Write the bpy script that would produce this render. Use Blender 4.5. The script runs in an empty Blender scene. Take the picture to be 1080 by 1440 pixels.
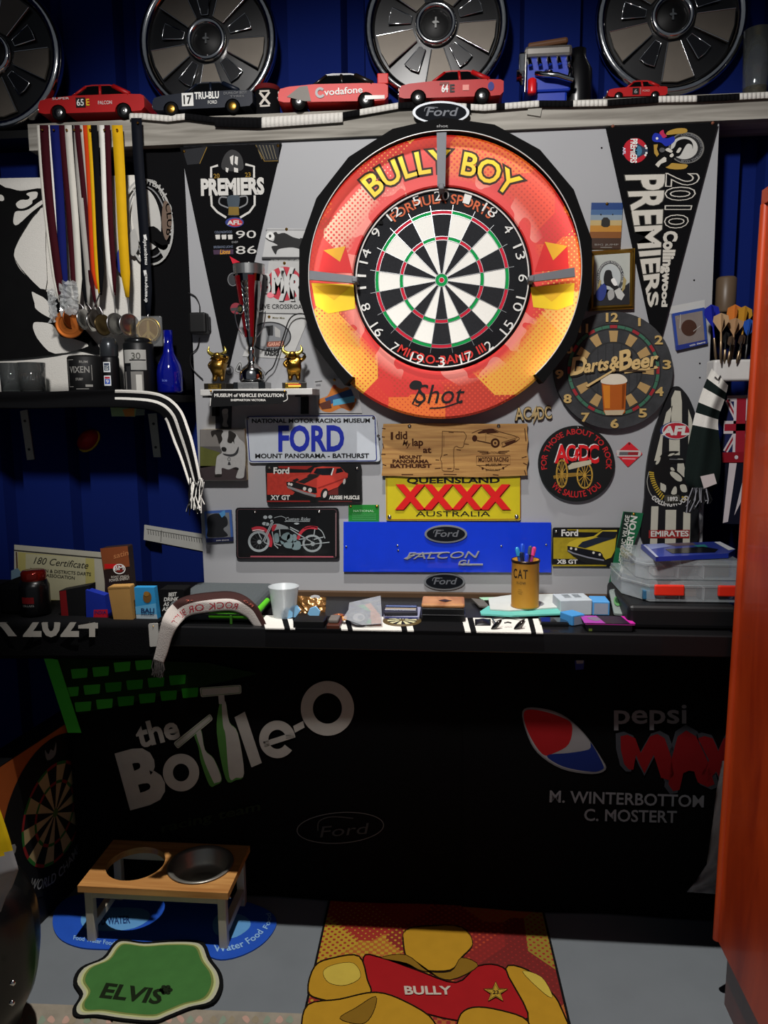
import bpy, bmesh, math, random
from mathutils import Vector, Matrix
random.seed(7)
SC = bpy.context.scene
COL = SC.collection
V = Vector
pi = math.pi
# ---------------------------------------------------------------- camera
CAM = V((0, -2.08, 1.41))
YAW, PITCH, ROLL, FPX = math.radians(5.22), math.radians(7.9), math.radians(-0.51), 1080.0
_fw = V((-math.sin(YAW)*math.cos(PITCH), math.cos(YAW)*math.cos(PITCH), -math.sin(PITCH)))
_rt = V((math.cos(YAW), math.sin(YAW), 0)); _up = _rt.cross(_fw)
CR = math.cos(ROLL)*_rt + math.sin(ROLL)*_up
CU = -math.sin(ROLL)*_rt + math.cos(ROLL)*_up
cd = bpy.data.cameras.new('camera'); cam = bpy.data.objects.new('camera', cd); COL.objects.link(cam)
cd.sensor_fit = 'VERTICAL'; cd.sensor_height = 36; cd.lens = 36*FPX/1440; cd.clip_start = .05
cam.matrix_world = Matrix(((CR.x, CU.x, -_fw.x, CAM.x), (CR.y, CU.y, -_fw.y, CAM.y), (CR.z, CU.z, -_fw.z, CAM.z), (0, 0, 0, 1)))
SC.camera = cam
# ---------------------------------------------------------------- light and exposure
SC.view_settings.view_transform = 'Standard'; SC.view_settings.look = 'None'
SC.view_settings.gamma = 1; SC.view_settings.use_curve_mapping = False
SC.view_settings.exposure = 0.0
wd = bpy.data.worlds.new('world'); SC.world = wd; wd.use_nodes = True
wb = wd.node_tree.nodes['Background']; wb.inputs[0].default_value = (.80, .88, 1, 1); wb.inputs[1].default_value = .09
LAMP_W = 620.0
LED_E = 8.0
ld = bpy.data.lights.new('shed_lamp', 'SPOT'); ld.energy = LAMP_W; ld.color = (1, .97, .93); ld.shadow_soft_size = .03
ld.spot_size = math.radians(33); ld.spot_blend = .45
lo = bpy.data.objects.new('shed_lamp', ld); COL.objects.link(lo); lo.location = (-.22, -.335-.186*3.6, 4.5)
lo.rotation_euler = (V((-.18, -.72, 0)) - lo.location).to_track_quat('-Z', 'Y').to_euler()
# spotlight of the darts lane, aimed at the board from above the throwing side
sd = bpy.data.lights.new('board_spotlight', 'SPOT'); sd.energy = 190; sd.color = (1, .97, .94); sd.shadow_soft_size = .10
sd.spot_size = math.radians(50); sd.spot_blend = .7
so = bpy.data.objects.new('board_spotlight', sd); COL.objects.link(so); so.location = (-.32, -1.95, 2.75); so.scale = (1.75, 1, 1)
so.rotation_euler = (V((-.10, 0, 1.62)) - so.location).to_track_quat('-Z', 'Y').to_euler()

# ---------------------------------------------------------------- materials
def lin(h):
    h = h.lstrip('#'); o = []
    for i in (0, 2, 4):
        c = int(h[i:i+2], 16)/255
        o.append(c/12.92 if c <= .04045 else ((c+.055)/1.055)**2.4)
    return (*o, 1)
_M = {}
def C(h, rough=.55, metal=0, var=.10, bump=0, scale=30, name=None, emis=0, alpha=1, coat=0, trans=0):
    """painted / printed / cloth surface: one colour broken up a little by noise"""
    k = (h, rough, metal, var, bump, scale, emis, alpha, coat, trans)
    if k in _M: return _M[k]
    m = bpy.data.materials.new(name or 'surface_'+h.lstrip('#')); m.use_nodes = True
    nt = m.node_tree; b = nt.nodes['Principled BSDF']; c = lin(h)
    b.inputs['Roughness'].default_value = rough; b.inputs['Metallic'].default_value = metal
    b.inputs['Coat Weight'].default_value = coat; b.inputs['Alpha'].default_value = alpha
    b.inputs['Specular IOR Level'].default_value = .5 if rough < .4 else (.3 if rough < .7 else .1)
    b.inputs['Transmission Weight'].default_value = trans
    if emis:
        b.inputs['Emission Color'].default_value = c; b.inputs['Emission Strength'].default_value = emis
    tc = nt.nodes.new('ShaderNodeTexCoord'); n = nt.nodes.new('ShaderNodeTexNoise'); n.inputs['Scale'].default_value = scale
    n.inputs['Detail'].default_value = 4; nt.links.new(tc.outputs['Object'], n.inputs['Vector'])
    mx = nt.nodes.new('ShaderNodeMix'); mx.data_type = 'RGBA'
    mx.inputs['A'].default_value = tuple(x*(1-var) for x in c[:3])+(1,); mx.inputs['B'].default_value = tuple(min(1, x*(1+var)) for x in c[:3])+(1,)
    nt.links.new(n.outputs['Fac'], mx.inputs['Factor']); nt.links.new(mx.outputs['Result'], b.inputs['Base Color'])
    if bump:
        bp = nt.nodes.new('ShaderNodeBump'); bp.inputs['Strength'].default_value = bump; bp.inputs['Distance'].default_value = .004
        nt.links.new(n.outputs['Fac'], bp.inputs['Height']); nt.links.new(bp.outputs['Normal'], b.inputs['Normal'])
    _M[k] = m; return m
def grain(h1, h2, sx, sy, sz, rough=.5, bump=.2, coat=0, name='wood'):
    """wood grain: noise stretched by the three scales"""
    k = (h1, h2, sx, sy, sz)
    if k in _M: return _M[k]
    m = bpy.data.materials.new(name); m.use_nodes = True; nt = m.node_tree; b = nt.nodes['Principled BSDF']
    tc = nt.nodes.new('ShaderNodeTexCoord'); mp = nt.nodes.new('ShaderNodeMapping'); mp.inputs['Scale'].default_value = (sx, sy, sz)
    n = nt.nodes.new('ShaderNodeTexNoise'); n.inputs['Scale'].default_value = 1; n.inputs['Detail'].default_value = 8; n.inputs['Distortion'].default_value = .6
    r = nt.nodes.new('ShaderNodeValToRGB'); r.color_ramp.elements[0].color = lin(h1); r.color_ramp.elements[1].color = lin(h2)
    r.color_ramp.elements[0].position = .3; r.color_ramp.elements[1].position = .7
    nt.links.new(tc.outputs['Object'], mp.inputs['Vector']); nt.links.new(mp.outputs['Vector'], n.inputs['Vector'])
    nt.links.new(n.outputs['Fac'], r.inputs['Fac']); nt.links.new(r.outputs['Color'], b.inputs['Base Color'])
    bp = nt.nodes.new('ShaderNodeBump'); bp.inputs['Strength'].default_value = bump; bp.inputs['Distance'].default_value = .003
    nt.links.new(n.outputs['Fac'], bp.inputs['Height']); nt.links.new(bp.outputs['Normal'], b.inputs['Normal'])
    b.inputs['Roughness'].default_value = rough; b.inputs['Coat Weight'].default_value = coat
    _M[k] = m; return m
def halftone(name, cols, inner, r_in, axes, cell=7.0, dot=900.0):
    """printed patches of colour overlaid with a halftone dot screen; plain colour near the middle"""
    m = bpy.data.materials.new(name); m.use_nodes = True; nt = m.node_tree; b = nt.nodes['Principled BSDF']; L = nt.links.new
    N = nt.nodes.new
    tc = N('ShaderNodeTexCoord'); sp = N('ShaderNodeSeparateXYZ'); L(tc.outputs['Object'], sp.inputs[0])
    cb = N('ShaderNodeCombineXYZ'); L(sp.outputs[axes[0]], cb.inputs[0]); L(sp.outputs[axes[1]], cb.inputs[1])
    def vor(scale):
        v = N('ShaderNodeTexVoronoi'); v.distance = 'MANHATTAN'; v.inputs['Scale'].default_value = scale; v.voronoi_dimensions = '2D'
        L(cb.outputs[0], v.inputs['Vector']); s = N('ShaderNodeSeparateColor'); L(v.outputs['Color'], s.inputs[0]); return s
    def ramp(src, cl):
        r = N('ShaderNodeValToRGB'); r.color_ramp.interpolation = 'CONSTANT'; e = r.color_ramp.elements
        while len(e) < len(cl): e.new(.5)
        for i, c in enumerate(cl): e[i].position = i/len(cl); e[i].color = lin(c)
        L(src, r.inputs[0]); return r
    v1 = vor(cell); v2 = vor(cell*.62)
    ra = ramp(v1.outputs[0], cols[0]); rb = ramp(v2.outputs[1], cols[1])
    def wave(a, b_, k):
        ad = N('ShaderNodeMath'); ad.operation = a; L(sp.outputs[axes[0]], ad.inputs[0]); L(sp.outputs[axes[1]], ad.inputs[1])
        ml = N('ShaderNodeMath'); ml.operation = 'MULTIPLY'; ml.inputs[1].default_value = k; L(ad.outputs[0], ml.inputs[0])
        s = N('ShaderNodeMath'); s.operation = 'SINE'; L(ml.outputs[0], s.inputs[0]); return s
    w1 = wave('ADD', 0, dot*.5); w2 = wave('SUBTRACT', 0, dot*.5)
    pm = N('ShaderNodeMath'); pm.operation = 'ADD'; L(w1.outputs[0], pm.inputs[0]); L(w2.outputs[0], pm.inputs[1])
    th = N('ShaderNodeMapRange'); L(v1.outputs[2], th.inputs[0]); th.inputs[3].default_value = -1.3; th.inputs[4].default_value = 1.5
    gt = N('ShaderNodeMath'); gt.operation = 'GREATER_THAN'; L(pm.outputs[0], gt.inputs[0]); L(th.outputs[0], gt.inputs[1])
    mx = N('ShaderNodeMix'); mx.data_type = 'RGBA'; L(gt.outputs[0], mx.inputs['Factor']); L(ra.outputs[0], mx.inputs['A']); L(rb.outputs[0], mx.inputs['B'])
    ln = N('ShaderNodeVectorMath'); ln.operation = 'LENGTH'; L(cb.outputs[0], ln.inputs[0])
    mr = N('ShaderNodeMapRange'); L(ln.outputs['Value'], mr.inputs[0]); mr.inputs[1].default_value = r_in; mr.inputs[2].default_value = r_in*1.12+.001
    nz = N('ShaderNodeTexNoise'); nz.inputs['Scale'].default_value = 9; L(cb.outputs[0], nz.inputs['Vector'])
    ri = ramp(nz.outputs['Fac'], [inner[0], inner[0], inner[1], inner[0]])
    m2 = N('ShaderNodeMix'); m2.data_type = 'RGBA'; L(mr.outputs[0], m2.inputs['Factor']); L(ri.outputs[0], m2.inputs['A']); L(mx.outputs['Result'], m2.inputs['B'])
    L(m2.outputs['Result'], b.inputs['Base Color']); b.inputs['Roughness'].default_value = .55
    return m
BLACK = C('#0b0b0c', .5); INK = C('#070708', .6); WHITE = C('#dcdcd8', .5, var=.05); GREY = C('#77787a', .6); CHROME = C('#d8d8d8', .12, 1, .04)
STEEL = C('#9a9a98', .25, 1); GOLD = C('#c79a3a', .28, 1); BRASS = C('#b5893c', .35, 1); RED = C('#c2181c', .45); CLOTHB = C('#0c0c0e', .95, bump=.3, scale=400)
CLOTHW = C('#d6d3cc', .95, bump=.3, scale=400); DSTEEL = C('#5a5a5a', .35, 1); YELLOW = C('#e3c11c', .5); BLUE = C('#1033b0', .4)

# ---------------------------------------------------------------- planes: a photo pixel lands on the true plane of the thing it belongs to
def ray(x, y): return (CR*((x-540)/FPX) - CU*((y-720)/FPX) + _fw)
class PL:
    def __init__(s, p, n): s.p = V(p); s.n = V(n).normalized()
    def at(s, x, y, l=0):
        r = ray(x, y); p = s.p + s.n*l
        return CAM + r*((p-CAM).dot(s.n)/r.dot(s.n))
def VP(Y): return PL((0, Y, 0), (0, -1, 0))
def HP(z): return PL((0, 0, z), (0, 0, 1))
def P3(a, b, c):                       # plane through three points, normal towards the camera
    n = (V(b)-V(a)).cross(V(c)-V(a)).normalized()
    if n.dot(CAM-V(a)) < 0: n = -n
    return PL(a, n)
class LP:                              # local sheet: x right, y down, in units of s metres
    def __init__(s, c, u, v, k=.001): s.c, s.u, s.v, s.k = V(c), V(u), V(v), k; s.n = V(u).cross(-V(v)).normalized()
    def at(s, x, y, l=0): return s.c + s.u*(x*s.k) + s.v*(y*s.k) + s.n*l
def W(x, y, Y): return VP(Y).at(x, y)
def Z(x0, y0, k):                      # crop coordinates -> photo coordinates
    return lambda *pts: [(x0+pts[i]*k, y0+pts[i+1]*k) for i in range(0, len(pts), 2)]

# ---------------------------------------------------------------- mesh builder
L0 = .0004
class MB:
    def __init__(s): s.v, s.f, s.m, s.sm, s.mats = [], [], [], [], []
    def mi(s, m):
        if m not in s.mats: s.mats.append(m)
        return s.mats.index(m)
    def add(s, vs, fs, m, smooth=False):
        o = len(s.v); i = s.mi(m); s.v += [V(p) for p in vs]
        for f in fs: s.f.append([a+o for a in f]); s.m.append(i); s.sm.append(smooth)
        return s
    def poly(s, pts, m): return s.add(pts, [list(range(len(pts)))], m)
    def px(s, pts, pl, m, l=1): return s.poly([pl.at(x, y, l*L0) for x, y in pts], m)
    def prism(s, front, vec, m, ms=None, smooth=False):
        n = len(front); vec = V(vec); bk = [V(p)+vec for p in front]
        s.poly(front, m); s.poly(bk[::-1], ms or m)
        return s.add(list(front)+bk, [[i, i+n, (i+1) % n+n, (i+1) % n] for i in range(n)], ms or m, smooth)
    def slab(s, pts, pl, th, m, ms=None, l=0): return s.prism([pl.at(x, y, th+l*L0) for x, y in pts], -pl.n*th, m, ms)
    def box(s, c, d, m, bev=0, rot=None, seg=2):
        bm = bmesh.new(); bmesh.ops.create_cube(bm, size=1)
        for v in bm.verts: v.co = V((v.co.x*d[0], v.co.y*d[1], v.co.z*d[2]))
        if bev: bmesh.ops.bevel(bm, geom=bm.edges[:], offset=bev, segments=seg, affect='EDGES', profile=.5)
        bm.verts.index_update(); c = V(c)
        s.add([(rot @ v.co if rot else v.co)+c for v in bm.verts], [[v.index for v in f.verts] for f in bm.faces], m); bm.free(); return s
    def tube(s, path, r, m, n=8, smooth=True, cap=True):
        path = [V(p) for p in path]; k = len(path); rs = r if isinstance(r, (list, tuple)) else [r]*k; vs = []; up = None
        for i, p in enumerate(path):
            t = (path[min(i+1, k-1)]-path[max(i-1, 0)]).normalized()
            if up is None: up = t.orthogonal().normalized()
            a = (up - t*up.dot(t)).normalized(); b = t.cross(a); up = a
            vs += [p + (a*math.cos(2*pi*j/n)+b*math.sin(2*pi*j/n))*rs[i] for j in range(n)]
        fs = [[i*n+j, i*n+(j+1) % n, (i+1)*n+(j+1) % n, (i+1)*n+j] for i in range(k-1) for j in range(n)]
        s.add(vs, fs, m, smooth)
        if cap: s.poly(vs[:n][::-1], m); s.poly(vs[-n:], m)
        return s
    def lathe(s, prof, c, m, ax=(0, 0, 1), n=32, smooth=True, a0=0, a1=2*pi, sq=(1, 1), cap=True):
        ax = V(ax).normalized(); a = ax.orthogonal().normalized()
        if abs(ax.z) > .9: a = V((1, 0, 0))
        b = ax.cross(a); c = V(c); full = abs(a1-a0-2*pi) < 1e-6; q = n if full else n+1; vs = []
        for r, h in prof:
            for j in range(q):
                t = a0+(a1-a0)*j/n; vs.append(c+ax*h+a*(r*math.cos(t)*sq[0])+b*(r*math.sin(t)*sq[1]))
        fs = []
        for i in range(len(prof)-1):
            for j in range(n):
                j2 = (j+1) % q if full else j+1; fs.append([i*q+j, i*q+j2, (i+1)*q+j2, (i+1)*q+j])
        s.add(vs, fs, m, smooth)
        if full and cap:
            if prof[0][0] > 1e-5: s.poly(vs[:q][::-1], m)
            if prof[-1][0] > 1e-5: s.poly(vs[-q:], m)
        return s
    def grid(s, fn, nu, nv, m, smooth=True, matfn=None):
        vs = [fn(i/nu, j/nv) for j in range(nv+1) for i in range(nu+1)]; q = nu+1
        if matfn is None: return s.add(vs, [[j*q+i, j*q+i+1, (j+1)*q+i+1, (j+1)*q+i] for j in range(nv) for i in range(nu)], m, smooth)
        o = len(s.v); s.v += [V(p) for p in vs]
        for j in range(nv):
            for i in range(nu):
                s.f.append([o+j*q+i, o+j*q+i+1, o+(j+1)*q+i+1, o+(j+1)*q+i]); s.m.append(s.mi(matfn((i+.5)/nu, (j+.5)/nv))); s.sm.append(smooth)
        return s
    def stroke(s, pts, w, pl, m, l=1, closed=False):
        n = len(pts); L, R = [], []
        for i in range(n):
            a = pts[(i-1) % n] if (closed or i > 0) else pts[i]; b = pts[(i+1) % n] if (closed or i < n-1) else pts[i]
            dx, dy = b[0]-a[0], b[1]-a[1]; q = math.hypot(dx, dy) or 1; nx, ny = -dy/q*w/2, dx/q*w/2
            L.append((pts[i][0]+nx, pts[i][1]+ny)); R.append((pts[i][0]-nx, pts[i][1]-ny))
        vs = [pl.at(x, y, l*L0) for x, y in L+R]
        return s.add(vs, [[i, (i+1) % n, n+(i+1) % n, n+i] for i in range(n if closed else n-1)], m)
    def obj(s, name, parent=None, thick=0, sub=0, **kw):
        me = bpy.data.meshes.new(name)
        if parent: org = wloc(parent)
        else:
            xs = [p.x for p in s.v]; ys = [p.y for p in s.v]; zs = [p.z for p in s.v]
            org = kw.pop('org', None) or V(((min(xs)+max(xs))/2, (min(ys)+max(ys))/2, min(zs)))
        kw.pop('org', None)
        me.from_pydata([tuple(p-org) for p in s.v], [], s.f)
        for m in s.mats: me.materials.append(m)
        me.polygons.foreach_set('material_index', s.m); me.polygons.foreach_set('use_smooth', s.sm); me.update()
        o = bpy.data.objects.new(name, me); COL.objects.link(o)
        if parent: o.parent = parent
        else: o.location = org
        if thick:
            q = o.modifiers.new('thickness', 'SOLIDIFY'); q.thickness = thick; q.offset = 0
        if sub:
            q = o.modifiers.new('smooth', 'SUBSURF'); q.levels = q.render_levels = sub
        for k, v in kw.items(): o[k] = v
        return o
def wloc(o):
    p = V((0, 0, 0))
    while o: p = p+o.location; o = o.parent
    return p
def thing(name, label, cat, loc, group=None):
    o = bpy.data.objects.new(name, None); COL.objects.link(o); o.location = loc; o.empty_display_size = .02
    o['label'] = label; o['category'] = cat
    if group: o['group'] = group
    return o
def kids(o): return [c for c in bpy.data.objects if c.parent == o]
def dup(o, parent=None, label=None):
    c = o.copy(); COL.objects.link(c)
    if parent: c.parent = parent
    for ch in kids(o): dup(ch, c)
    if label: c['label'] = label
    return c
def tag(o, label, cat, group=None):
    o['label'] = label; o['category'] = cat
    if group: o['group'] = group
    return o
def skin(pts, edges, root=0, sub=2):
    """one continuous body grown over a skeleton of (x, y, z, radius) joints -> (verts, faces)"""
    me = bpy.data.meshes.new('t'); me.from_pydata([p[:3] for p in pts], edges, []); o = bpy.data.objects.new('t', me); COL.objects.link(o)
    sk = o.modifiers.new('s', 'SKIN'); sk.use_smooth_shade = True
    for i, p in enumerate(pts):
        d = me.skin_vertices[0].data[i]; r = p[3]; d.radius = (r, r) if not isinstance(r, tuple) else r; d.use_root = (i == root)
    ss = o.modifiers.new('u', 'SUBSURF'); ss.levels = ss.render_levels = sub
    dg = bpy.context.evaluated_depsgraph_get(); ev = o.evaluated_get(dg); e = bpy.data.meshes.new_from_object(ev)
    r = ([v.co.copy() for v in e.vertices], [list(p.vertices) for p in e.polygons])
    bpy.data.objects.remove(o); bpy.data.meshes.remove(me); bpy.data.meshes.remove(e); return r

# ---------------------------------------------------------------- lettering
GL = {}
def build_glyphs():
    ch = 'ABCDEFGHIJKLMNOPQRSTUVWXYZabcdefghijklmnopqrstuvwxyz0123456789.,-&/!()'
    tmp = []
    for w, off in (('r', 0), ('b', .016), ('h', .032), ('x', .052), ('o', .080)):
        for c in ch:
            cu = bpy.data.curves.new('t', 'FONT'); cu.body = c; cu.offset = off; cu.resolution_u = 3; cu.fill_mode = 'FRONT'
            o = bpy.data.objects.new('t', cu); COL.objects.link(o); tmp.append((w, c, o))
    adv = {}
    for c in ch:
        cu = bpy.data.curves.new('t', 'FONT'); cu.body = c+'I'; cu.fill_mode = 'FRONT'; o = bpy.data.objects.new('t', cu); COL.objects.link(o); tmp.append((None, c, o))
    dg = bpy.context.evaluated_depsgraph_get()
    for w, c, o in tmp:
        me = bpy.data.meshes.new_from_object(o.evaluated_get(dg)); vs = [(v.co.x, v.co.y) for v in me.vertices]
        if w: GL[w, c] = (vs, [list(p.vertices) for p in me.polygons])
        else: adv[c] = max(x for x, y in vs)
        bpy.data.meshes.remove(me)
    iw = max(x for x, y in GL['r', 'I'][0])
    for c in ch: GL['a', c] = adv[c]-iw
    GL['cap'] = max(y for x, y in GL['r', 'H'][0])
    for w, c, o in tmp:
        d = o.data; bpy.data.objects.remove(o); bpy.data.curves.remove(d)
build_glyphs()
def layout(s, w, gap=0):
    x = 0; out = []; lo = None; hi = 0
    for c in s:
        if c == ' ': x += .30+gap; continue
        vs, fs = GL[w, c]; bx = [p[0] for p in GL['r', c][0]]
        if lo is None: lo = x+min(bx)
        hi = x+max(bx); out.append((x, vs, fs)); x += GL['a', c]+gap
    return out, lo, hi
def _emit(mb, pts, fs, pl, m, l, th):
    vs = [pl.at(x, y, l*L0+th) for x, y in pts]; mb.add(vs, fs, m)
    if th:
        cnt = {}
        for f in fs:
            for i in range(len(f)):
                a, b = f[i], f[(i+1) % len(f)]; k = (min(a, b), max(a, b)); cnt[k] = None if k in cnt else (a, b)
        n = len(vs); mb.add(vs+[p-pl.n*th for p in vs], [[b, a, a+n, b+n] for a, b in [e for e in cnt.values() if e]], m)
def txt(mb, s, pl, p0, p1, h, m, l=2, w='b', sh=0, th=0, clip=None, gap=0):
    lay, lo, hi = layout(s, w, gap); dx, dy = p1[0]-p0[0], p1[1]-p0[1]; q = math.hypot(dx, dy); d = (dx/q, dy/q); u = (d[1], -d[0]); kx = q/(hi-lo); ky = h/GL['cap']
    if kx > 1.9*ky and w != 'r': return txt(mb, s, pl, p0, p1, h, m, l, 'r', sh, th, clip, gap)
    for x, vs, fs in lay:
        pts = []
        for a, b in vs:
            t = (x+a-lo)*kx + sh*b*ky; pts.append((p0[0]+d[0]*t+u[0]*b*ky, p0[1]+d[1]*t+u[1]*b*ky))
        if clip is not None: pts = [(a, max(b, clip)) for a, b in pts]
        _emit(mb, pts, fs, pl, m, l, th)
    return mb
def arct(mb, s, pl, c, r, a0, a1, h, m, l=2, w='b', inward=False, th=0, gap=0):
    if not isinstance(r, tuple): r = (r, r)
    lay, lo, hi = layout(s, w, gap); ky = h/GL['cap']; sg = -1 if inward else 1
    for x, vs, fs in lay:
        pts = []
        for a, b in vs:
            t = math.radians(a0+(a1-a0)*(x+a-lo)/(hi-lo)); pts.append((c[0]+(r[0]+sg*b*ky)*math.cos(t), c[1]-(r[1]+sg*b*ky)*math.sin(t)))
        _emit(mb, pts, fs, pl, m, l, th)
    return mb
def ell(cx, cy, rx, ry=None, n=40, a0=0, a1=360, rot=0):
    ry = rx if ry is None else ry; o = []; full = abs(a1-a0) >= 360; c, s = math.cos(math.radians(rot)), math.sin(math.radians(rot))
    for i in range(n if full else n+1):
        t = math.radians(a0+(a1-a0)*i/n); x, y = rx*math.cos(t), -ry*math.sin(t); o.append((cx+x*c-y*s, cy+x*s+y*c))
    return o
def rq(pts, r=4, n=4):                 # polygon with rounded corners
    o = []; k = len(pts)
    for i in range(k):
        p, a, b = pts[i], pts[i-1], pts[(i+1) % k]
        def tow(q):
            d = math.hypot(q[0]-p[0], q[1]-p[1]); t = min(.5, r/d); return (p[0]+(q[0]-p[0])*t, p[1]+(q[1]-p[1])*t)
        A, B = tow(a), tow(b)
        for j in range(n+1):
            t = j/n; o.append(((1-t)**2*A[0]+2*t*(1-t)*p[0]+t*t*B[0], (1-t)**2*A[1]+2*t*(1-t)*p[1]+t*t*B[1]))
    return o
def rect(x0, y0, x1, y1): return [(x0, y0), (x1, y0), (x1, y1), (x0, y1)]
def spl(pts, n=6, closed=True):        # smooth curve through points (2-D or 3-D)
    k = len(pts); o = []; D = len(pts[0])
    for i in range(k if closed else k-1):
        g = lambda j: pts[j % k] if closed else pts[max(0, min(k-1, j))]
        a, b, c, d = g(i-1), g(i), g(i+1), g(i+2)
        for j in range(n):
            t = j/n; o.append(tuple(.5*(2*b[q]+(c[q]-a[q])*t+(2*a[q]-5*b[q]+4*c[q]-d[q])*t*t+(3*b[q]-a[q]-3*c[q]+d[q])*t**3) for q in range(D)))
    if not closed: o.append(tuple(pts[-1]))
    return o
WALL = VP(0)
# ================================================================ THE SETTING
def struct(o): o['kind'] = 'structure'; return o
NAVY = C('#0a1c5c', .85, var=.12, scale=3)
WB = .12
gx0 = W(112, 650, WB).x; gp = W(208, 650, WB).x-gx0
mb = MB(); prof = []; k = -9
while gx0+k*gp < 2.6:
    x = gx0+k*gp; prof += [(x-.036, 0), (x-.024, .045), (x+.022, .045), (x+.030, 0)]; k += 1
prof = [(-2.9, 0)]+[p for p in prof if -2.9 < p[0] < 2.6]+[(2.6, 0)]
for (xa, ya), (xb, yb) in zip(prof, prof[1:]):
    mb.poly([(xa, WB+ya, -.02), (xb, WB+yb, -.02), (xb, WB+yb, 5.4), (xa, WB+ya, 5.4)], NAVY)
struct(mb.obj('wall_back'))
for nm, x in (('wall_left', -2.95), ('wall_right', 2.65)):
    struct(MB().box((x, -1.4, 2.69), (.1, 3.2, 5.42), NAVY).obj(nm))
struct(MB().box((-.15, -1.4, 5.45), (5.7, 3.2, .1), C('#2a2c30', .9)).obj('ceiling'))
struct(MB().box((-.15, -1.4, -.05), (5.7, 3.4, .1), C('#6c7175', .7, var=.10, bump=.05, scale=9)).obj('floor'))
PANELM = C('#9c9da0', .5, var=.05, scale=4)
pan = [WALL.at(257, 190), WALL.at(1012, 158), WALL.at(978, 1000), WALL.at(296, 1000)]
struct(MB().prism([V((p.x, 0, p.z)) for p in pan], (0, .014, 0), PANELM).obj('wall_panel'))
# weathered girt along the top of the panel; its back part is the shelf the wheel covers stand on
BEAM = grain('#6a665e', '#a9a59c', 3, 40, 45, .85, .5, name='weathered_timber')
b0, b1 = WALL.at(52, 212), WALL.at(1079, 169); t1 = WALL.at(1079, 137)
SHZ = 2.158
mb = MB(); x0, x1 = -1.13, 1.1
def bz(x): return WALL.at(250, 205).z + (WALL.at(1010, 172).z-WALL.at(250, 205).z)*(x-WALL.at(250, 205).x)/1.36
mb.prism([V((x0, -.012, bz(x0))), V((x1, -.012, bz(x1))), V((x1, -.012, SHZ)), V((x0, -.012, SHZ))], (0, .128, 0), BEAM)
struct(mb.obj('trim_1'))

# ================================================================ TOP SHELF
SATIN = C('#6e675e', .5, .3, var=.1); BLKP = C('#0e0e10', .35)
def wheel_cover():
    t = thing('wheel_cover', 'w', 'wheel cover', (0, 0, 0))
    ax = (0, -1, 0)
    MB().lathe([(.187, -.012), (.190, .006), (.184, .016), (.172, .018), (.163, .006), (.160, -.004)], (0, 0, 0), CHROME, ax, 64, cap=False).obj('rim', t)
    MB().lathe([(.163, .0), (.10, .004), (.05, .008), (0, .008)], (0, 0, 0), BLKP, ax, 64).obj('dish', t)
    S = LP((0, -.006, 0), (1, 0, 0), (0, 0, -1), .001)
    def wedge(a, r0, r1, h0, h1): return [(r0*math.cos(math.radians(a-h0)), -r0*math.sin(math.radians(a-h0))), (r1*math.cos(math.radians(a-h1)), -r1*math.sin(math.radians(a-h1))), (r1*math.cos(math.radians(a)), -r1*1.01*math.sin(math.radians(a))), (r1*math.cos(math.radians(a+h1)), -r1*math.sin(math.radians(a+h1))), (r0*math.cos(math.radians(a+h0)), -r0*math.sin(math.radians(a+h0)))]
    for i in range(5):
        a = 60+72*i; mb = MB(); q = wedge(a, 62, 156, 15, 15); mb.slab(q, S, .006, SATIN); mb.obj('spoke', t)
        mb = MB(); mb.tube([S.at(*q[i_], .0068) for i_ in (0, 1)], .0016, CHROME, 6); mb.tube([S.at(*q[i_], .0068) for i_ in (4, 3)], .0016, CHROME, 6); mb.obj('spoke_edge', t)
        a += 36; q = wedge(a, 66, 124, 7.5, 9.5); mb = MB()
        mb.tube([S.at(*p, .0045) for p in q+q[:1]], .0018, CHROME, 6)
        mb.px(q, S, C('#05060c', .3), 14); mb.obj('slot', t)
    MB().lathe([(.054, .004), (.054, .022), (.047, .027), (.040, .022), (.038, .012)], (0, 0, 0), CHROME, ax, 48, cap=False).obj('hub_ring', t)
    hb = MB().lathe([(.040, .012), (.030, .018), (0, .02)], (0, 0, 0), BLACK, ax, 40).obj('hub_cap', t)
    E_ = LP((0, -.021, 0), (1, 0, 0), (0, 0, -1), .001); mb = MB()
    mb.slab([(-2, -14), (2, -14), (2.5, 12), (-2.5, 12)], E_, .002, STEEL); mb.slab(spl([(-9, -1), (-4, -4), (6, -3), (9, 1), (3, 1), (-4, 3)], 3), E_, .003, STEEL); mb.obj('emblem', hb)
    return t
wc0 = wheel_cover(); wc0['group'] = 'chrome wheel covers on the top shelf'
wl = [(293, 60, .094, 'five-spoke chrome wheel cover, second from left, standing behind the dark blue model car', 4),
      (613, 38, .094, 'five-spoke chrome wheel cover standing behind the red sedan model above the dartboard', 3),
      (943, 27, .094, 'five-spoke chrome wheel cover at the right end of the shelf behind the smallest red car', -3),
      (-7, 80, .020, 'five-spoke chrome wheel cover cut off by the left edge, beside the row of medals', -2)]
for i, (x, y, Y, lb, rz) in enumerate(wl):
    o = wc0 if i == 0 else dup(wc0); o['label'] = lb; o.location = W(x, y, Y); o.rotation_euler = (math.radians(-1.5), math.radians(rz*.5), 0)
# hidden bracket under the leftmost cover
mb = MB().box((W(-5, 190, .05).x, .06, W(0, 186, .02).z-.012), (.30, .11, .02), BLACK)
tag(mb.obj('shelf_bracket'), 'black ledge under the leftmost wheel cover, beside the medal ribbons', 'shelf')

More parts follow.
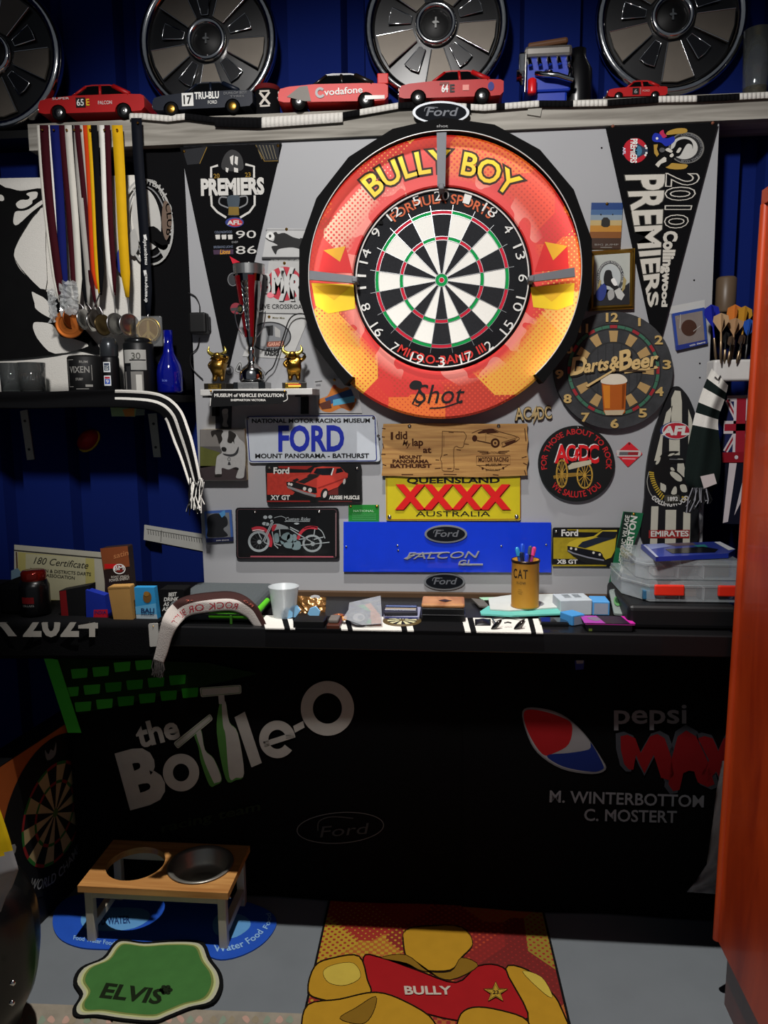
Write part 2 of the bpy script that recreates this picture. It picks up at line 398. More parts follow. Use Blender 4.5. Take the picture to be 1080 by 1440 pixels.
def car(name, label, L, body, glass, loc, rz, sporty=False, stripes=None, group='model cars on the top shelf', roofm=None, hub=None):
    t = thing(name, label, 'model car', (0, 0, 0), group); Wd = .36*L; h = .5*Wd
    def arch(cx): return [(cx+.078*math.cos(a), .055+.078*math.sin(a)) for a in [pi-pi*i/8 for i in range(9)]]
    p = [(0, .07), (0, .13), (.02, .17), (.10, .188), (.33, .205), (.80, .208), (.97, .20), (1, .185), (1, .09), (.97, .06)]
    bot = [(.88, .055)]+arch(.80)[::-1]+arch(.185)[::-1]+[(.05, .055)]
    pts = [(x*L-L/2, z*L) for x, z in p+bot]
    mb = MB(); mb.prism([V((x, -h*.96, z)) for x, z in pts], (0, 2*h*.96, 0), body)
    o = mb.obj('body', t); bv = o.modifiers.new('bevel', 'BEVEL'); bv.width = .02*L; bv.segments = 3; bv.limit_method = 'ANGLE'; bv.angle_limit = 1.0
    g = [(.31, .20), (.44, .292), (.50, .300), (.66, .298), (.70, .288), (.84, .205)]
    mb = MB(); a = [V((x*L-L/2, -h*(.86 if z < .25 else .70), z*L)) for x, z in g]; b = [V((q.x, -q.y, q.z)) for q in a]
    mb.poly(a, glass); mb.poly(b[::-1], glass)
    for i in range(len(g)-1): mb.poly([a[i], b[i], b[i+1], a[i+1]], glass)
    mb.obj('window', t)
    mb = MB(); r = [V((x*L-L/2, s*h*.70, z*L+.002)) for s in (-1, 1) for x, z in ((.435, .292), (.50, .300), (.66, .298), (.71, .288))]
    rm = roofm or body
    mb.add(r, [[0, 1, 5, 4], [1, 2, 6, 5], [2, 3, 7, 6]], rm)
    for s in (-1, 1):
        for q0, q1, w in (((.70, .290), (.86, .208), .03), ((.44, .292), (.325, .203), .012), ((.575, .298), (.585, .205), .014)):
            mb.tube([V((q0[0]*L-L/2, s*h*.715, q0[1]*L)), V((q1[0]*L-L/2, s*h*.875, q1[1]*L))], w*L*.6, rm, 6)
    mb.obj('roof', t, thick=.003)
    for sx in (.185, .80):
        for s in (-1, 1):
            w = MB().lathe([(0, -.02*L), (.045*L, -.02*L), (.062*L, -.012*L), (.064*L, .02*L), (.05*L, .03*L), (0, .03*L)], (sx*L-L/2, s*h*.80, .064*L), C('#111111', .8), (0, s, 0), 20).obj('wheel', t)
            MB().lathe([(.042*L, .028*L), (.038*L, .033*L), (.012*L, .030*L), (0, .034*L)], (sx*L-L/2, s*h*.80, .064*L), hub or STEEL, (0, s, 0), 14).obj('hub', w)
    MB().box((-L/2-.002, 0, .10*L), (.012*L, 2*h*.9, .022*L), CHROME, .002).obj('bumper', t)
    mb = MB()
    for s in (-1, 1): mb.lathe([(.018*L, 0), (.016*L, .006*L), (0, .009*L)], (-L/2, s*h*.7, .15*L), C('#e8e6dc', .2), (-1, 0, 0), 12)
    mb.obj('headlamp', t)
    if sporty:
        mb = MB(); mb.box((.455*L, 0, .285*L), (.10*L, 2*h*.95, .012*L), body, .002)
        for s in (-1, 1): mb.box((.455*L, s*h*.92, .245*L), (.10*L, .012*L, .09*L), body, .002)
        mb.obj('spoiler', t)
    S = LP((0, -h*.975-.0005, 0), (1, 0, 0), (0, 0, -1), L); mb = MB()
    if stripes: stripes(mb, S); mb.obj('lettering', t)
    t.location = loc; t.rotation_euler = (0, 0, math.radians(rz)); return t
CARRED = C('#a81214', .45); CARNAVY = C('#0b1322', .45); CARV = C('#c41c18', .45); TINT = C('#08090b', .15)
def s65(mb, S):
    mb.px(rect(-.14, -.185, -.05, -.10), S, BLACK, 1); txt(mb, '65', S, (-.13, -.115), (-.065, -.115), .055, WHITE, 2); txt(mb, 'E', S, (-.04, -.115), (-.012, -.115), .055, YELLOW, 2)
    txt(mb, 'FALCON', S, (.07, -.12), (.20, -.12), .03, WHITE, 2, 'r'); txt(mb, 'SUPER', S, (-.36, -.172), (-.2, -.172), .02, WHITE, 2, 'r')
def s17(mb, S):
    mb.px(rect(-.20, -.20, -.085, -.08), S, WHITE, 1); txt(mb, '17', S, (-.18, -.10), (-.105, -.10), .075, BLACK, 2, 'h')
    txt(mb, 'TRU-BLU', S, (-.07, -.14), (.17, -.14), .06, WHITE, 2, 'h'); txt(mb, 'FORD', S, (.06, -.09), (.15, -.09), .03, WHITE, 2, 'r')
    txt(mb, 'DUNLOP BEST', S, (.22, -.17), (.45, -.17), .022, GREY, 2, 'r'); txt(mb, 'TYRES', S, (.28, -.14), (.42, -.14), .018, GREY, 2, 'r')
def sv(mb, S):
    mb.px([(-.42, -.10), (-.30, -.185), (-.23, -.19), (-.20, -.06), (-.26, -.06)], S, C('#7d7872', .6), 1); mb.stroke(ell(-.115, -.13, .035, n=20, a0=40, a1=330), .022, S, C('#8a8a8c', .4), 2)
    txt(mb, 'vodafone', S, (-.075, -.105), (.27, -.125), .055, WHITE, 2, 'b'); mb.px([(.29, -.10), (.47, -.10), (.47, -.07), (.29, -.065)], S, C('#9b8a82', .3), 1)
def s64(mb, S):
    txt(mb, '64', S, (-.09, -.10), (-.03, -.10), .065, WHITE, 2, 'h'); txt(mb, 'E', S, (-.01, -.10), (.03, -.10), .065, BLACK, 2, 'h')
    mb.px(rect(.11, -.16, .17, -.11), S, C('#d88a80'), 1); mb.px(rect(-.11, -.19, -.02, -.165), S, C('#7a3b35'), 1); mb.px(ell(.38, -.14, .03, .04, 16), S, C('#2a2e78'), 1)
def s6(mb, S):
    mb.px(rect(-.09, -.185, .02, -.08), S, BLACK, 1); txt(mb, '6', S, (-.06, -.10), (-.01, -.10), .06, C('#8a8a88'), 2); mb.px(rect(.04, -.19, .05, -.08), S, GREY, 1); txt(mb, 'FORD', S, (.08, -.12), (.2, -.12), .03, C('#c9a8a0'), 2, 'r')
def carat(xl, xr, y, Y, *a, **k):
    p, q = W(xl, y, Y), W(xr, y, Y); return p, q
def putcar(name, label, xl, xr, yb, Y, rz, body, dec, **k):
    p, q = W(xl, yb, Y), W(xr, yb, Y); L = (q.x-p.x)*.97
    return car(name, label, L, body, TINT, V(((p.x+q.x)/2, Y, SHZ+.001)), rz, stripes=dec, **k)
putcar('model_car', 'red model coupe numbered 65 above the medal ribbons', 66, 214, 165, .022, 2, CARRED, s65)
putcar('model_car', 'dark blue model sedan numbered 17 in front of the second wheel cover', 222, 364, 165, .022, 0, CARNAVY, s17, hub=BRASS)
putcar('model_car', 'bright red race sedan model with rear wing and silver front wheel arch', 394, 548, 152, .020, 4, CARV, sv, sporty=True, roofm=C('#1b1512', .3))
putcar('model_car', 'red model sedan numbered 64 right above the oval badge on the beam', 560, 708, 145, .020, 2, CARRED, s64)
putcar('model_car', 'smallest red model car, at the foot of the rightmost wheel cover', 850, 936, 130, .03, 3, CARRED, s6)
p = W(752, 150, -.016); tag(MB().box(p+V((0, 0, -.008)), (.034, .002, .026), C('#a9a69c', .3, alpha=.7), .0005, Matrix.Rotation(.18, 3, 'Y')).obj('tape_strip'), 'loose pale strip of tape on the beam right of the oval badge', 'tape')
# stubby holder
p = W(376, 143, .03); t = thing('stubby_holder', 'black stubby holder with a white cross mark between two model cars', 'can holder', V((p.x, .034, SHZ)))
MB().lathe([(.0, 0), (.030, 0), (.032, .01), (.032, .075), (.029, .082), (.0, .082)], t.location, CLOTHB, n=28).obj('sleeve', t)
mb = MB(); S = LP(t.location+V((0, -.0328, .042)), (1, 0, 0), (0, 0, -1)); X = C('#c9c2b8', .8)
mb.stroke([(-13, -15), (13, 15)], 6, S, X); mb.stroke([(-13, 15), (13, -15)], 6, S, X, 2); mb.stroke([(-13, -18), (13, -18)], 4, S, X, 1); mb.stroke([(-13, 18), (13, 18)], 4, S, X, 1); mb.obj('emblem', t)
MB().lathe([(.0325, .068), (.0335, .069), (.0335, .079), (.031, .081)], t.location, C('#5a1618', .8), n=28, cap=False).obj('band', t)
# model engine
p = W(768, 130, .05); t = thing('model_engine', 'chrome and blue model car engine with a red oil filter', 'model engine', V((p.x, .05, SHZ)))
EB = C('#10309c', .35); o = t.location; q = V
MB().box(o+q((.0, 0, .075)), (.115, .07, .085), EB, .006).box(o+q((.005, 0, .028)), (.09, .055, .05), EB, .006).obj('block', t)
MB().box(o+q((0, -.012, .127)), (.118, .06, .028), C('#9b9690', .3, .8), .008).obj('rocker_cover', t)
MB().box(o+q((.0, .005, .152)), (.10, .065, .016), C('#5a3a22', .5), .006, Matrix.Rotation(math.radians(-6), 3, 'Y')).obj('air_filter', t)
mb = MB()
for i in range(5): mb.tube([o+q((-.048+i*.024, -.036, .108)), o+q((-.048+i*.024, -.05, .104)), o+q((-.046+i*.024, -.052, .09))], .0055, CHROME, 8)
mb.obj('intake', t)
mb = MB(); mb.tube([o+q((-.03, -.04, .075)), o+q((-.01, -.055, .066)), o+q((.02, -.058, .062)), o+q((.06, -.055, .050))], .007, CHROME, 8)
mb.tube([o+q((-.005, -.04, .078)), o+q((.005, -.055, .070))], .006, CHROME, 8); mb.tube([o+q((.05, -.04, .09)), o+q((.053, -.055, .07)), o+q((.05, -.056, .055))], .006, CHROME, 8); mb.obj('exhaust', t)
mb = MB(); mb.lathe([(0, -.012), (.024, -.01), (.024, .002), (.014, .006), (.014, .012), (0, .012)], o+q((-.064, -.005, .085)), CHROME, (-1, 0, 0), 24); mb.box(o+q((-.062, -.02, .105)), (.02, .03, .05), CHROME, .005); mb.tube([o+q((-.056, -.045, .12)), o+q((-.058, -.045, .03))], .003, STEEL, 6); mb.obj('front_pulley', t)
MB().lathe([(0, 0), (.010, 0), (.011, .004), (.011, .034), (.006, .038), (0, .038)], o+q((-.04, -.045, .024)), C('#c4151a', .35), n=20).obj('oil_filter', t)
# dim glass at the right end
p = W(1062, 120, .06); t = thing('drinking_glass', 'tall clear glass at the far right end of the top shelf', 'glass', V((p.x, .06, SHZ)))
GLASS = C('#e6ecec', .03, trans=.95, var=.0)
MB().lathe([(0, .003), (.026, 0), (.030, .04), (.034, .17), (.032, .17), (.028, .04), (.02, .008), (0, .008)], t.location, GLASS, n=28).obj('glass', t)
MB().lathe([(0, .010), (.0255, .010), (.0272, .035), (0, .036)], t.location, C('#6a5a28', .2, trans=.4), n=24).obj('drink', t)
p = W(812, 125, .07)
tag(MB().lathe([(0, 0), (.036, 0), (.038, .01), (.036, .10), (.02, .13), (.02, .15), (0, .15)], (p.x, .07, SHZ), C('#0b0b0d', .3), n=24).obj('bottle'), 'squat black bottle between the model engine and the rightmost wheel cover', 'bottle')
# ---- scarf draped along the shelf edge, black with white bars
SB = VP(-.020)
def edgey(x): 
    ks = [(200, 163), (236, 166), (262, 163), (300, 168), (365, 170), (480, 162), (560, 148), (600, 146), (680, 151), (705, 149), (757, 145), (804, 145), (855, 144), (927, 139), (985, 138), (1080, 133)]
    for (a, b), (c, d) in zip(ks, ks[1:]):
        if a <= x <= c: return b+(d-b)*(x-a)/(c-a)
    return ks[0][1] if x < ks[0][0] else ks[-1][1]
bars = [(182, 262), (366, 479), (508, 560), (610, 658), (663, 700), (708, 756), (804, 853), (927, 978), (1042, 1080)]
scf = thing('striped_scarf', 'black scarf with white bars draped along the edge of the top shelf', 'scarf', V((0, -.02, SHZ)))
mb = MB(); xs = list(range(182, 1086, 6))
def sc_in(x): return any(a <= x <= b for a, b in bars)
for x in xs:
    a, b = x, x+6; w = sc_in(x+3); m = CLOTHW if w else CLOTHB; e0, e1 = edgey(a), edgey(b); hh = 5 if x < 300 else (10 if x < 480 else 5)
    if 600 < x < 660: hh = 8
    f0, f1 = SB.at(a, e0-3), SB.at(b, e1-3); g0, g1 = SB.at(a, e0+hh, .002), SB.at(b, e1+hh, .002)
    top = max(SHZ+.004, f0.z)
    mb.add([g0, g1, f1, f0, V((f1.x, .01, SHZ+.003)), V((f0.x, .01, SHZ+.003))], [[0, 1, 2, 3], [3, 2, 4, 5]], m, True)
mb.obj('woven_band', scf, thick=.003)

# ================================================================ DARTBOARD
BC = W(621, 394, -.05)
D = LP(BC, (1, 0, 0), (0, 0, -1), .001)         # millimetres round the bull
sur = thing('dartboard_surround', 'round red and orange halftone surround fixed about the dartboard', 'dartboard surround', V((BC.x, 0, BC.z-.35)))
HT = halftone('surround_print', (['#d8561c', '#de722a', '#c8241e', '#d8661e', '#cc3a1e', '#d86a24', '#c02020'], ['#c8281a', '#e0a032', '#dca88e', '#b02a14', '#e0a850']), ('#dc3430', '#ea8478'), .243, (0, 2))
mb = MB(); n = 96
def rp(r, l, i): a = 2*pi*i/n; return BC+V((r*math.cos(a), -l, r*math.sin(a)))
prof = [(.2285, -.047), (.2285, -.004), (.232, 0), (.346, 0), (.352, -.005), (.352, -.047)]
vs = [rp(r, l, i) for r, l in prof for i in range(n)]
fs = [[k*n+i, k*n+(i+1) % n, (k+1)*n+(i+1) % n, (k+1)*n+i] for k in range(len(prof)-1) for i in range(n)]
mb.add(vs, fs, HT)
o = mb.obj('foam_ring', sur)
me = o.data; off = V((0, 0, .35))
for v in me.vertices: v.co -= off + V((0, -.05, 0))*0       # object axes centred on the bull so the print is concentric
o.location = off
mb = MB(); DP = VP(-.05); OL = C('#2a1408', .6); GOLDP = C('#e8c41e', .5)
for w, m, l in (('o', OL, 2), ('b', GOLDP, 4)):
    arct(mb, 'BULLY', DP, (620, 395), (147, 153), 129.5, 86, 31, m, l, w); arct(mb, 'BOY', DP, (621, 395), (149, 153), 79.5, 51, 31, m, l, w)
for w, l in (('r', 3),): txt(mb, 'Shot', DP, (583, 567), (650, 567), 26, INK, l, w, sh=.25)
mb.stroke(spl([(604, 574), (622, 573), (642, 567), (650, 563)], 4, False), 2, DP, INK, 2); mb.px(spl([(576, 541), (582, 535), (592, 537), (593, 545), (584, 548), (577, 546)], 4), DP, INK, 2); mb.stroke([(590, 548), (580, 568), (588, 571), (597, 562)], 2.4, DP, INK, 2)
mb.obj('lettering', sur)
# plain golden and red patches stand where the printed figures are
for pr in (((([(438, 398), (497, 400), (500, 434), (462, 441), (444, 430)]), GOLDP, 2), ([(441, 402), (496, 400), (470, 422)], C('#d8a81c'), 3), ([(455, 352), (486, 346), (496, 384), (448, 382)], C('#cc2020'), 2), ([(455, 352), (486, 346), (478, 368)], C('#d9a01e'), 3)),
           (([(746, 404), (808, 398), (806, 428), (784, 436), (750, 432)], GOLDP, 2), ([(750, 404), (806, 399), (776, 424)], C('#d8a81c'), 3), ([(766, 340), (798, 346), (800, 378), (752, 382)], C('#cc2020'), 2), ([(766, 340), (798, 346), (778, 366)], C('#d9a01e'), 3))):
    mb = MB()
    for pts, m, l in pr: mb.px(pts, DP, m, l)
    mb.obj('printed_patch', sur)
db = thing('dartboard', 'bristle dartboard with white and black segments mounted inside the surround', 'dartboard', V((BC.x, 0, BC.z-.2255)))
MB().lathe([(.2255, -.046), (.2255, -.002), (.2235, .0), (0, .0)], BC, C('#242528', .9, var=.25, bump=.2, scale=300), (0, -1, 0), 96).obj('bristle_disc', db)
DB, DW, DR, DG = C('#2b2c2f', .9, var=.3, scale=200), C('#f2f1ea', .85, var=.05, scale=200), C('#c8283c', .8), C('#15994a', .8)
mb = MB()
def seg(a0, a1, r0, r1, m, l):
    k = 5; o = [(r1*math.sin(math.radians(a0+(a1-a0)*i/k)), -r1*math.cos(math.radians(a0+(a1-a0)*i/k))) for i in range(k+1)]; q = [(r0*math.sin(math.radians(a1-(a1-a0)*i/k)), -r0*math.cos(math.radians(a1-(a1-a0)*i/k))) for i in range(k+1)]
    mb.px(o+q, D, m, l)
for i in range(20):
    a0, a1 = i*18-9, i*18+9; dk = i % 2 == 0
    seg(a0, a1, 14, 99, DB if dk else DW, 1); seg(a0, a1, 107, 162, DB if dk else DW, 1); seg(a0, a1, 98, 108, DR if dk else DG, 1); seg(a0, a1, 161, 171, DR if dk else DG, 1)
mb.obj('segments', db)
mb = MB(); mb.px(ell(0, 0, 16), D, DG, 2); mb.px(ell(0, 0, 6.5), D, DR, 3); mb.obj('bullseye', db)
WIRE = C('#d4d6d8', .25, .9); mb = MB()
for r in (6.5, 16, 98.5, 107.5, 161.5, 170.5): mb.stroke(ell(0, 0, r, n=72), 1.3, D, WIRE, 5, True)
for i in range(20):
    a = math.radians(i*18-9); mb.stroke([(16*math.sin(a), -16*math.cos(a)), (185*math.sin(a), -185*math.cos(a))], 1.2, D, WIRE, 5)
mb.obj('wire_spider', db)
mb = MB(); mb.tube([D.at(x, y, .008) for x, y in ell(0, 0, 219, n=96)+[(219, 0)]], .0019, WHITE, 6)
for i, s in enumerate([20, 1, 18, 4, 13, 6, 10, 15, 2, 17, 3, 19, 7, 16, 8, 11, 14, 9, 12, 5]):
    a = 90-i*18; hw = 4.2*len(str(s)); dn = 6 <= i <= 14 and i not in (6, 14) or i in (7, 13)
    if 7 <= i <= 13: arct(mb, str(s), D, (0, 0), 217, a-hw*.55, a+hw*.55, 23, WHITE, 10, 'r', True)
    else: arct(mb, str(s), D, (0, 0), 194, a+hw*.6, a-hw*.6, 23, WHITE, 10, 'r')
mb.obj('number_ring', db)
mb = MB(); OR = C('#d06a48', .7)
arct(mb, 'FORMULA SPORTS', D, (0, 0), 188, 129, 51, 22, OR, 3, 'b'); arct(mb, 'MICRO-BAND III', D, (0, 0), 211, 237, 303, 21, C('#cc3a34', .7), 3, 'b', True); mb.obj('lettering', db)
mb = MB()
for a in (52, 137, 294): 
    x, y = 212*math.cos(math.radians(a)), -212*math.sin(math.radians(a)); mb.slab(rq(rect(x-6, y-4, x+6, y+4), 2), D, .005, C('#161617', .8))
mb.obj('clip', db)
# ---- light ring
led = thing('light_ring', 'black faceted light ring with three grey arms over the dartboard', 'dartboard light', V((BC.x, 0, BC.z-.36)))
RC = W(623, 386, -.104); RC = V((RC.x, 0, RC.z)); SH = C('#050506', .75)
ri, y0, y1 = .350, -.004, -.104; a0, a1 = -47, 227
nf = 14; ang = [a0+(a1-a0)*i/nf for i in range(nf+1)]
def rpt(r, a, y): return V((RC.x+r*math.cos(math.radians(a)), y, RC.z+r*math.sin(math.radians(a))))
mb = MB(); ns = 84; rl = ri-.012
A = [a0+(a1-a0)*i/ns for i in range(ns+1)]
def ro(a):                                # faceted outside radius
    st = (a1-a0)/nf; k = min(nf-1, int((a-a0)/st)); m = a0+(k+.5)*st; return .3635/math.cos(math.radians(a-m))*math.cos(math.radians(st/2))*1.012
for i in range(ns):
    for (rf, ya), (rg, yb) in (((ro, y0), (ro, y1)), ((ro, y1), (lambda a: rl, y1)), ((lambda a: rl, y1), (lambda a: rl, y1+.010)), ((lambda a: ri, y1+.010), (lambda a: ri, y0))):
        mb.poly([rpt(rf(A[i]), A[i], ya), rpt(rf(A[i+1]), A[i+1], ya), rpt(rg(A[i+1]), A[i+1], yb), rpt(rg(A[i]), A[i], yb)], SH)
for a in (a0, a1): mb.poly([rpt(rl, a, y0), rpt(ro(a), a, y0), rpt(ro(a), a, y1), rpt(rl, a, y1)], SH)
mb.obj('shell', led)
mb = MB(); LEDM = C('#fff6e8', .4, emis=LED_E, var=0)
for i in range(ns): mb.poly([rpt(rl, A[i], y1+.010), rpt(rl, A[i+1], y1+.010), rpt(ri, A[i+1], y1+.010), rpt(ri, A[i], y1+.010)], LEDM)
mb.obj('led_strip', led)
mb = MB(); mb.tube([rpt(rl, a, y1) for a in A], .0014, C('#d8d8d6', .3, .3), 6); mb.obj('trim_edge', led)
AP = VP(-.100); ARM = C('#6f7176', .6, .2)
for q in ([(614, 183), (628, 183), (626, 262), (615, 262)], [(433, 380), (434, 393), (499, 398), (498, 388)], [(808, 376), (809, 389), (748, 396), (747, 387)]):
    f = [AP.at(x, y) for x, y in q]; m = MB().prism(f, (0, .012, 0), ARM); o = m.obj('arm', led)
    c = (f[2]+f[3])/2; MB().box((c.x, (c.y-.045)/2, c.z), (.014, .06, .014), ARM, .003).obj('arm_foot', o)
mb = MB(); txt(mb, 'shot', VP(-.1055), (614, 179), (630, 179), 4, C('#9a9a9a'), 1, 'r'); mb.obj('lettering', led)
# ================================================================ HELPERS FOR FLAT SIGNS
def sign(name, label, cat, pts, Y, th, m, ms=None, group=None, r=0, part='plate', pl=None):
    """a sign: root + plate with its front at depth Y; returns (root, plane of its front)"""
    pl = pl or VP(Y); q = rq(pts, r) if r else pts
    c = pl.at(sum(p[0] for p in pts)/len(pts), max(p[1] for p in pts))
    t = thing(name, label, cat, c, group)
    MB().slab(q, PL(pl.p-pl.n*th, pl.n), th, m, ms).obj(part, t)
    return t, pl
def screws(t, pl, pts, r=.004, m=None, name='screw'):
    for x, y in pts: MB().lathe([(r, 0), (r*.9, r*.5), (0, r*.8)], pl.at(x, y, 0), m or STEEL, pl.n, 12).obj(name, t)
# ================================================================ LEFT WALL FLAGS
FY = .030
def wavy(mb, q, Y, m, amp=.006, fr=2.2, nu=24, nv=18, ph=0, pl=None):
    """cloth hanging in soft folds: q = four photo corners (tl, tr, br, bl) at depth Y"""
    pl = pl or VP(Y); a, b, c, d = [pl.at(*p) for p in q]
    return mb.grid(lambda u, v: (a*(1-u)+b*u)*(1-v)+(d*(1-u)+c*u)*v + pl.n*(amp*math.sin(u*fr*2*pi+ph+v*1.3)*(.3+.7*v)), nu, nv, m)
t = thing('magpie_flag', 'white flag with a large black magpie behind the hanging medals', 'flag', W(90, 552, FY))
wavy(MB(), [(-40, 252), (206, 246), (206, 552), (-40, 556)], FY, CLOTHW, .003, 1.5).obj('cloth', t, thick=.002)
z = Z(0, 240, 130/669); zz = lambda *a: z(*a); FL = VP(FY-.008); FB = C('#0d0d0e', .95, var=.2); FW = CLOTHW; mb = MB()
mb.px(spl(zz(-200, 110, 40, 122, 150, 145, 300, 128, 320, 190, 300, 260, 240, 320, 175, 420, 120, 520, 102, 610, 130, 690, 190, 760, 330, 870, 420, 930, 480, 1000, 700, 1250, 720, 1330, 560, 1300, 400, 1330, 0, 1370, -200, 1360), 4), FL, FB, 1)
for q in (zz(115, 240, 150, 212, 200, 210, 215, 190, 190, 170, 220, 155, 270, 155, 265, 195, 235, 215, 230, 240, 180, 270, 135, 272), zz(100, 330, 115, 295, 170, 290, 215, 275, 300, 215, 320, 230, 230, 300, 130, 390, 98, 380), zz(-20, 172, 20, 180, 30, 210, 10, 220, -20, 205),
          zz(230, 880, 260, 890, 340, 940, 400, 1070, 330, 1050, 260, 1000, 250, 960), zz(240, 1110, 270, 1095, 380, 1115, 440, 1200, 540, 1220, 640, 1270, 400, 1325, 290, 1240, 245, 1160), zz(180, 430, 240, 350, 320, 270, 330, 560, 330, 860, 190, 750, 110, 640, 104, 590, 120, 540)):
    mb.px(spl(q, 3), FL, FW, 3)
mb.obj('magpie_print', t)
t = thing('black_club_flag', 'black flag with a round club crest hanging right of the medals', 'flag', W(230, 552, FY-.01))
wavy(MB(), [(196, 190), (262, 196), (272, 548), (200, 552)], FY-.012, CLOTHB, .003, 1.2).obj('cloth', t, thick=.002)
FL = VP(FY-.020); mb = MB(); GC = C('#a9a9a6', .8)
mb.stroke(ell(208, 312, 34, 60, 40, rot=-8), 3, FL, GC, 2, True); mb.px(ell(206, 308, 20, 44, 32, rot=-8), FL, C('#b9b8b4', .9), 1); mb.stroke(ell(208, 312, 26, 50, 40, rot=-8), 2, FL, GREY, 2, True)
arct(mb, 'FOOTBALL CLUB', FL, (208, 312), (27, 52), 130, -20, 8, GC, 4, 'b')
mb.px(spl([(232, 282), (240, 292), (241, 318), (234, 338), (228, 320), (228, 296)], 4), FL, C('#6b5b50', .9), 4); mb.px(spl([(196, 330), (216, 318), (236, 340), (230, 352), (210, 340)], 4), FL, FB, 3)
mb.px([(216, 338), (228, 345), (241, 343), (230, 362)], FL, GC, 3); mb.px(spl([(182, 330), (190, 322), (195, 345), (188, 360), (180, 350)], 4), FL, GC, 3); mb.px(spl([(166, 352), (176, 350), (182, 372), (170, 384), (163, 372)], 4), FL, C('#27358a', .9), 3); mb.obj('crest', t)

# ================================================================ MEDALS
def medal(label, xt, xb, yb, bands, disc=None, Y=-.03, wide=13, kind='plain', tip=None, yt=176):
    """ribbon of two bands hung from a brass pin in the girt, with its disc below"""
    t = thing('medal', label, 'medal', W(xt, yt, Y), 'medals hung from the girt')
    pl = VP(Y); n = 14
    mb = MB(); tw = sum(b[1] for b in bands); x = -tw/2
    for m, w, l in bands:
        xa = x; x += w
        def fn(u, v, xa=xa, w=w, l=l):
            s_ = 1-.12*v-.55*max(0, v-.86)/.14; cx = xt+(xb-xt)*v**1.15+1.2*math.sin(v*5+xt)
            return pl.at(cx+(xa+w*u)*s_, yt+(yb-yt)*v, .0015*l*(.35+v)+.004*math.sin(v*4+xt*.3)*v)
        mb.grid(fn, 1, n, m)
    mb.obj('ribbon', t, thick=.0012)
    MB().lathe([(.0028, 0), (.0028, .003), (0, .0045)], pl.at(xt+1, yt+7, .004), BRASS, (0, -1, 0), 10).obj('pin', t)
    MB().box(pl.at(xt, yt+4, -.009), (.016, .018, .006), bands[0][0], .001).obj('loop', t)
    if disc:
        dx, dy, r, m, tilt = disc; c = VP(Y-.002).at(dx, dy); ax = V((math.sin(math.radians(tilt)), -math.cos(math.radians(tilt)), .05))
        d = MB().lathe([(0, -.0018), (r*.92, -.0018), (r, -.001), (r, .0014), (r*.95, .0022), (r*.88, .0012), (r*.5, .0018), (0, .0026)], c, m, ax, 36).obj('disc', t)
        mb = MB(); u = V((math.cos(math.radians(tilt)), math.sin(math.radians(tilt)), 0)); E_ = LP(c+ax.normalized()*.0028, u, (0, 0, -1), r)
        if kind == 'crest':
            mb.px(ell(0, 0, .8), E_, C('#a87f2c', .35, .9), 0); mb.px([(-.08, -.7), (.08, -.7), (.12, .1), (.6, .55), (.45, .7), (.1, .35), (.1, .7), (-.1, .7), (-.1, .35), (-.45, .7), (-.6, .55), (-.12, .1)], E_, C('#e0bd62', .3, .9), 1); mb.stroke(ell(0, 0, .82, n=40), .08, E_, C('#e9cf86', .3, .9), 2, True); mb.obj('relief', d)
        elif tilt == 0 or abs(tilt) < 30:
            mb.stroke(ell(0, 0, .7, n=36), .05, E_, m, 1, True); mb.px(spl([(-.35, .3), (-.1, -.45), (.15, -.4), (.4, .3), (.05, .1)], 4), E_, m, 2); mb.obj('relief', d)
        MB().tube([VP(Y).at(xb, yb-4), c+V((0, 0, r*1.12)), c+V((0, 0, r*.9))], .0018, BRASS if m is GOLD else STEEL, 6).obj('ring', t)
    return t
MAROON = C('#3a0d16', .85); RW = C('#cfccc2', .85); RB = C('#131a5c', .85); RK = C('#0c0c10', .9); RO = C('#c43c14', .85); RY = C('#d3a414', .75); COPPER = C('#b8652a', .35, .9); SIL = C('#bdbdbb', .25, 1)
medal('medal ribbon, leftmost, maroon with a white left edge and a copper disc', 59, 84, 425, [(RW, 4, 0), (MAROON, 12, 1)], (98, 455, .040, COPPER, 8))
medal('royal blue medal ribbon edged in white, second from the left', 75, 91, 428, [(C('#e6e4de', .8), 4, 0), (RB, 13, 1)], (103, 448, .030, C('#8a4a22', .35, .9), 55), Y=-.024)
medal('dark maroon and white medal ribbon, third from the left, with a narrow silver disc', 93, 110, 428, [(MAROON, 8, 0), (RW, 10, 1)], (118, 449, .028, SIL, 75), Y=-.03)
medal('black and white medal ribbon, fourth from the left', 104, 122, 430, [(RK, 8, 0), (C('#a5a29c', .85), 8, 1)], (130, 452, .028, SIL, 82), Y=-.026)
medal('medal ribbon of maroon with a broad cream band left of the orange one', 113, 138, 432, [(MAROON, 8, 0), (RW, 9, 1)], (145, 457, .029, C('#6a5a3c', .3, 1), 66))
medal('red, orange and yellow medal ribbon in the middle of the row', 126, 141, 415, [(RO, 6, 0), (RY, 5, 1), (RK, 9, 0)], (133, 448, .026, C('#3a3430', .35, .8), 80), Y=-.034)
medal('white and maroon medal ribbon left of the yellow one, silver disc side-on', 146, 160, 415, [(C('#e3e1da', .8), 7, 0), (MAROON, 8, 1)], (163, 456, .030, SIL, 62))
medal('wide golden yellow medal ribbon with a silver disc turned edgewise', 164, 180, 418, [(RY, 15, 1)], (182, 457, .030, SIL, 52), Y=-.034)
medal('black medal ribbon with white lettering and a bright gold disc in a clear sleeve', 193, 209, 446, [(C('#0d1018', .7), 15, 1)], (209, 464, .034, C('#d8aa46', .22, 1), 0), Y=-.036, kind='crest', yt=166)
sl = [o for o in bpy.data.objects if o.get('label', '').endswith('clear sleeve')][0]
pl = VP(-.041); mb = MB()
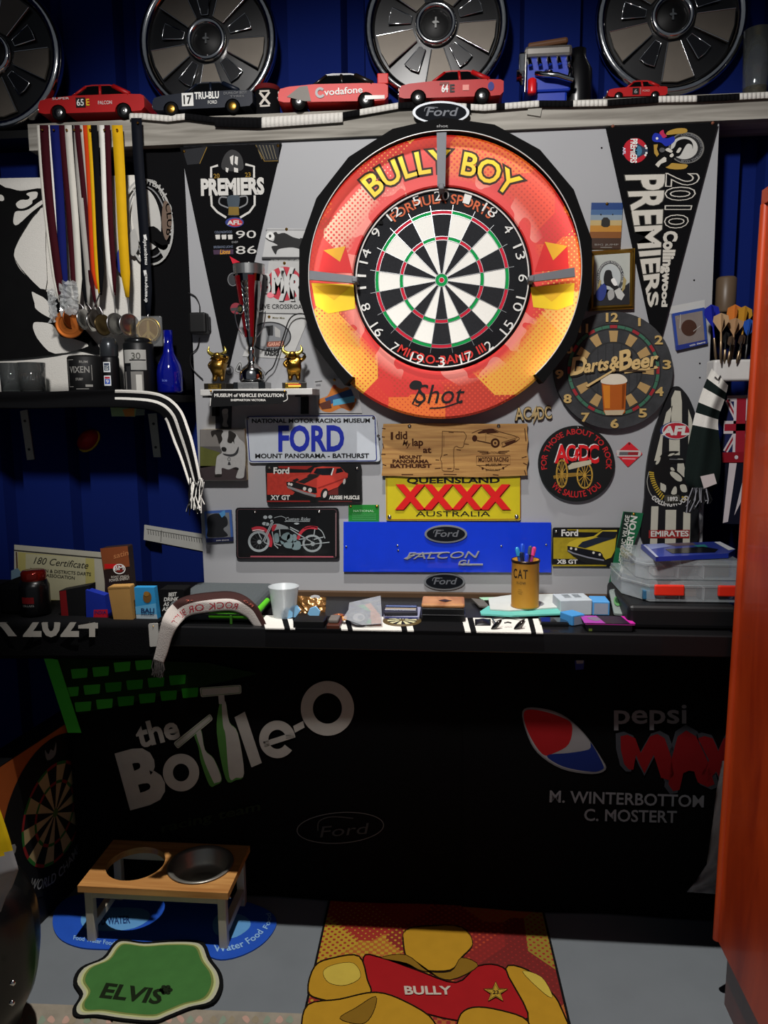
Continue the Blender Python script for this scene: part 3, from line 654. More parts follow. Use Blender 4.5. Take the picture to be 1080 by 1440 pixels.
for y0_, y1_ in ((330, 372), (380, 425)):
    mb.stroke([(203.5, y0_), (205, y0_+8)], 4, pl, C('#d8d8d6'), 1); txt(mb, 'dreampress' if y0_ > 350 else 'masquerade', pl, (207-(0 if y0_ < 350 else 0), y1_), (205-(0 if y0_ < 350 else -2), y0_+6), 4.5, C('#d8d8d6'), 1, 'b')
mb.obj('lettering', sl)
CLEAR = C('#d5d8d8', .15, alpha=.13, var=.3, bump=.6, scale=60, coat=.5)
MB().box(VP(-.036).at(210, 466), (.072, .012, .080), CLEAR, .004).obj('sleeve', sl)
# crinkled clear pouches around the silver discs
for x, y, w, h, lb in ((74, 430, .024, .085, 'crinkled clear pouch at the left of the copper medal'), (97, 420, .05, .09, 'crinkled clear pouch above the copper medal disc')):
    c = VP(-.036).at(x, y); bm = MB(); random.seed(x)
    bm.grid(lambda u, v: c+V(((u-.5)*w+random.uniform(-.003, .003), -.006*math.sin(u*pi)+random.uniform(-.006, .006), (.5-v)*h+random.uniform(-.003, .003))), 7, 12, C('#c9cccc', .08, alpha=.4, var=.4, bump=1, scale=40, coat=1), smooth=False)
    tag(bm.obj('clear_pouch', thick=.001), lb, 'plastic pouch')

# ================================================================ UPPER LEFT SHELF
SL = -.14; zs = W(120, 556, SL).z; WOODD = C('#141315', .7)
xr = W(238, 556, SL).x
t = thing('wall_shelf', 'dark wall shelf on pale metal brackets holding drinkware at left', 'shelf', V((-1.0, -.01, zs-.02)))
MB().box(((-1.75+xr)/2, (SL+WB)/2, zs-.010), (xr+1.75, WB-SL-.002, .02), WOODD, .002).obj('board', t)
for q in ([(28, 578), (38, 576), (48, 646), (38, 647)], [(208, 582), (220, 581), (226, 643), (216, 643)]):
    pl = VP(WB-.004); mb = MB(); mb.slab(q, PL((0, WB-.004, 0), (0, -1, 0)), .004, C('#b4b1a4', .5, .2)); a = pl.at(*q[0]); b = pl.at(*q[1])
    mb.box(((a.x+b.x)/2, (SL+.05+WB)/2, zs-.0225), (b.x-a.x, WB-SL-.05, .004), C('#b4b1a4', .5, .2)); k = mb.obj('bracket', t)
    screws(k, VP(WB-.008), [((q[0][0]+q[1][0])/2+2, q[0][1]+14), ((q[2][0]+q[3][0])/2-2, q[2][1]-14)], .004, DSTEEL)
def onshelf(x, Y): return V((W(x, 556, Y).x, Y, zs+.005))
def glass_at(label, x, Y, r, h, drink=None):
    o = onshelf(x, Y); t = thing('tumbler', label, 'glass', o, 'glasses on the left shelf')
    MB().lathe([(0, .004), (r*.9, 0), (r, h), (r-.002, h), (r*.85, .010), (0, .010)], o, GLASS, n=28).obj('glass', t)
    if drink: MB().lathe([(0, .011), (r*.84, .011), (r*.92, h*.7), (0, h*.7)], o, drink, n=24).obj('drink', t)
glass_at('clear tumbler, leftmost glass on the upper left shelf', 18, -.06, .030, .085)
glass_at('tumbler with a brownish drink, beside the leftmost clear glass', 47, -.06, .036, .085, C('#3a2a18', .2, trans=.5))
def curvetxt(mb, s, o, r, z, a0, a1, h, m, w='b', l=.0004, gap=0):
    """lettering wrapped round a bottle of radius r; angles about the vertical axis (0 = towards the camera)"""
    lay, lo, hi = layout(s, w, gap); ky = h/GL['cap']
    for x, vs, fs in lay:
        pts = []
        for a, b in vs:
            t_ = math.radians(a0+(a1-a0)*(x+a-lo)/(hi-lo)); pts.append(o+V(((r+l)*math.sin(t_), -(r+l)*math.cos(t_), z+b*ky)))
        mb.add(pts, fs, m)
def patch(mb, o, r, z0, z1, a0, a1, m, l=.0003, n=14):
    rr = r+l; mb.grid(lambda u, v: o+V((rr*math.sin(math.radians(a0+(a1-a0)*u)), -rr*math.cos(math.radians(a0+(a1-a0)*u)), z1+(z0-z1)*v)), n, 1, m)
o = onshelf(124, -.06); t = thing('stubby_cooler', 'black insulated cup with a pale outlined crest and lettering on the left shelf', 'cup', o)
MB().lathe([(0, 0), (.046, 0), (.048, .004), (.048, .095), (.044, .10), (.03, .102), (0, .102)], o, C('#0b0b0c', .6), n=36).obj('cup', t)
mb = MB(); G2 = C('#8d8b86', .6)
curvetxt(mb, 'VIXEN', o, .048, .055, -32, 34, .016, G2); curvetxt(mb, 'RUM', o, .048, .080, 5, 30, .006, G2); curvetxt(mb, 'STUBBY', o, .048, .035, -10, 14, .006, G2)
for a0_, a1_, z0_, z1_ in ((-42, -40, .02, .09), (40, 42, .035, .075), (-42, -15, .088, .0895), (-42, -20, .018, .0195), (-10, 30, .012, .0135), (20, 42, .018, .024)): patch(mb, o, .048, z0_, z1_, a0_, a1_, G2)
mb.obj('print', t)
o = onshelf(157, -.09); t = thing('drink_bottle', 'tall black drink bottle with two small shield stickers on the left shelf', 'bottle', o)
MB().lathe([(0, 0), (.022, 0), (.024, .004), (.024, .09), (.022, .096), (0, .096)], o, C('#0d0d10', .4), n=32).obj('body', t)
MB().lathe([(.0225, .096), (.0235, .10), (.0235, .125), (.018, .142), (.008, .146), (0, .146)], o, C('#3b3e42', .25, .5), n=32).obj('lid', t)
mb = MB()
for z0_, cs in ((.055, '#c9d3dc'), (.020, '#2a4fae')):
    patch(mb, o, .024, z0_, z0_+.026, -18, 26, C('#d9dde0', .5)); patch(mb, o, .024, z0_+.004, z0_+.017, -12, 20, C(cs if cs != '#c9d3dc' else '#3a4a5c', .5), .0007)
    patch(mb, o, .024, z0_+.018, z0_+.023, -12, 20, C('#23304a' if cs == '#c9d3dc' else '#b0263a', .5), .0007); curvetxt(mb, '9' if cs != '#c9d3dc' else 'LG', o, .024, z0_+.006, -4, 12, .009, WHITE, 'b', .001)
mb.obj('sticker', t)
o = onshelf(198, -.07); t = thing('stubby_holder', 'black holder with a greyish white printed label right of the tall black bottle', 'can holder', o)
MB().lathe([(0, 0), (.037, 0), (.039, .005), (.039, .128), (.034, .134), (0, .134)], o, C('#0e1012', .45), n=36).obj('sleeve', t)
mb = MB(); patch(mb, o, .039, .078, .112, -44, 50, C('#a5a49f', .8)); patch(mb, o, .039, .060, .080, -10, 50, C('#9a9a96', .8)); patch(mb, o, .039, .003, .056, -44, 36, C('#7c7a76', .8)); patch(mb, o, .039, .01, .07, -34, -12, C('#28282a', .8), .0006)
patch(mb, o, .039, .004, .048, 8, 30, C('#c3c1ba', .8), .0006); patch(mb, o, .039, .084, .087, -15, 48, C('#1c1c1e'), .0007); curvetxt(mb, '30', o, .039, .088, -5, 28, .016, C('#55554f'), 'b', .0008); mb.obj('label', t)
MB().lathe([(.034, .134), (.034, .142), (.02, .146), (0, .146)], o, C('#26282a', .2, .6), n=32).obj('lid', t)
o = onshelf(240, -.05); t = thing('blue_bottle', 'cobalt blue glass bottle at the right end of the upper left shelf', 'bottle', o)
MB().lathe([(0, 0), (.030, 0), (.034, .006), (.034, .055), (.030, .075), (.015, .105), (.012, .125), (.012, .165), (0, .166)], o, C('#0b1690', .08, trans=.35, coat=.6), n=36).obj('glass', t)
mb = MB(); curvetxt(mb, 'ice', o, .034, .03, -15, 8, .007, C('#5a6ac0')); mb.obj('print', t)
# scarf laid over the shelf front and hanging down at its right end
t = thing('striped_scarf', 'black and white scarf laid along the left shelf, its tasselled end hanging down', 'scarf', V((xr, SL-.01, zs)))
path = spl([(-60, 560), (40, 561), (120, 559), (180, 559), (222, 564), (244, 580), (255, 606), (266, 640), (276, 680)], 5, False)
SP = VP(SL-.012); nP = len(path)-1
def scarf_pt(u, v):
    k = u*nP; i = min(int(k), nP-1); f = k-i; x = path[i][0]*(1-f)+path[i+1][0]*f; y = path[i][1]*(1-f)+path[i+1][1]*f
    dx, dy = path[min(i+1, nP)][0]-path[max(i-1, 0)][0], path[min(i+1, nP)][1]-path[max(i-1, 0)][1]; q = math.hypot(dx, dy); nx, ny = dy/q, -dx/q
    w = 22+5*min(1, u/.7) if u < .8 else 27-9*(u-.8)/.2; o_ = (v-.42)*-w
    return SP.at(x+nx*o_, y+ny*o_, .004*math.sin(v*6+u*8)+.006*max(0, u-.55))
def scm(u, v): return CLOTHW if ((v < .14 or .40 < v < .56) and u > .34) or (v > .86 and u > .62) else CLOTHB
mb = MB(); mb.grid(scarf_pt, 60, 14, CLOTHB, True, scm); mb.obj('woven_band', t, thick=.004)
mb = MB(); random.seed(3)
for i in range(26):
    u = i/25; x = 267+u*20; y = 676+random.uniform(-4, 4); p = [SP.at(x, y, .008), SP.at(x+random.uniform(-3, 5)-2, y+20, .012+.006*random.random()), SP.at(x+random.uniform(-5, 7)-3, y+42+random.uniform(-8, 4), .008+.01*random.random())]
    mb.tube(p, .0016, CLOTHW if i % 2 else CLOTHB, 5)
mb.obj('tassel', t)
mb = MB(); SPB = VP(SL+.03)
mb.px([(155, 572), (192, 573), (190, 586), (157, 585)], SPB, C('#8fae7e', .7), 1); mb.px([(172, 576), (189, 573), (189, 585), (176, 586)], SPB, C('#c98a4a', .7), 2); mb.prism([SPB.at(*p) for p in [(155, 572), (203, 573), (203, 584), (157, 586)]], (0, .002, 0), C('#6b7a72', .7))
tag(mb.obj('picture_card'), 'small green and orange picture card hanging under the left shelf', 'card')
# red knob light on the wall below the shelf
c = VP(WB-.002).at(126, 620); t = thing('push_light', 'red dome with a yellow rim on the blue wall under the left shelf', 'push light', c)
MB().lathe([(.040, 0), (.040, .006), (.034, .008)], c, C('#c9a828', .5), (0, -1, 0), 32, sq=(1, .62)).obj('rim', t)
MB().lathe([(.036, .006), (.034, .022), (.022, .036), (0, .042)], c+V((0, 0, .004)), C('#a01414', .5), (0, -1, 0), 32, sq=(1, .68)).obj('dome', t)

# ================================================================ LOWER LEFT SHELF
LY = -.335; zl = W(120, 876, LY).z
t = thing('wall_shelf', 'low dark shelf at left covered by a black lettered towel', 'shelf', V((-1.1, -.04, zl-.03)))
lx = W(224, 876, LY).x
MB().box(((-1.75+lx)/2, (LY+WB)/2, zl-.016), (lx+1.75, WB-LY-.004, .03), WOODD, .002).obj('board', t)
t = thing('black_towel', 'black towel with pale block lettering draped over the lower left shelf', 'towel', V((-1.2, LY, zl)))
TP = VP(LY-.006); mb = MB()
def tow(u, v): 
    x = -30+u*250
    if v < .3: p = TP.at(x, 874); return V((p.x, LY-.006+(1-v/.3)*.2, zl+.003))
    return TP.at(x, 874+(v-.3)/.7*52, .002*math.sin(u*20))
mb.grid(tow, 40, 14, CLOTHB); mb.obj('cloth', t, thick=.003)
mb = MB(); txt(mb, 'R', VP(LY-.012), (-12, 893), (20, 893), 36, C('#b9b4aa', .9), 1, 'h', clip=875); txt(mb, '2024', VP(LY-.012), (34, 894), (136, 894), 36, C('#b9b4aa', .9), 1, 'h', clip=875); mb.obj('lettering', t)
def LS(x, Y): return V((W(x, 876, Y).x, Y, zl+.006))
# certificate leaning
t, pl = sign('certificate', 'cream certificate reading 180 standing behind the clutter on the low shelf', 'certificate', [(20, 766), (146, 777), (148, 860), (20, 852)], -.12, .002, C('#b9b5a4', .7), part='paper')
z = Z(0, 740, 260/1080); mb = MB(); mb.px(z(105, 150, 550, 190, 560, 480, 105, 460), pl, C('#b8ae6a', .7), 1); mb.px(z(150, 160, 500, 185, 500, 440, 150, 420), pl, C('#bdb896', .7), 2)
mb.stroke(z(80, 140, 610, 188), 1.6, pl, C('#3a3630'), 3); mb.stroke(z(95, 150, 100, 250), 2, pl, C('#5a4028'), 3)
txt(mb, '180 Certificate', pl, z(195, 218)[0], z(510, 248)[0], 9.5, C('#2c2a26'), 4, 'r', sh=.3); txt(mb, 'DARWIN & DISTRICTS DARTS', pl, z(175, 262)[0], z(530, 290)[0], 4.4, C('#2c2a26'), 4, 'b'); txt(mb, 'ASSOCIATION', pl, z(270, 295)[0], z(435, 312)[0], 4.4, C('#2c2a26'), 4, 'b'); mb.obj('lettering', t)
mb = MB().prism([VP(-.13).at(*p) for p in z(65, 260, 100, 245, 145, 300, 150, 350, 65, 335)], (0, .003, 0), C('#6f8a9a', .5)); tag(mb.obj('card'), 'pale blue card against the left edge of the certificate', 'card')
# satin tube
zz = z
t, pl = sign('coffee_packet', 'brown and black packet with a round emblem standing above the tan paper bag', 'packet', zz(585, 130, 745, 115, 782, 525, 640, 530), -.265, .03, C('#241713', .5), r=3, part='packet')
mb = MB(); mb.px(zz(585, 130, 745, 115, 758, 235, 605, 255), pl, C('#7a3f20', .5), 1); txt(mb, 'satin', pl, zz(665, 190)[0], zz(750, 168)[0], 7, C('#a86a40'), 2, 'b', sh=.2); mb.px(zz(610, 220, 690, 220, 690, 246, 612, 248), pl, C('#b81414'), 2)
mb.stroke(ell(*zz(697, 250)[0], 8, 6.5, 28), 1.4, pl, WHITE, 3, True); mb.px(ell(*zz(697, 248)[0], 6.5, 5, 24), pl, C('#7a1a14'), 3); txt(mb, 'BM', pl, zz(668, 258)[0], zz(722, 254)[0], 6, WHITE, 4, 'b'); txt(mb, 'ROAST WHOLE', pl, zz(650, 302)[0], zz(752, 296)[0], 2.6, C('#b9b4aa'), 3, 'b'); txt(mb, 'POWER ENERGY', pl, zz(640, 326)[0], zz(758, 310)[0], 4, C('#b9b4aa'), 3, 'b'); mb.obj('label', t)
t, pl = sign('paper_bag', 'plain tan paper bag or sleeve standing below the brown packet', 'paper bag', zz(628, 355, 755, 350, 778, 560, 668, 568), -.315, .03, C('#a07a45', .8), r=2, part='paper')
mb = MB(); mb.stroke(zz(632, 366, 757, 360), .8, pl, C('#6a4e28'), 1); mb.stroke(zz(665, 556, 776, 548), .8, pl, C('#6a4e28'), 1); mb.obj('crease', t)
t, pl = sign('paperback', 'blue book with red lettering left of the tan paper bag', 'book', zz(500, 372, 610, 405, 634, 568, 505, 568), -.300, .025, C('#15298c', .5), part='cover')
mb = MB(); mb.px(zz(548, 488, 628, 486, 634, 545, 545, 545), pl, C('#b0122a'), 1); txt(mb, 'INDIA', pl, zz(552, 512)[0], zz(620, 512)[0], 4, C('#1a1f60'), 2); mb.obj('lettering', t)
t, pl = sign('travel_guide', 'sky blue guide book with dark lettering right of the tan paper bag', 'book', zz(783, 358, 900, 358, 925, 562, 800, 568), -.305, .02, C('#2a84b8', .5), part='cover')
mb = MB(); mb.px(zz(795, 515, 915, 515, 925, 562, 800, 566), pl, C('#a9b6bd'), 1); mb.px(zz(790, 470, 910, 450, 915, 515, 795, 517), pl, C('#5aa0c8'), 1); mb.px(ell(*zz(860, 415)[0], 6, 8, 20), pl, C('#6a4a20'), 2); mb.px(ell(*zz(855, 395)[0], 4, 3.5, 16), pl, C('#8a6428'), 3); txt(mb, 'BALI', pl, zz(825, 505)[0], zz(900, 505)[0], 6, C('#16305a'), 3, 'h'); txt(mb, 'DREAMS', pl, zz(825, 520)[0], zz(900, 520)[0], 2.6, C('#16305a'), 3, 'b'); mb.obj('print', t)
t, pl = sign('black_album', 'black book with a dark red spine in the middle of the low shelf', 'book', zz(345, 378, 520, 345, 530, 570, 360, 575), -.29, .035, C('#101011', .5), part='cover')
MB().px(zz(348, 380, 385, 374, 405, 572, 362, 575), pl, C('#7a1014'), 1).obj('spine', t)
o = LS(52, -.28); t = thing('dark_bottle', 'black bottle with a shiny red cap and dark red label band on the low shelf', 'bottle', o)
MB().lathe([(0, 0), (.034, 0), (.036, .005), (.036, .072), (.030, .088), (0, .088)], o, C('#0b0b0c', .3), n=32).obj('body', t)
MB().lathe([(.029, .088), (.030, .092), (.030, .106), (.026, .112), (0, .112)], o, C('#7a1c12', .12, .5), n=32).obj('cap', t)
mb = MB(); patch(mb, o, .036, .034, .050, -25, 25, C('#7a1014')); curvetxt(mb, 'MILWAUKEE'[:0]+'CELLARS', o, .036, .026, -22, 24, .005, C('#8a8a86')); mb.obj('label', t)
mb = MB().box(V((W(22, 850, -.27).x, -.24, zl+.044)), (.07, .10, .08), C('#0a0a0b', .8), .012); tag(mb.obj('black_pouch'), 'black pouch at the far left of the low shelf', 'pouch')
t, pl = sign('can_cooler', 'black can cooler printed with white slanted capitals beside the draped scarf', 'can holder', zz(925, 370, 1075, 370, 1065, 560, 930, 560), -.28, .05, C('#0a0a0b', .8), r=3, part='sleeve')
mb = MB()
for s, x0_, x1_, y in (('BEST', 985, 1030, 410), ('DRINK', 958, 1040, 438), ('AS COLD', 955, 1070, 466), ('AS YOU', 948, 1050, 494), ('CAN', 978, 1030, 520)): txt(mb, s, pl, zz(x0_, y)[0], zz(x1_, y-3)[0], 5, C('#c9c6be'), 1, 'h', sh=.15)
mb.obj('lettering', t)
t, pl = sign('paper_tag', 'blank white tag hanging from the right end of the low shelf', 'tag', zz(866, 570, 922, 566, 930, 700, 875, 705), LY-.012, .002, C('#b6b3ad', .7), r=2, part='paper'); MB().lathe([(.0018, 0), (0, .002)], pl.at(*zz(895, 585)[0]), BRASS, pl.n, 8).obj('pin', t)
# slanted white strip on the wall
t, pl = sign('paper_strip', 'long white perforated strip slanting across the blue wall to the panel', 'paper strip', [(203, 738), (290, 752), (290, 776), (202, 759)], .114, .003, C('#a9a8a2', .7), part='strip')
mb = MB(); mb.stroke([(206, 744), (288, 758)], 1, pl, C('#4a4a48'), 1); 
for i in range(22): x = 208+i*3.6; mb.stroke([(x, 745+(x-206)*.165), (x+.8, 751+(x-206)*.165)], .8, pl, C('#3c3c3a'), 1)
mb.stroke([(227, 745), (226, 762)], .8, pl, C('#55554f'), 1); mb.obj('print', t)
# ================================================================ ON THE PANEL, LEFT PART
def brooch(t, pl, pts, m=None): screws(t, pl, pts, .004, m or BRASS, 'pin')
# 2023 pennant
t, pl = sign('pennant', 'black premiers pennant with scores 90 and 86 left of the dartboard', 'pennant', [(253, 207), (396, 201), (322, 515), (318, 515)], -.008, .003, CLOTHB, part='cloth')
z = Z(240, 180, 210/720); mb = MB(); PG = C('#c9c7c2', .8); GD = C('#8a6d2c', .7)
mb.px(z(58, 105, 175, 90, 140, 172, 80, 178), pl, C('#2a2b2e', .9), 1); mb.px(z(410, 82, 525, 74, 518, 158, 452, 160), pl, C('#2a2b2e', .9), 1)
for i in range(6): mb.stroke(z(412+i*16, 82, 440+i*14, 150), .8, pl, C('#6a6248'), 2)
mb.stroke(z(140, 172, 175, 92), .8, pl, GD, 2); mb.stroke(z(410, 82, 452, 160, 518, 158), .8, pl, GD, 2)
mb.stroke(z(228, 180, 195, 190, 195, 240), 3, pl, PG, 2); mb.stroke(z(360, 175, 402, 185, 402, 240), 3, pl, PG, 2)
mb.stroke(z(195, 325, 198, 375, 225, 405, 268, 432), 3, pl, PG, 2); mb.stroke(z(405, 325, 405, 370, 380, 405, 335, 432), 3, pl, PG, 2)
mb.px(spl(z(250, 200, 255, 140, 290, 105, 330, 120, 350, 165, 340, 205), 4), pl, C('#161618'), 2); mb.px(z(285, 140, 303, 130, 300, 180, 290, 172), pl, PG, 3); mb.px(z(310, 135, 325, 140, 322, 180, 308, 170), pl, PG, 3); mb.px(z(265, 190, 280, 195, 275, 215, 266, 210), pl, PG, 3); mb.px(z(305, 190, 325, 195, 325, 215, 306, 212), pl, PG, 3)
txt(mb, '20', pl, z(208, 242)[0], z(236, 240)[0], 6, GD, 3, 'b'); txt(mb, '23', pl, z(360, 236)[0], z(386, 234)[0], 6, GD, 3, 'b')
txt(mb, 'PREMIERS', pl, z(150, 322)[0], z(448, 315)[0], 21, PG, 4, 'x')
mb.px(spl(z(275, 330, 330, 328, 328, 380, 315, 400, 330, 420, 275, 420, 290, 400, 278, 380), 3), pl, C('#39424a', .4, .6), 3); mb.stroke(spl(z(272, 335, 240, 335, 236, 365, 278, 385), 4, False), 2, pl, GREY, 3); mb.stroke(spl(z(332, 332, 366, 330, 366, 365, 330, 385), 4, False), 2, pl, GREY, 3); mb.px(z(280, 380, 328, 380, 330, 420, 278, 420), pl, C('#6a5522', .5, .6), 4)
mb.px(ell(*z(308, 455)[0], 13, 7), pl, C('#1c2f7a'), 5); mb.px(ell(*z(312, 456)[0], 10, 5.5), pl, C('#b0202c'), 6); txt(mb, 'AFL', pl, z(274, 466)[0], z(340, 464)[0], 5.5, PG, 7, 'h')
txt(mb, '90', pl, z(315, 532)[0], z(412, 530)[0], 10.5, PG, 3, 'x'); txt(mb, '86', pl, z(315, 608)[0], z(414, 605)[0], 11, PG, 3, 'x')
for i in range(3): mb.px(z(215+i*30, 515, 238+i*30, 514, 238+i*30, 536, 218+i*30, 537), pl, PG, 3)
txt(mb, 'COLLINGWOOD', pl, z(212, 508)[0], z(296, 506)[0], 3.2, C('#5a6478'), 3, 'b'); txt(mb, 'BRISBANE LIONS', pl, z(208, 580)[0], z(300, 577)[0], 3.2, C('#5a6478'), 3, 'b'); mb.px(z(205, 588, 302, 585, 302, 608, 208, 610), pl, C('#3a1f3c'), 3); txt(mb, 'Lions', pl, z(238, 608)[0], z(285, 606)[0], 6, C('#c98a1c'), 4, 'h', sh=.2); txt(mb, 'DEF', pl, z(295, 555)[0], z(325, 554)[0], 2.6, GREY, 3)
mb.px(ell(*z(300, 730)[0], 7, 9, 24), pl, C('#2a2b2e'), 2); mb.stroke(ell(*z(300, 730)[0], 7, 9, 24), 1, pl, GREY, 3, True); mb.px(ell(*z(315, 870)[0], 8, 8, 24), pl, C('#8a2a38'), 2); mb.px(z(290, 868, 340, 864, 340, 878, 290, 882), pl, C('#3a3a3c'), 3)
mb.obj('print', t); brooch(t, pl, [(259, 213), (391, 205)])
# red felt pennant behind the cup
tag(MB().slab(z(284, 618, 362, 662, 420, 700, 330, 730), VP(-.012), .003, C('#c62c3c', .9)).obj('pennant'), 'small plain red felt pennant tip sticking up behind the trophy cup', 'pennant')
# bull silhouette card, BMXR card, museum card
t, pl = sign('picture_card', 'white card with a black running bull silhouette left of the dartboard', 'card', [(376, 321), (433, 322), (428, 363), (369, 362)], -.003, .002, C('#b9b9b8', .6), part='card')
z = Z(330, 310, 120/823); mb = MB()
mb.px(spl(z(295, 165, 325, 195, 375, 215, 415, 240, 375, 245, 355, 260, 395, 330, 410, 290, 450, 270, 560, 260, 660, 285, 720, 280, 720, 200, 640, 180, 560, 160, 480, 120, 420, 130, 400, 110, 370, 125, 385, 150, 370, 200), 3), pl, INK, 1); mb.px(spl(z(300, 150, 340, 110, 375, 130, 380, 170, 340, 190), 4), pl, C('#d9d9d6'), 2); mb.px(spl(z(330, 140, 350, 138, 352, 160, 335, 165), 4), pl, INK, 3); mb.stroke(spl(z(630, 175, 670, 170, 685, 110), 4, False), 1.5, pl, INK, 1)
mb.stroke(z(300, 90, 700, 92), 1, pl, GREY, 1); mb.px(z(262, 352, 700, 352, 700, 375, 262, 372), pl, C('#2c2c2e'), 1); mb.obj('print', t); brooch(t, pl, [z(500, 85)[0]])
t, pl = sign('picture_card', 'white card with a red ellipse and large overlapping letters left of the dartboard', 'card', [(378, 367), (433, 367), (437, 441), (370, 440)], -.004, .002, C('#b4b4b2', .6), part='card')
mb = MB(); mb.px(ell(*z(480, 610)[0], 25, 24), pl, C('#b8283a'), 1)
for dx, m, l in ((1.5, INK, 2), (0, C('#c4c4c2'), 4)):
    for s, a, b, y, h in (('B', 290, 340, 690, 24), ('M', 365, 468, 690, 28), ('X', 440, 560, 755, 41), ('R', 540, 640, 745, 31)): q0, q1 = z(a, y)[0], z(b, y)[0]; txt(mb, s, pl, (q0[0]+dx, q0[1]+dx), (q1[0]+dx, q1[1]+dx), h, m, l, 'x')
mb.px(ell(*z(345, 720)[0], 5, 4, 16), pl, C('#e8808c'), 3)
txt(mb, 'LIVE CROSSROADS', pl, z(240, 850)[0], z(715, 853)[0], 6, INK, 2, 'b'); mb.stroke(z(262, 372, 700, 375), 1, pl, INK, 2); txt(mb, 'at the museum and gallery', pl, z(350, 390)[0], z(650, 388)[0], 2.2, WHITE, 3, 'r'); mb.obj('print', t); brooch(t, pl, [z(480, 412)[0]])
t, pl = sign('picture_card', 'white card with a round black photo behind the trophy cup and cable', 'card', [(366, 441), (436, 443), (410, 505), (341, 501)], -.002, .0015, C('#bcbcba', .6), part='card')
mb = MB(); mb.px(ell(*z(340, 1120)[0], 30, 21), pl, C('#26272a'), 1); mb.px(ell(*z(340, 1120)[0], 28, 19), pl, C('#7d7f82'), 2); mb.px(z(300, 1020, 370, 1010, 370, 1110, 320, 1110), pl, C('#1f2022'), 3); mb.px(z(250, 1040, 300, 1040, 300, 1220, 250, 1210), pl, C('#9a9b9c'), 3); mb.px(z(385, 1020, 440, 1060, 440, 1130, 390, 1120), pl, C('#aaa9a6'), 3)
mb.px(z(310, 1170, 470, 1160, 480, 1215, 310, 1220), pl, C('#8a4a3a'), 4); txt(mb, 'GARAGE', pl, z(325, 1212)[0], z(465, 1205)[0], 5, C('#d9a08a'), 5, 'h'); txt(mb, 'MILK BAR', pl, z(305, 1262)[0], z(430, 1268)[0], 5, INK, 4, 'x'); txt(mb, 'RAIDIO', pl, z(290, 1300)[0], z(425, 1305)[0], 5, INK, 4, 'x'); txt(mb, 'Motor Mate', pl, z(365, 945)[0], z(480, 948)[0], 2.5, C('#6a6238'), 4); mb.obj('print', t); brooch(t, pl, [z(332, 930)[0]])
# ------------------------------------------------ trophy shelf
TY = -.115; PLT = VP(TY); zt = PLT.at(350, 547).z; xa, xb = PLT.at(281, 547).x, PLT.at(439, 547).x
t = thing('trophy_shelf', 'small whitish shelf carrying two gold bull figures and a cup', 'shelf', V(((xa+xb)/2, 0, zt-.016)))
MB().box(((xa+xb)/2, TY/2, zt-.008), (xb-xa, -TY-.002, .016), C('#b4b3b0', .6, var=.2, scale=40), .0015).obj('board', t)
for q in (rect(423, 558, 434, 582), rect(298, 558, 309, 585)):
    MB().slab(q, WALL, .004, BLACK).box(((W(q[0][0], 560, 0).x+W(q[1][0], 560, 0).x)/2, TY*.4, zt-.0185), (.016, -TY*.75, .004), BLACK).obj('bracket', t)
t, pl = sign('museum_label', 'black label with white capitals hung on the front edge of the trophy shelf', 'label', Z(280, 465, 160/1080)(135, 568, 830, 572, 832, 665, 785, 690, 100, 725, 112, 640), TY-.006, .003, C('#0c0c0d', .4), part='plate')
z = Z(280, 465, 160/1080); mb = MB(); txt(mb, 'MUSEUM of VEHICLE EVOLUTION', pl, z(145, 628)[0], z(800, 628)[0], 4.4, PG, 2, 'h'); txt(mb, 'SHEPPARTON VICTORIA', pl, z(300, 668)[0], z(632, 668)[0], 2.8, PG, 2, 'h'); mb.stroke(z(112, 640, 104, 715), 1, pl, PG, 2); mb.stroke(spl(z(832, 600, 838, 650, 800, 672), 4, False), 1, pl, PG, 2); mb.obj('lettering', t); screws(t, pl, z(112, 574, 812, 574), .003, BRASS, 'pin')
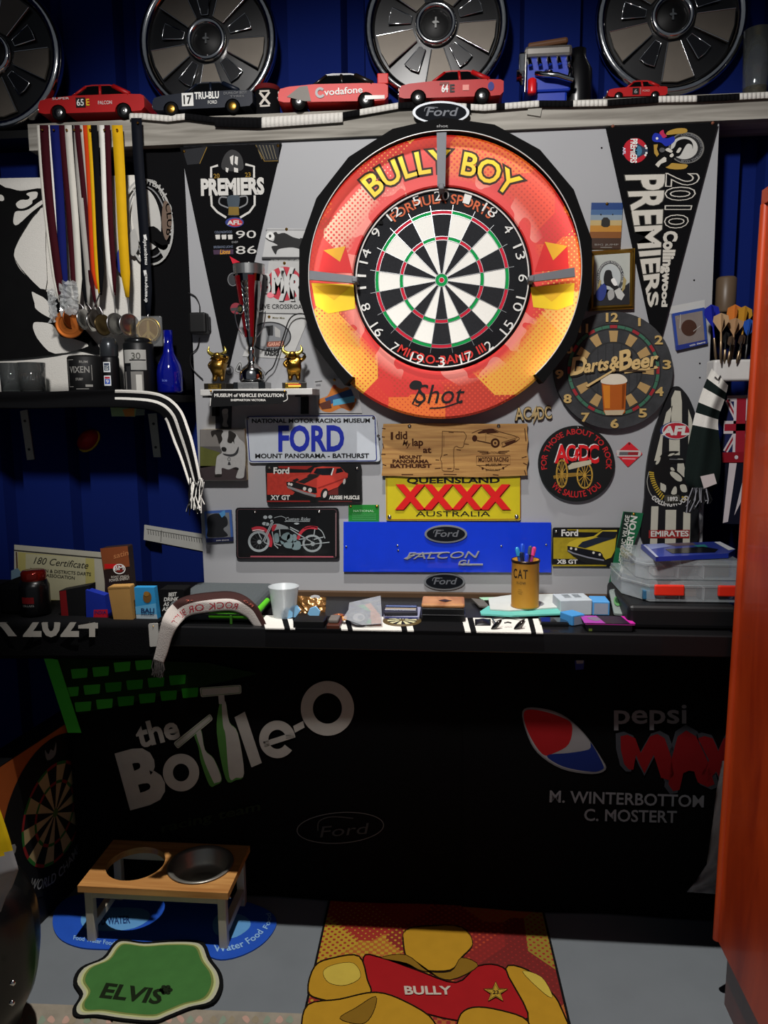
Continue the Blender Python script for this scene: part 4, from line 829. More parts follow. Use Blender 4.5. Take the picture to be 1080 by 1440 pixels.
def bull(label, xc, facing, mir):
    o = V((W(xc, 540, -.06).x, -.06, zt)); t = thing('bull_trophy', label, 'trophy', (0, 0, 0), 'gold bull trophies beside the cup')
    MB().box((0, 0, .008), (.062, .050, .016), C('#1b1710', .35), .001).obj('base', t)
    pm = MB().box((-.006*mir if mir else 0, -.0262, .008), (.036, .003, .013), C('#c9a13a', .25, 1), .001).obj('plaque', t)
    S = LP((0, -.0281, .008), (1, 0, 0), (0, 0, -1)); mb = MB()
    if facing < 0: mb.px(rect(-16, -4, 16, -1), S, C('#b8402a', .4), 1); mb.px(rect(-16, -1, 16, 3), S, C('#e0c44a', .4), 1)
    else: mb.px(rect(-14, -5, 12, 5), S, C('#2c230e', .4), 1); txt(mb, '1ST DARTS', S, (-11, 0), (9, 0), 3, C('#c9a13a', .4, .8), 2); txt(mb, 'TOURNAMENT', S, (-11, 4), (9, 4), 2.4, C('#c9a13a', .4, .8), 2)
    mb.obj('print', pm)
    k = .001; f = facing
    J = [(0, 0, 34, 17.5), (0, -1, 46, 19), (0, -1, 57, 14), (2*f, -5, 68, 11), (4*f, -14, 70, 9.5), (5*f, -22, 67, 7.5),          # belly .. muzzle 0-5
         (-9, 0, 24, 8), (-10, -1, 15, 5.5), (-10.5, -5, 5, 5.5), (9, 0, 24, 8), (10, -1, 15, 5.5), (10.5, -5, 5, 5.5),             # legs 6-11
         (-16, 0, 56, 5.5), (-25, -2, 47, 4.4), (-17, -10, 39, 4.2),                                                                   # hand on hip 12-14
         (15, -1, 57, 5.5), (25, -3, 60, 4.4), (29, -6, 70, 4.2)]                                                                      # raised arm 15-17
    J = [(x*k, y*k, zz_*k+.016, r*k*1.22) for x, y, zz_, r in J]
    vs, fs = skin(J, [(0, 1), (1, 2), (2, 3), (3, 4), (4, 5), (0, 6), (6, 7), (7, 8), (0, 9), (9, 10), (10, 11), (2, 12), (12, 13), (13, 14), (2, 15), (15, 16), (16, 17)])
    MB().add(vs, fs, C('#9a7430' if facing < 0 else '#b48c42', .3, 1), True).obj('figure', t)
    hc = V((3*f*k, -.012, .092)); HG = C('#d9c25a', .25, .9); mb = MB()
    for s in (-1, 1): mb.tube(spl([tuple(hc+V((s*.006, 0, -.004))), tuple(hc+V((s*.015, 0, -.002))), tuple(hc+V((s*.024, 0, .006))), tuple(hc+V((s*.021, 0, .018)))], 4, False), [.0058, .0058, .0058, .0056, .0055, .0052, .005, .0046, .004, .0034, .0026, .0018, .0008], HG, 8)
    mb.obj('horns', t); mb = MB()
    for s in (-1, 1): mb.tube([hc+V((s*.008, .002, -.010)), hc+V((s*.016, .003, -.011)), hc+V((s*.021, .003, -.014))], [.003, .0035, .001], C('#9a7430', .3, 1), 8)
    mb.obj('ears', t); mb = MB()
    for s in (-1, 1): mb.lathe([(.0022, 0), (.0016, .0012), (0, .0016)], hc+V((s*.0055, -.0125, -.005)), C('#2a1c08', .3), (0, -1, .3), 10)
    for s in (-1, 1): mb.lathe([(.0014, 0), (0, .0006)], hc+V((f*.003+s*.003, -.0205, -.020)), C('#2a1c08', .4), (0, -1, 0), 8)
    mb.obj('face', t)
    MB().tube([V((.029, -.006, .087)), V((.024, -.022, .089)), V((.020, -.030, .090))], [.002, .0025, .0006], DSTEEL, 8).obj('dart', t)
    t.location = o; t.rotation_euler = (0, 0, math.radians(12 if facing < 0 else -8)); t.scale = (1.02, 1, 1.02); return t
bull('darker gold bull figure holding a dart, left of the silver and red cup', 308, 1, 0)
bull('brighter gold bull figure holding a dart, right of the silver and red cup', 414, -1, 1)
# cup
c = V((W(355, 540, -.062).x, -.062, zt)); t = thing('trophy_cup', 'tall silver and red trophy cup between the two bull figures', 'trophy', c)
MB().box(c+V((0, 0, .009)), (.085, .07, .018), C('#151719', .1, coat=.5), .002).obj('base', t)
MB().box(c+V((-.002, -.0362, .009)), (.055, .003, .017), C('#a9a9a8', .3, .9), .001).obj('plaque', t)
S = LP(c+V((-.002, -.0381, .009)), (1, 0, 0), (0, 0, -1)); mb = MB(); 
for i, (s, a, b) in enumerate((('WINNER', -12, 12), ('Darts Season', -18, 18), ('Runner Up', -14, 14))): txt(mb, s, S, (a, -3+i*4.4), (b, -3+i*4.4), 2.4, C('#55565a'), 1)
mb.obj('engraving', t)
MB().lathe([(0, .018), (.030, .018), (.034, .026), (.034, .044), (.026, .056), (.012, .066), (.009, .074), (.012, .082), (.007, .09), (.010, .10), (.007, .112), (0, .112)], c, C('#c9c9c9', .12, 1, var=.3, scale=120), n=28).obj('stem', t)
TOPZ = W(372, 372, -.062).z-zt; CUPM = C('#a5a5a5', .15, 1)
MB().lathe([(.008, .110), (.013, .125), (.018, .17), (.030, TOPZ-.06), (.040, TOPZ-.005), (.042, TOPZ), (.039, TOPZ), (.020, .18), (0, .13)], c, CUPM, n=36).obj('bowl', t)
mb = MB(); REDM = C('#a81420', .18, .7)
def onbowl(a, zz_): 
    r = .013+(.0405-.013)*min(1, max(0, (zz_-.125)/(TOPZ-.125)))+.0012; return c+V((r*math.sin(math.radians(a)), -r*math.cos(math.radians(a)), zz_))
mb.grid(lambda u, v: onbowl(-95+u*70, .135+(TOPZ-.03-.135)*v), 8, 10, REDM); mb.grid(lambda u, v: onbowl(10+u*28, .135+(TOPZ-.03-.135)*v), 6, 10, REDM); mb.obj('red_panel', t)
mb = MB()
for i in range(9):
    zz_ = .15+i*.013
    for s in (-1, 1): mb.tube([onbowl(-6, zz_)+V((0, -.001, 0)), onbowl(-6+s*10, zz_+.006)+V((0, -.003, 0)), onbowl(-6+s*15, zz_+.016)+V((0, -.001, 0))], [.0008, .0022, .0006], CHROME, 6)
mb.obj('laurel', t)
mb = MB(); mb.grid(lambda u, v: c+V((.0405*math.sin(u*2*pi), -.0405*math.cos(u*2*pi), TOPZ-.026+.026*v))+V((math.sin(u*2*pi), -math.cos(u*2*pi), 0))*(.001*v), 36, 1, C('#b9bab9', .25, .9)); mb.obj('collar', t)
MB().lathe([(0, 0), (.012, 0), (.0125, .003), (.009, .004), (0, .0045)], onbowl(-48, .205), CHROME, (-.5, -.86, 0), 24).lathe([(.007, .0046), (0, .006)], onbowl(-48, .205), C('#7a7648', .4, .7), (-.5, -.86, 0), 18).obj('badge', t)
for s in (-1, 1):
    mb = MB(); p = [tuple(onbowl(s*88, .20)), tuple(onbowl(s*88, .195)+V((s*.016, 0, .004))), tuple(onbowl(s*88, .165)+V((s*.014, 0, -.004))), tuple(onbowl(s*88, .135))]; mb.tube(spl(p, 5, False), .0017, CHROME, 6); mb.obj('handle', t)
# power adapter with its cable
c = VP(-.004).at(283, 456); t = thing('power_adapter', 'black plug-in power adapter with cable on the panel edge, left of the pennant', 'power adapter', c)
z = Z(240, 180, 210/720)
MB().box(c+V((0, -.018, 0)), (.048, .036, .056), BLACK, .006).obj('body', t)
MB().box(c+V((0, -.004, 0)), (.054, .012, .040), C('#17171a', .5), .003).obj('socket', t)
CP = VP(-.006); mb = MB(); mb.tube([CP.at(x, y) for x, y in spl(z(85, 795, 118, 812, 138, 850, 140, 890), 5, False)], .0016, BLACK, 6); mb.tube([CP.at(x, y) for x, y in spl(z(140, 1010, 128, 1060, 95, 1100, 105, 1160, 155, 1212), 5, False)], .0016, BLACK, 6); mb.obj('cable', t)
mb = MB(); CP = VP(-.10); mb.tube([VP(-.02-.0).at(x, y) for x, y in spl(z(665, 905, 620, 895, 575, 920, 545, 1000, 520, 1080, 495, 1150, 465, 1180, 440, 1215), 6, False)], .0017, BLACK, 6)
tag(mb.obj('power_cable'), 'thin black cable looping from the light ring down behind the right bull figure', 'cable')
# round stickers by the shelf
z = Z(280, 465, 160/1080)
for q, lb, m in ((spl(z(335, 395, 350, 340, 380, 290, 405, 300, 412, 400, 400, 412), 4), 'rounded badge sticker with dark centre left of the cup base', C('#a9aaab', .5)), (ell(*z(288, 378)[0], 7, 8, 24), 'faint grey round sticker between left bull and cup', C('#85868a', .5))):
    t, pl = sign('sticker', lb, 'sticker', q, -.0015, .001, m, part='disc'); mb = MB(); cx = sum(p[0] for p in q)/len(q); cy = sum(p[1] for p in q)/len(q); mb.stroke([(cx+(x-cx)*.75, cy+(y-cy)*.75) for x, y in q], .9, pl, C('#3a3a3c'), 1, True); mb.px([(cx+(x-cx)*.4, cy+(y-cy)*.4) for x, y in q], pl, C('#2c2c2e' if 'dark' in lb else '#6f7074'), 2); mb.obj('print', t)
# dark photo card over dog picture
t, pl = sign('picture_card', 'narrow dark blue photo card with a small pale animal under the trophy shelf', 'card', [(303, 570), (326, 570), (325, 603), (303, 603)], -.004, .002, C('#14151f', .4), part='card')
mb = MB(); mb.px(spl([(312, 578), (318, 577), (321, 584), (319, 594), (321, 600), (313, 599), (314, 590)], 4), pl, C('#8a8a88'), 1); mb.px(spl([(313, 576), (320, 575), (320, 581), (314, 582)], 4), pl, C('#a5a4a0'), 2); mb.obj('print', t)
# dog photo block
t, pl = sign('photo_block', 'wooden photo block showing a white dog with dark eye patches', 'photo block', [(281, 604), (343, 603), (345, 676), (281, 676)], -.03, .03, C('#4d4a48', .5), C('#c9b78e', .6), part='block')
z = Z(290, 600, 70/1080); mb = MB(); DW_ = C('#9b9a98', .5, var=.12, scale=120); DK = C('#1c1815', .5)
mb.px(z(-130, 60, 830, 60, 840, 430, -130, 430), pl, C('#6e6a66', .6), 1); mb.px(z(-130, 430, 300, 560, 240, 840, -130, 900), pl, C('#4f5220', .6, var=.3), 1); mb.px(z(-130, 850, 860, 850, 880, 1160, -130, 1160), pl, C('#33292a', .6), 1)
mb.px(spl(z(340, 85, 480, 80, 640, 150, 720, 260, 840, 400, 850, 760, 830, 980, 800, 1110, 650, 1110, 680, 980, 700, 900, 600, 890, 480, 930, 340, 900, 330, 1030, 200, 1030, 210, 800, 240, 640, 340, 560, 300, 420, 330, 250), 4), pl, DW_, 3)
mb.px(spl(z(115, 90, 360, 85, 330, 180, 350, 280, 280, 370, 240, 240, 190, 160, 130, 220), 4), pl, DK, 4); mb.px(spl(z(490, 90, 600, 130, 650, 190, 610, 280, 610, 380, 580, 320, 540, 360, 460, 330, 480, 200), 4), pl, DK, 4); mb.px(spl(z(330, 460, 390, 440, 440, 480, 420, 540, 350, 530), 4), pl, C('#0e0d0d'), 5)
mb.px(spl(z(360, 580, 500, 600, 620, 570, 700, 430, 690, 560, 620, 630, 520, 650, 400, 620), 4), pl, C('#2a2a2d'), 5); mb.stroke(ell(*z(495, 705)[0], 1.8, 2.4, 16), .7, pl, C('#2a2a2d'), 5, True); mb.px(z(465, 830, 480, 765, 515, 765, 535, 830), pl, C('#2a2a2d'), 5)
mb.px(spl(z(190, 1040, 330, 1030, 320, 1080, 200, 1090), 4), pl, DK, 4); mb.px(spl(z(580, 900, 640, 880, 700, 900, 690, 940), 4), pl, DK, 4); mb.obj('dog_picture', t)
# coin case, left
def case(label, q, Y, tint, edge, coinc, cr, wr):
    t, pl = sign('coin_case', label, 'coin case', q, Y, .008, C(edge, .3), r=2, part='case')
    mb = MB(); cx = sum(p[0] for p in q)/4; cy = sum(p[1] for p in q)/4; mb.px([(cx+(x-cx)*.84, cy+(y-cy)*.84) for x, y in q], pl, C(tint, .15, coat=.6, var=.25), 1); mb.obj('face', t)
    mb = MB(); mb.px(spl(coinc, 4) if isinstance(coinc, list) else ell(*coinc, cr, cr*1.05, 32), pl, C(wr, .4, .3), 2); mb.obj('token', t)
    return t, pl
t, pl = case('square coin case with a dark blob shape and blue right edge beside the motorcycle plate', [(287, 719), (325, 717), (328, 761), (290, 763)], -.008, '#6e7073', '#3a5a9a', [(292, 728), (304, 722), (318, 727), (320, 738), (314, 744), (320, 754), (293, 755), (292, 745)], 0, '#26272a')
mb = MB(); mb.px([(308, 722), (316, 717), (317, 724), (312, 728)], pl, C('#4a86b8'), 4); mb.px([(290, 757), (328, 755), (328, 761), (290, 763)], pl, C('#161c40'), 4); txt(mb, 'coin sleeve', pl, (304, 761), (322, 760), 2, PG, 5, 'r'); mb.obj('print', t)
# ------------------------------------------------ number plates
def plate(label, q, Y, m, ms, r=5, group='novelty number plates on the panel'): return sign('number_plate', label, 'number plate', q, Y, .004, m, ms, group, r, 'plate')
t, pl = plate('white number plate with one large blue four-letter word', [(344, 587), (529, 584), (535, 649), (350, 651)], -.012, C('#b9bfc6', .3, coat=.3), WHITE)
z = Z(260, 440, 280/1061); BL = C('#1e2c9c', .4); mb = MB(); mb.stroke(rq(z(330, 552, 1012, 548, 1022, 788, 345, 792), 4), 1.4, pl, C('#1c2a70'), 1, True)
txt(mb, 'NATIONAL MOTOR RACING MUSEUM', pl, z(358, 586)[0], z(985, 584)[0], 5.6, INK, 2, 'h'); txt(mb, 'FORD', pl, z(502, 735)[0], z(845, 733)[0], 34, BL, 2, 'h'); txt(mb, 'MOUNT PANORAMA - BATHURST', pl, z(376, 774)[0], z(980, 772)[0], 6, INK, 2, 'h'); mb.obj('lettering', t); screws(t, pl, z(335, 563, 1005, 560, 1030, 655), .004, STEEL)
t, pl = plate('red and black number plate with a red muscle car', [(373, 653), (508, 652), (509, 706), (375, 709)], -.014, BLACK, BLACK)
z = Z(370, 650, 150/1080); mb = MB(); CR_ = C('#b8382c', .35, coat=.3); CRD = C('#8c2420', .4)
mb.px(z(40, 110, 480, 105, 300, 330, 40, 330), pl, C('#a83024', .5, var=.4, scale=90), 1); mb.px(z(150, 40, 500, 38, 440, 75, 160, 60), pl, CRD, 1); mb.px(z(660, 300, 760, 250, 760, 330, 660, 330), pl, C('#5a1a18'), 1); mb.px(z(40, 388, 470, 388, 480, 402, 40, 402), pl, CRD, 1); mb.px(z(560, 390, 900, 392, 900, 402, 560, 402), pl, C('#5a1a18'), 1)
mb.px(z(235, 185, 280, 150, 480, 115, 520, 55, 600, 42, 780, 48, 830, 100, 860, 115, 855, 155, 830, 175, 760, 250, 660, 290, 640, 345, 540, 355, 420, 320, 270, 260, 240, 240), pl, CR_, 2)
mb.px(z(510, 110, 540, 62, 715, 58, 690, 130, 600, 130), pl, C('#15171c', .2), 3); mb.px(z(735, 115, 745, 65, 790, 60, 815, 95), pl, C('#15171c', .2), 3); mb.stroke(z(690, 132, 712, 60), 1.6, pl, WHITE, 4); mb.px(z(295, 185, 345, 160, 365, 180, 325, 205), pl, C('#1a1414'), 3); mb.px(z(345, 200, 470, 140, 560, 145, 415, 218), pl, C('#1a1414'), 3); mb.px(z(440, 145, 470, 118, 580, 120, 550, 150), pl, C('#1a1414'), 4); mb.px(z(555, 255, 850, 150, 850, 160, 560, 268), pl, CRD, 3)
mb.px(z(235, 200, 300, 195, 540, 260, 545, 310, 520, 315, 240, 240), pl, C('#100c0c'), 3); mb.px(z(240, 240, 270, 245, 420, 300, 540, 330, 530, 355, 420, 325, 250, 262), pl, C('#b0aaa8', .3, .6), 4); mb.px(z(280, 275, 420, 325, 540, 358, 520, 375, 380, 345), pl, C('#0e0b0b'), 3)
for x, y, r in ((420, 268, 2.4), (475, 283, 2.8), (262, 220, 1.8), (286, 226, 1.8)): mb.px(ell(*z(x, y)[0], r, r*1.1, 16), pl, C('#c9c4be'), 5)
mb.px(ell(*z(620, 320)[0], 5, 8, 24, rot=18), pl, C('#0e0e0e'), 4); mb.px(ell(*z(626, 325)[0], 2.6, 5, 20, rot=18), pl, C('#b4b0ac'), 5); mb.px(ell(*z(822, 195)[0], 1.8, 4, 16, rot=10), pl, C('#b4b0ac'), 4)
mb.obj('car_picture', t); mb = MB(); txt(mb, 'Ford', pl, z(108, 115)[0], z(262, 115)[0], 8.5, PG, 3, 'h'); txt(mb, 'XY GT', pl, z(80, 380)[0], z(270, 380)[0], 6.2, PG, 3, 'h'); txt(mb, 'AUSSIE MUSCLE', pl, z(670, 374)[0], z(975, 374)[0], 4.8, PG, 3, 'h'); mb.obj('lettering', t); screws(t, pl, z(65, 58, 950, 65), .005, STEEL)
t, pl = plate('black number plate with a classic motorcycle and red mudguards', [(331, 714), (476, 714), (477, 786), (332, 786)], -.012, C('#0b0b0c', .3, coat=.3), C('#0b0b0c', .3))
z = Z(330, 710, 150/1080); mb = MB(); S2 = C('#a9b0b2', .35, .3); R2 = C('#a82c38', .4); kk = 150/1080
mb.stroke(rq(z(25, 45, 1030, 45, 1030, 535, 30, 535), 4), .8, pl, C('#4a3236'), 1, True); mb.stroke(z(160, 522, 1000, 525), 1.6, pl, C('#a8505c'), 2); mb.stroke(z(1024, 80, 1024, 520), .9, pl, C('#8a6a6c'), 2)
for cx, cy, rx, ry, w in ((245, 370, 98, 95, 3.4), (785, 390, 88, 78, 3.0)): mb.stroke(ell(*z(cx, cy)[0], rx*kk, ry*kk, 40), w, pl, C('#8d9496', .4), 2, True); mb.px(ell(*z(cx+5, cy+5)[0], 22*kk, 22*kk, 20), pl, S2, 3)
for a in range(0, 180, 30):
    for cx, cy, r in ((250, 375, 85), (788, 394, 70)): dx, dy = r*math.cos(math.radians(a)), r*math.sin(math.radians(a)); mb.stroke(z(cx-dx, cy-dy, cx+dx, cy+dy), .35, pl, C('#4d5254'), 1)
mb.stroke(spl(z(175, 248, 230, 232, 300, 245, 345, 300, 368, 360, 360, 425), 4, False), 4.2, pl, R2, 4); mb.stroke(spl(z(180, 262, 240, 252, 300, 265), 4, False), 1.6, pl, C('#c9a8aa'), 5)
mb.stroke(spl(z(640, 350, 670, 280, 740, 230, 840, 235), 4, False), 4.2, pl, R2, 4); mb.stroke(spl(z(700, 240, 800, 222, 880, 265, 915, 340), 4, False), 1.2, pl, S2, 4)
mb.px(spl(z(375, 230, 400, 195, 460, 195, 540, 225, 560, 245, 480, 245, 430, 250, 385, 265), 4), pl, C('#8a9092', .4), 5); mb.px(spl(z(375, 225, 400, 200, 425, 205, 400, 260, 380, 265), 4), pl, R2, 6)
for a in (z(285, 370, 380, 165), z(300, 375, 392, 170), z(230, 265, 275, 350), z(540, 230, 650, 300, 810, 390), z(560, 225, 650, 270), z(670, 410, 960, 378), z(800, 350, 900, 325), z(812, 245, 800, 320), z(380, 270, 400, 390, 470, 410), z(455, 245, 460, 320), z(400, 400, 440, 440), z(650, 350, 740, 335), z(300, 380, 350, 400)): mb.stroke(a, 1.3, pl, S2, 5)
for q in (z(470, 330, 500, 290, 550, 280, 560, 330, 520, 360), z(540, 300, 590, 310, 580, 370, 530, 370), z(400, 300, 440, 290, 450, 370, 410, 380), z(495, 390, 560, 375, 600, 400, 580, 440, 510, 430), z(590, 300, 625, 305, 625, 370, 595, 370), z(600, 370, 660, 370, 670, 430, 640, 455, 580, 445), z(460, 360, 500, 380, 480, 400)): mb.px(spl(q, 3), pl, C('#76898c', .4, .2), 6)
for a, b in ((310, 125), (360, 122), (300, 190), (330, 195)): mb.px(ell(*z(a, b)[0], 3, 2.4, 16), pl, S2, 6)
mb.stroke(spl(z(400, 130, 470, 115, 520, 135), 4, False), .8, pl, S2, 4); mb.px(spl(z(600, 188, 628, 178, 655, 188, 628, 200), 3), pl, S2, 4); mb.px(ell(*z(375, 165)[0], 2, 2, 12), pl, S2, 5)
mb.obj('motorcycle_picture', t); mb = MB(); txt(mb, 'Custom Rides', pl, z(510, 162)[0], z(760, 162)[0], 5, S2, 4, 'b', sh=.3); mb.stroke(z(505, 168, 760, 168), .7, pl, S2, 3); mb.obj('lettering', t); screws(t, pl, z(205, 72, 855, 72), .0055, STEEL)
t, pl = sign('picture_card', 'small green card with pale lettering between the motorcycle plate and blue panel', 'card', [(490, 710), (533, 710), (533, 734), (490, 734)], -.003, .002, C('#1c7a2c', .5), part='card')
mb = MB(); txt(mb, 'NATIONAL', pl, (497, 720), (526, 720), 3, C('#9ac49a'), 1, 'b')
for i in range(4): mb.stroke([(495, 723+i*2.6), (529, 723+i*2.6)], .6, pl, C('#5aa468'), 1)
mb.obj('lettering', t); brooch(t, pl, [(493, 712), (530, 712)])
# map of Australia sticker sleeve
t, pl = sign('souvenir_magnet', 'clear sleeve with a map-shaped souvenir above the white number plate', 'souvenir', Z(410, 150, 420/1080)(80, 990, 235, 975, 255, 1108, 95, 1108), -.004, .002, C('#a9a9aa', .25, coat=.5), part='sleeve')
z = Z(410, 150, 420/1080); mb = MB(); mb.px(spl(z(98, 1060, 130, 1045, 150, 1010, 180, 1020, 205, 1015, 222, 1050, 235, 1060, 215, 1100, 180, 1090, 140, 1105, 105, 1095), 4), pl, C('#c4742c', .5), 1); mb.px(z(120, 1055, 215, 1020, 225, 1045, 130, 1080), pl, C('#2a4a7a'), 2); mb.px(z(150, 1060, 228, 1045, 228, 1068, 150, 1082), pl, C('#5aa8c8'), 3); mb.px(z(98, 1075, 140, 1060, 145, 1090, 110, 1095), pl, C('#5a2c1c'), 3); mb.px(z(170, 1080, 228, 1068, 215, 1098, 180, 1088), pl, C('#8a4a20'), 3); mb.px(ell(*z(155, 1013)[0], 3, 3, 14), pl, C('#c4502c'), 4); mb.stroke(z(85, 995, 110, 992), 1.4, pl, C('#4a4a4a'), 2); mb.stroke(z(88, 1008, 105, 1006), 3, pl, C('#77777a'), 2); mb.obj('map_print', t); brooch(t, pl, [z(155, 988)[0]])
# lap plaque
t, pl = sign('wooden_plaque', 'ragged-edged timber plaque reading I did my lap at', 'plaque', Z(530, 590, 220/1080)(45, 30, 400, 26, 800, 30, 1040, 28, 1036, 80, 1044, 140, 1036, 210, 1046, 280, 1034, 330, 1038, 385, 900, 392, 700, 398, 500, 392, 250, 396, 120, 388, 32, 388, 40, 320, 30, 250, 42, 180, 34, 100), -.016, .008, grain('#8a5f2e', '#b48a4c', 6, 30, 110, .55, .15, name='plaque_timber'), C('#3a2412', .8), part='board')
z = Z(530, 590, 220/1080); B = C('#3a1d10', .7); mb = MB()
for s, a, b, h, w in (('I', (95, 140), (112, 140), 11, 'h'), ('did', (130, 136), (208, 134), 10.5, 'h'), ('My', (178, 178), (225, 190), 8, 'b'), ('lap', (246, 182), (318, 180), 10, 'h'), ('at', (320, 230), (374, 230), 8.5, 'h'), ('MOUNT', (157, 270), (308, 270), 4.4, 'x'), ('PANORAMA', (110, 300), (356, 300), 4.6, 'x'), ('BATHURST', (95, 332), (374, 332), 4.8, 'x'), ('MOTOR RACING', (702, 292), (908, 290), 6.2, 'h'), ('NATIONAL', (762, 238), (852, 236), 3, 'b'), ('MUSEUM', (752, 322), (858, 320), 3.6, 'b'), ('BATHURST', (752, 354), (852, 354), 2.6, 'b')): txt(mb, s, pl, z(*a)[0], z(*b)[0], h, B, 1, w)
mb.obj('lettering', t); mb = MB(); mb.stroke(z(452, 80, 600, 85), .8, pl, B); mb.stroke(spl(z(600, 85, 618, 115, 605, 150, 595, 190, 570, 195, 550, 185, 532, 200, 530, 260, 530, 350, 490, 355, 452, 350, 448, 300, 438, 270, 450, 230, 452, 80), 3, False), .8, pl, B); mb.stroke(z(462, 110, 462, 190), .5, pl, B)
for a, b, c_, d in ((495, 88, 530, 90), (605, 168, 635, 172), (550, 208, 580, 212), (460, 246, 488, 242), (405, 278, 430, 280), (400, 338, 440, 336), (485, 340, 515, 338), (540, 342, 568, 344)): mb.stroke(z(a, b, c_, d), 1.1, pl, B)
mb.obj('track_map', t); mb = MB()
mb.stroke(spl(z(655, 95, 700, 75, 740, 70, 800, 65, 850, 85, 970, 120, 970, 145, 860, 190), 4, False), .9, pl, B); mb.px(z(695, 90, 740, 70, 755, 92, 700, 98), pl, B); mb.px(z(740, 70, 800, 66, 845, 90, 760, 98), pl, B); mb.px(ell(*z(675, 130)[0], 3.6, 4.6, 20), pl, B); mb.stroke(ell(*z(817, 162)[0], 5, 5.4, 24), 2.8, pl, B, 1, True); mb.px(ell(*z(817, 162)[0], 1.6, 1.8, 12), pl, B); mb.stroke(z(690, 145, 785, 165), 1.6, pl, B); mb.px(z(880, 160, 960, 135, 955, 150, 890, 175), pl, B, 2); mb.stroke(z(862, 160, 968, 125, 968, 150, 870, 192, 862, 160), .8, pl, B); mb.stroke(z(752, 95, 750, 150), .5, pl, B); mb.stroke(z(760, 98, 900, 130), .5, pl, B)
mb.stroke(z(688, 252, 920, 250, 920, 312, 688, 316, 688, 252), .8, pl, B)
for i in range(3): mb.stroke(z(695+i*14, 218+i*10, 770, 222+i*7), 1, pl, B); mb.stroke(z(915-i*14, 216+i*10, 840, 220+i*7), 1, pl, B)
mb.stroke(spl(z(700, 318, 760, 345, 800, 352, 850, 345, 905, 315), 4, False), .6, pl, B); mb.px(ell(*z(730, 338)[0], 1.6, 1.8, 10), pl, B); mb.px(ell(*z(872, 336)[0], 1.6, 1.8, 10), pl, B)
for a in (z(35, 60, 60, 64), z(35, 120, 55, 122), z(40, 165, 48, 200), z(30, 240, 60, 240), z(40, 310, 65, 318), z(1000, 265, 1035, 255), z(1010, 300, 1036, 312), z(1018, 350, 1030, 385), z(1020, 60, 1030, 150), z(170, 380, 250, 380), z(460, 378, 550, 380), z(800, 380, 840, 384)): mb.stroke(a, 1.2, pl, B)
mb.obj('engraving', t); screws(t, pl, z(225, 46, 840, 44), .005, STEEL)
# XXXX plate
t, pl = plate('yellow number plate with four raised red crosses', [(542, 668), (732, 668), (732, 732), (543, 732)], -.007, C('#c4b41a', .35, coat=.3), C('#c4b41a', .4), 3)
z = Z(500, 560, 300/1080); mb = MB(); mb.stroke(rq(z(158, 390, 834, 390, 834, 612, 158, 614), 3), .8, pl, C('#8a3a1c'), 1, True); txt(mb, 'QUEENSLAND', pl, z(262, 430)[0], z(728, 428)[0], 7.4, INK, 2, 'h'); txt(mb, 'AUSTRALIA', pl, z(305, 598)[0], z(682, 598)[0], 7.2, INK, 2, 'h')
for x in (218, 360, 505, 648): 
    for m, g, l, th in ((C('#7a1010', .4), 4, 2, 0), (C('#d01c1c', .3, coat=.4), 0, 3, .002)): txt(mb, 'X', pl, z(x+g, 556+g)[0], z(x+118+g, 556+g)[0], 31, m, l, 'x', th=th)
mb.obj('lettering', t); screws(t, pl, z(172, 600, 815, 598), .0055, STEEL)
# blue bonnet panel with badges
t, pl = sign('badge_board', 'bright blue painted panel under the yellow plate carrying chrome badges', 'panel', [(483, 734), (775, 735), (775, 805), (483, 804)], -.010, .008, C('#0a35c8', .3, coat=.4), part='panel'); screws(t, pl, [(768, 766), (487, 769), (559, 767), (560, 774), (705, 768)], .003, STEEL)
def oval(label, cx, cy, rx, ry, pl, back=0):
    t = thing('oval_badge', label, 'badge', pl.at(cx, cy+ry), 'dark oval car badges')
    MB().slab(ell(cx, cy, rx, ry, 48), PL(pl.p, pl.n), .004, C('#8d9094', .5, .6)).obj('rim', t); mb = MB(); q = PL(pl.p+pl.n*.004, pl.n); mb.slab(ell(cx, cy, rx*.9, ry*.82, 48), q, .001, C('#0d1016', .75)); mb.obj('field', t)
    mb = MB(); q2 = PL(pl.p+pl.n*.005, pl.n); m = C('#63666c', .6, .2); txt(mb, 'Ford', q2, (cx-rx*.52, cy+ry*.30), (cx+rx*.52, cy+ry*.30), ry*.72, m, 1, 'b', sh=.3); mb.stroke(spl([(cx-rx*.58, cy-ry*.1), (cx-rx*.5, cy-ry*.45), (cx-rx*.1, cy-ry*.42)], 4, False), 1, q2, m, 1); mb.obj('lettering', t); return t
oval('dark oval badge with chrome rim at the top middle of the blue panel', 627, 751, 30, 12.5, pl)
oval('dark oval badge with chrome rim on the white panel below the blue panel', 625, 818, 29, 12, VP(-.001))
oval('largest dark oval badge, on the weathered beam above the dartboard', 620, 158, 40, 16, VP(-.03))
tag(MB().box(W(620, 158, -.02)+V((0, -.001, 0)), (.05, .018, .02), BLACK).obj('badge_spacer'), 'small black block holding the oval badge off the beam', 'spacer')
SCB = C('#a9abb0', .4, .5); t = thing('script_badge', 'chrome slanted script badge on the lower blue panel', 'badge', pl.at(625, 796)); z = Z(500, 560, 300/1080); mb = MB()
txt(mb, 'FALCON', pl, z(255, 815)[0], z(610, 808)[0], 9, SCB, 0, 'b', sh=.55, th=.004); mb.obj('lettering', t); mb = MB(); txt(mb, 'GL', pl, z(520, 846)[0], z(590, 846)[0], 7, SCB, 0, 'b', sh=.2, th=.004); mb.slab(z(520, 838, 645, 838, 645, 846, 520, 846), pl, .003, SCB); mb.slab(z(244, 812, 300, 785, 470, 778, 470, 784, 305, 792, 262, 818), pl, .003, SCB); mb.obj('flourish', t)
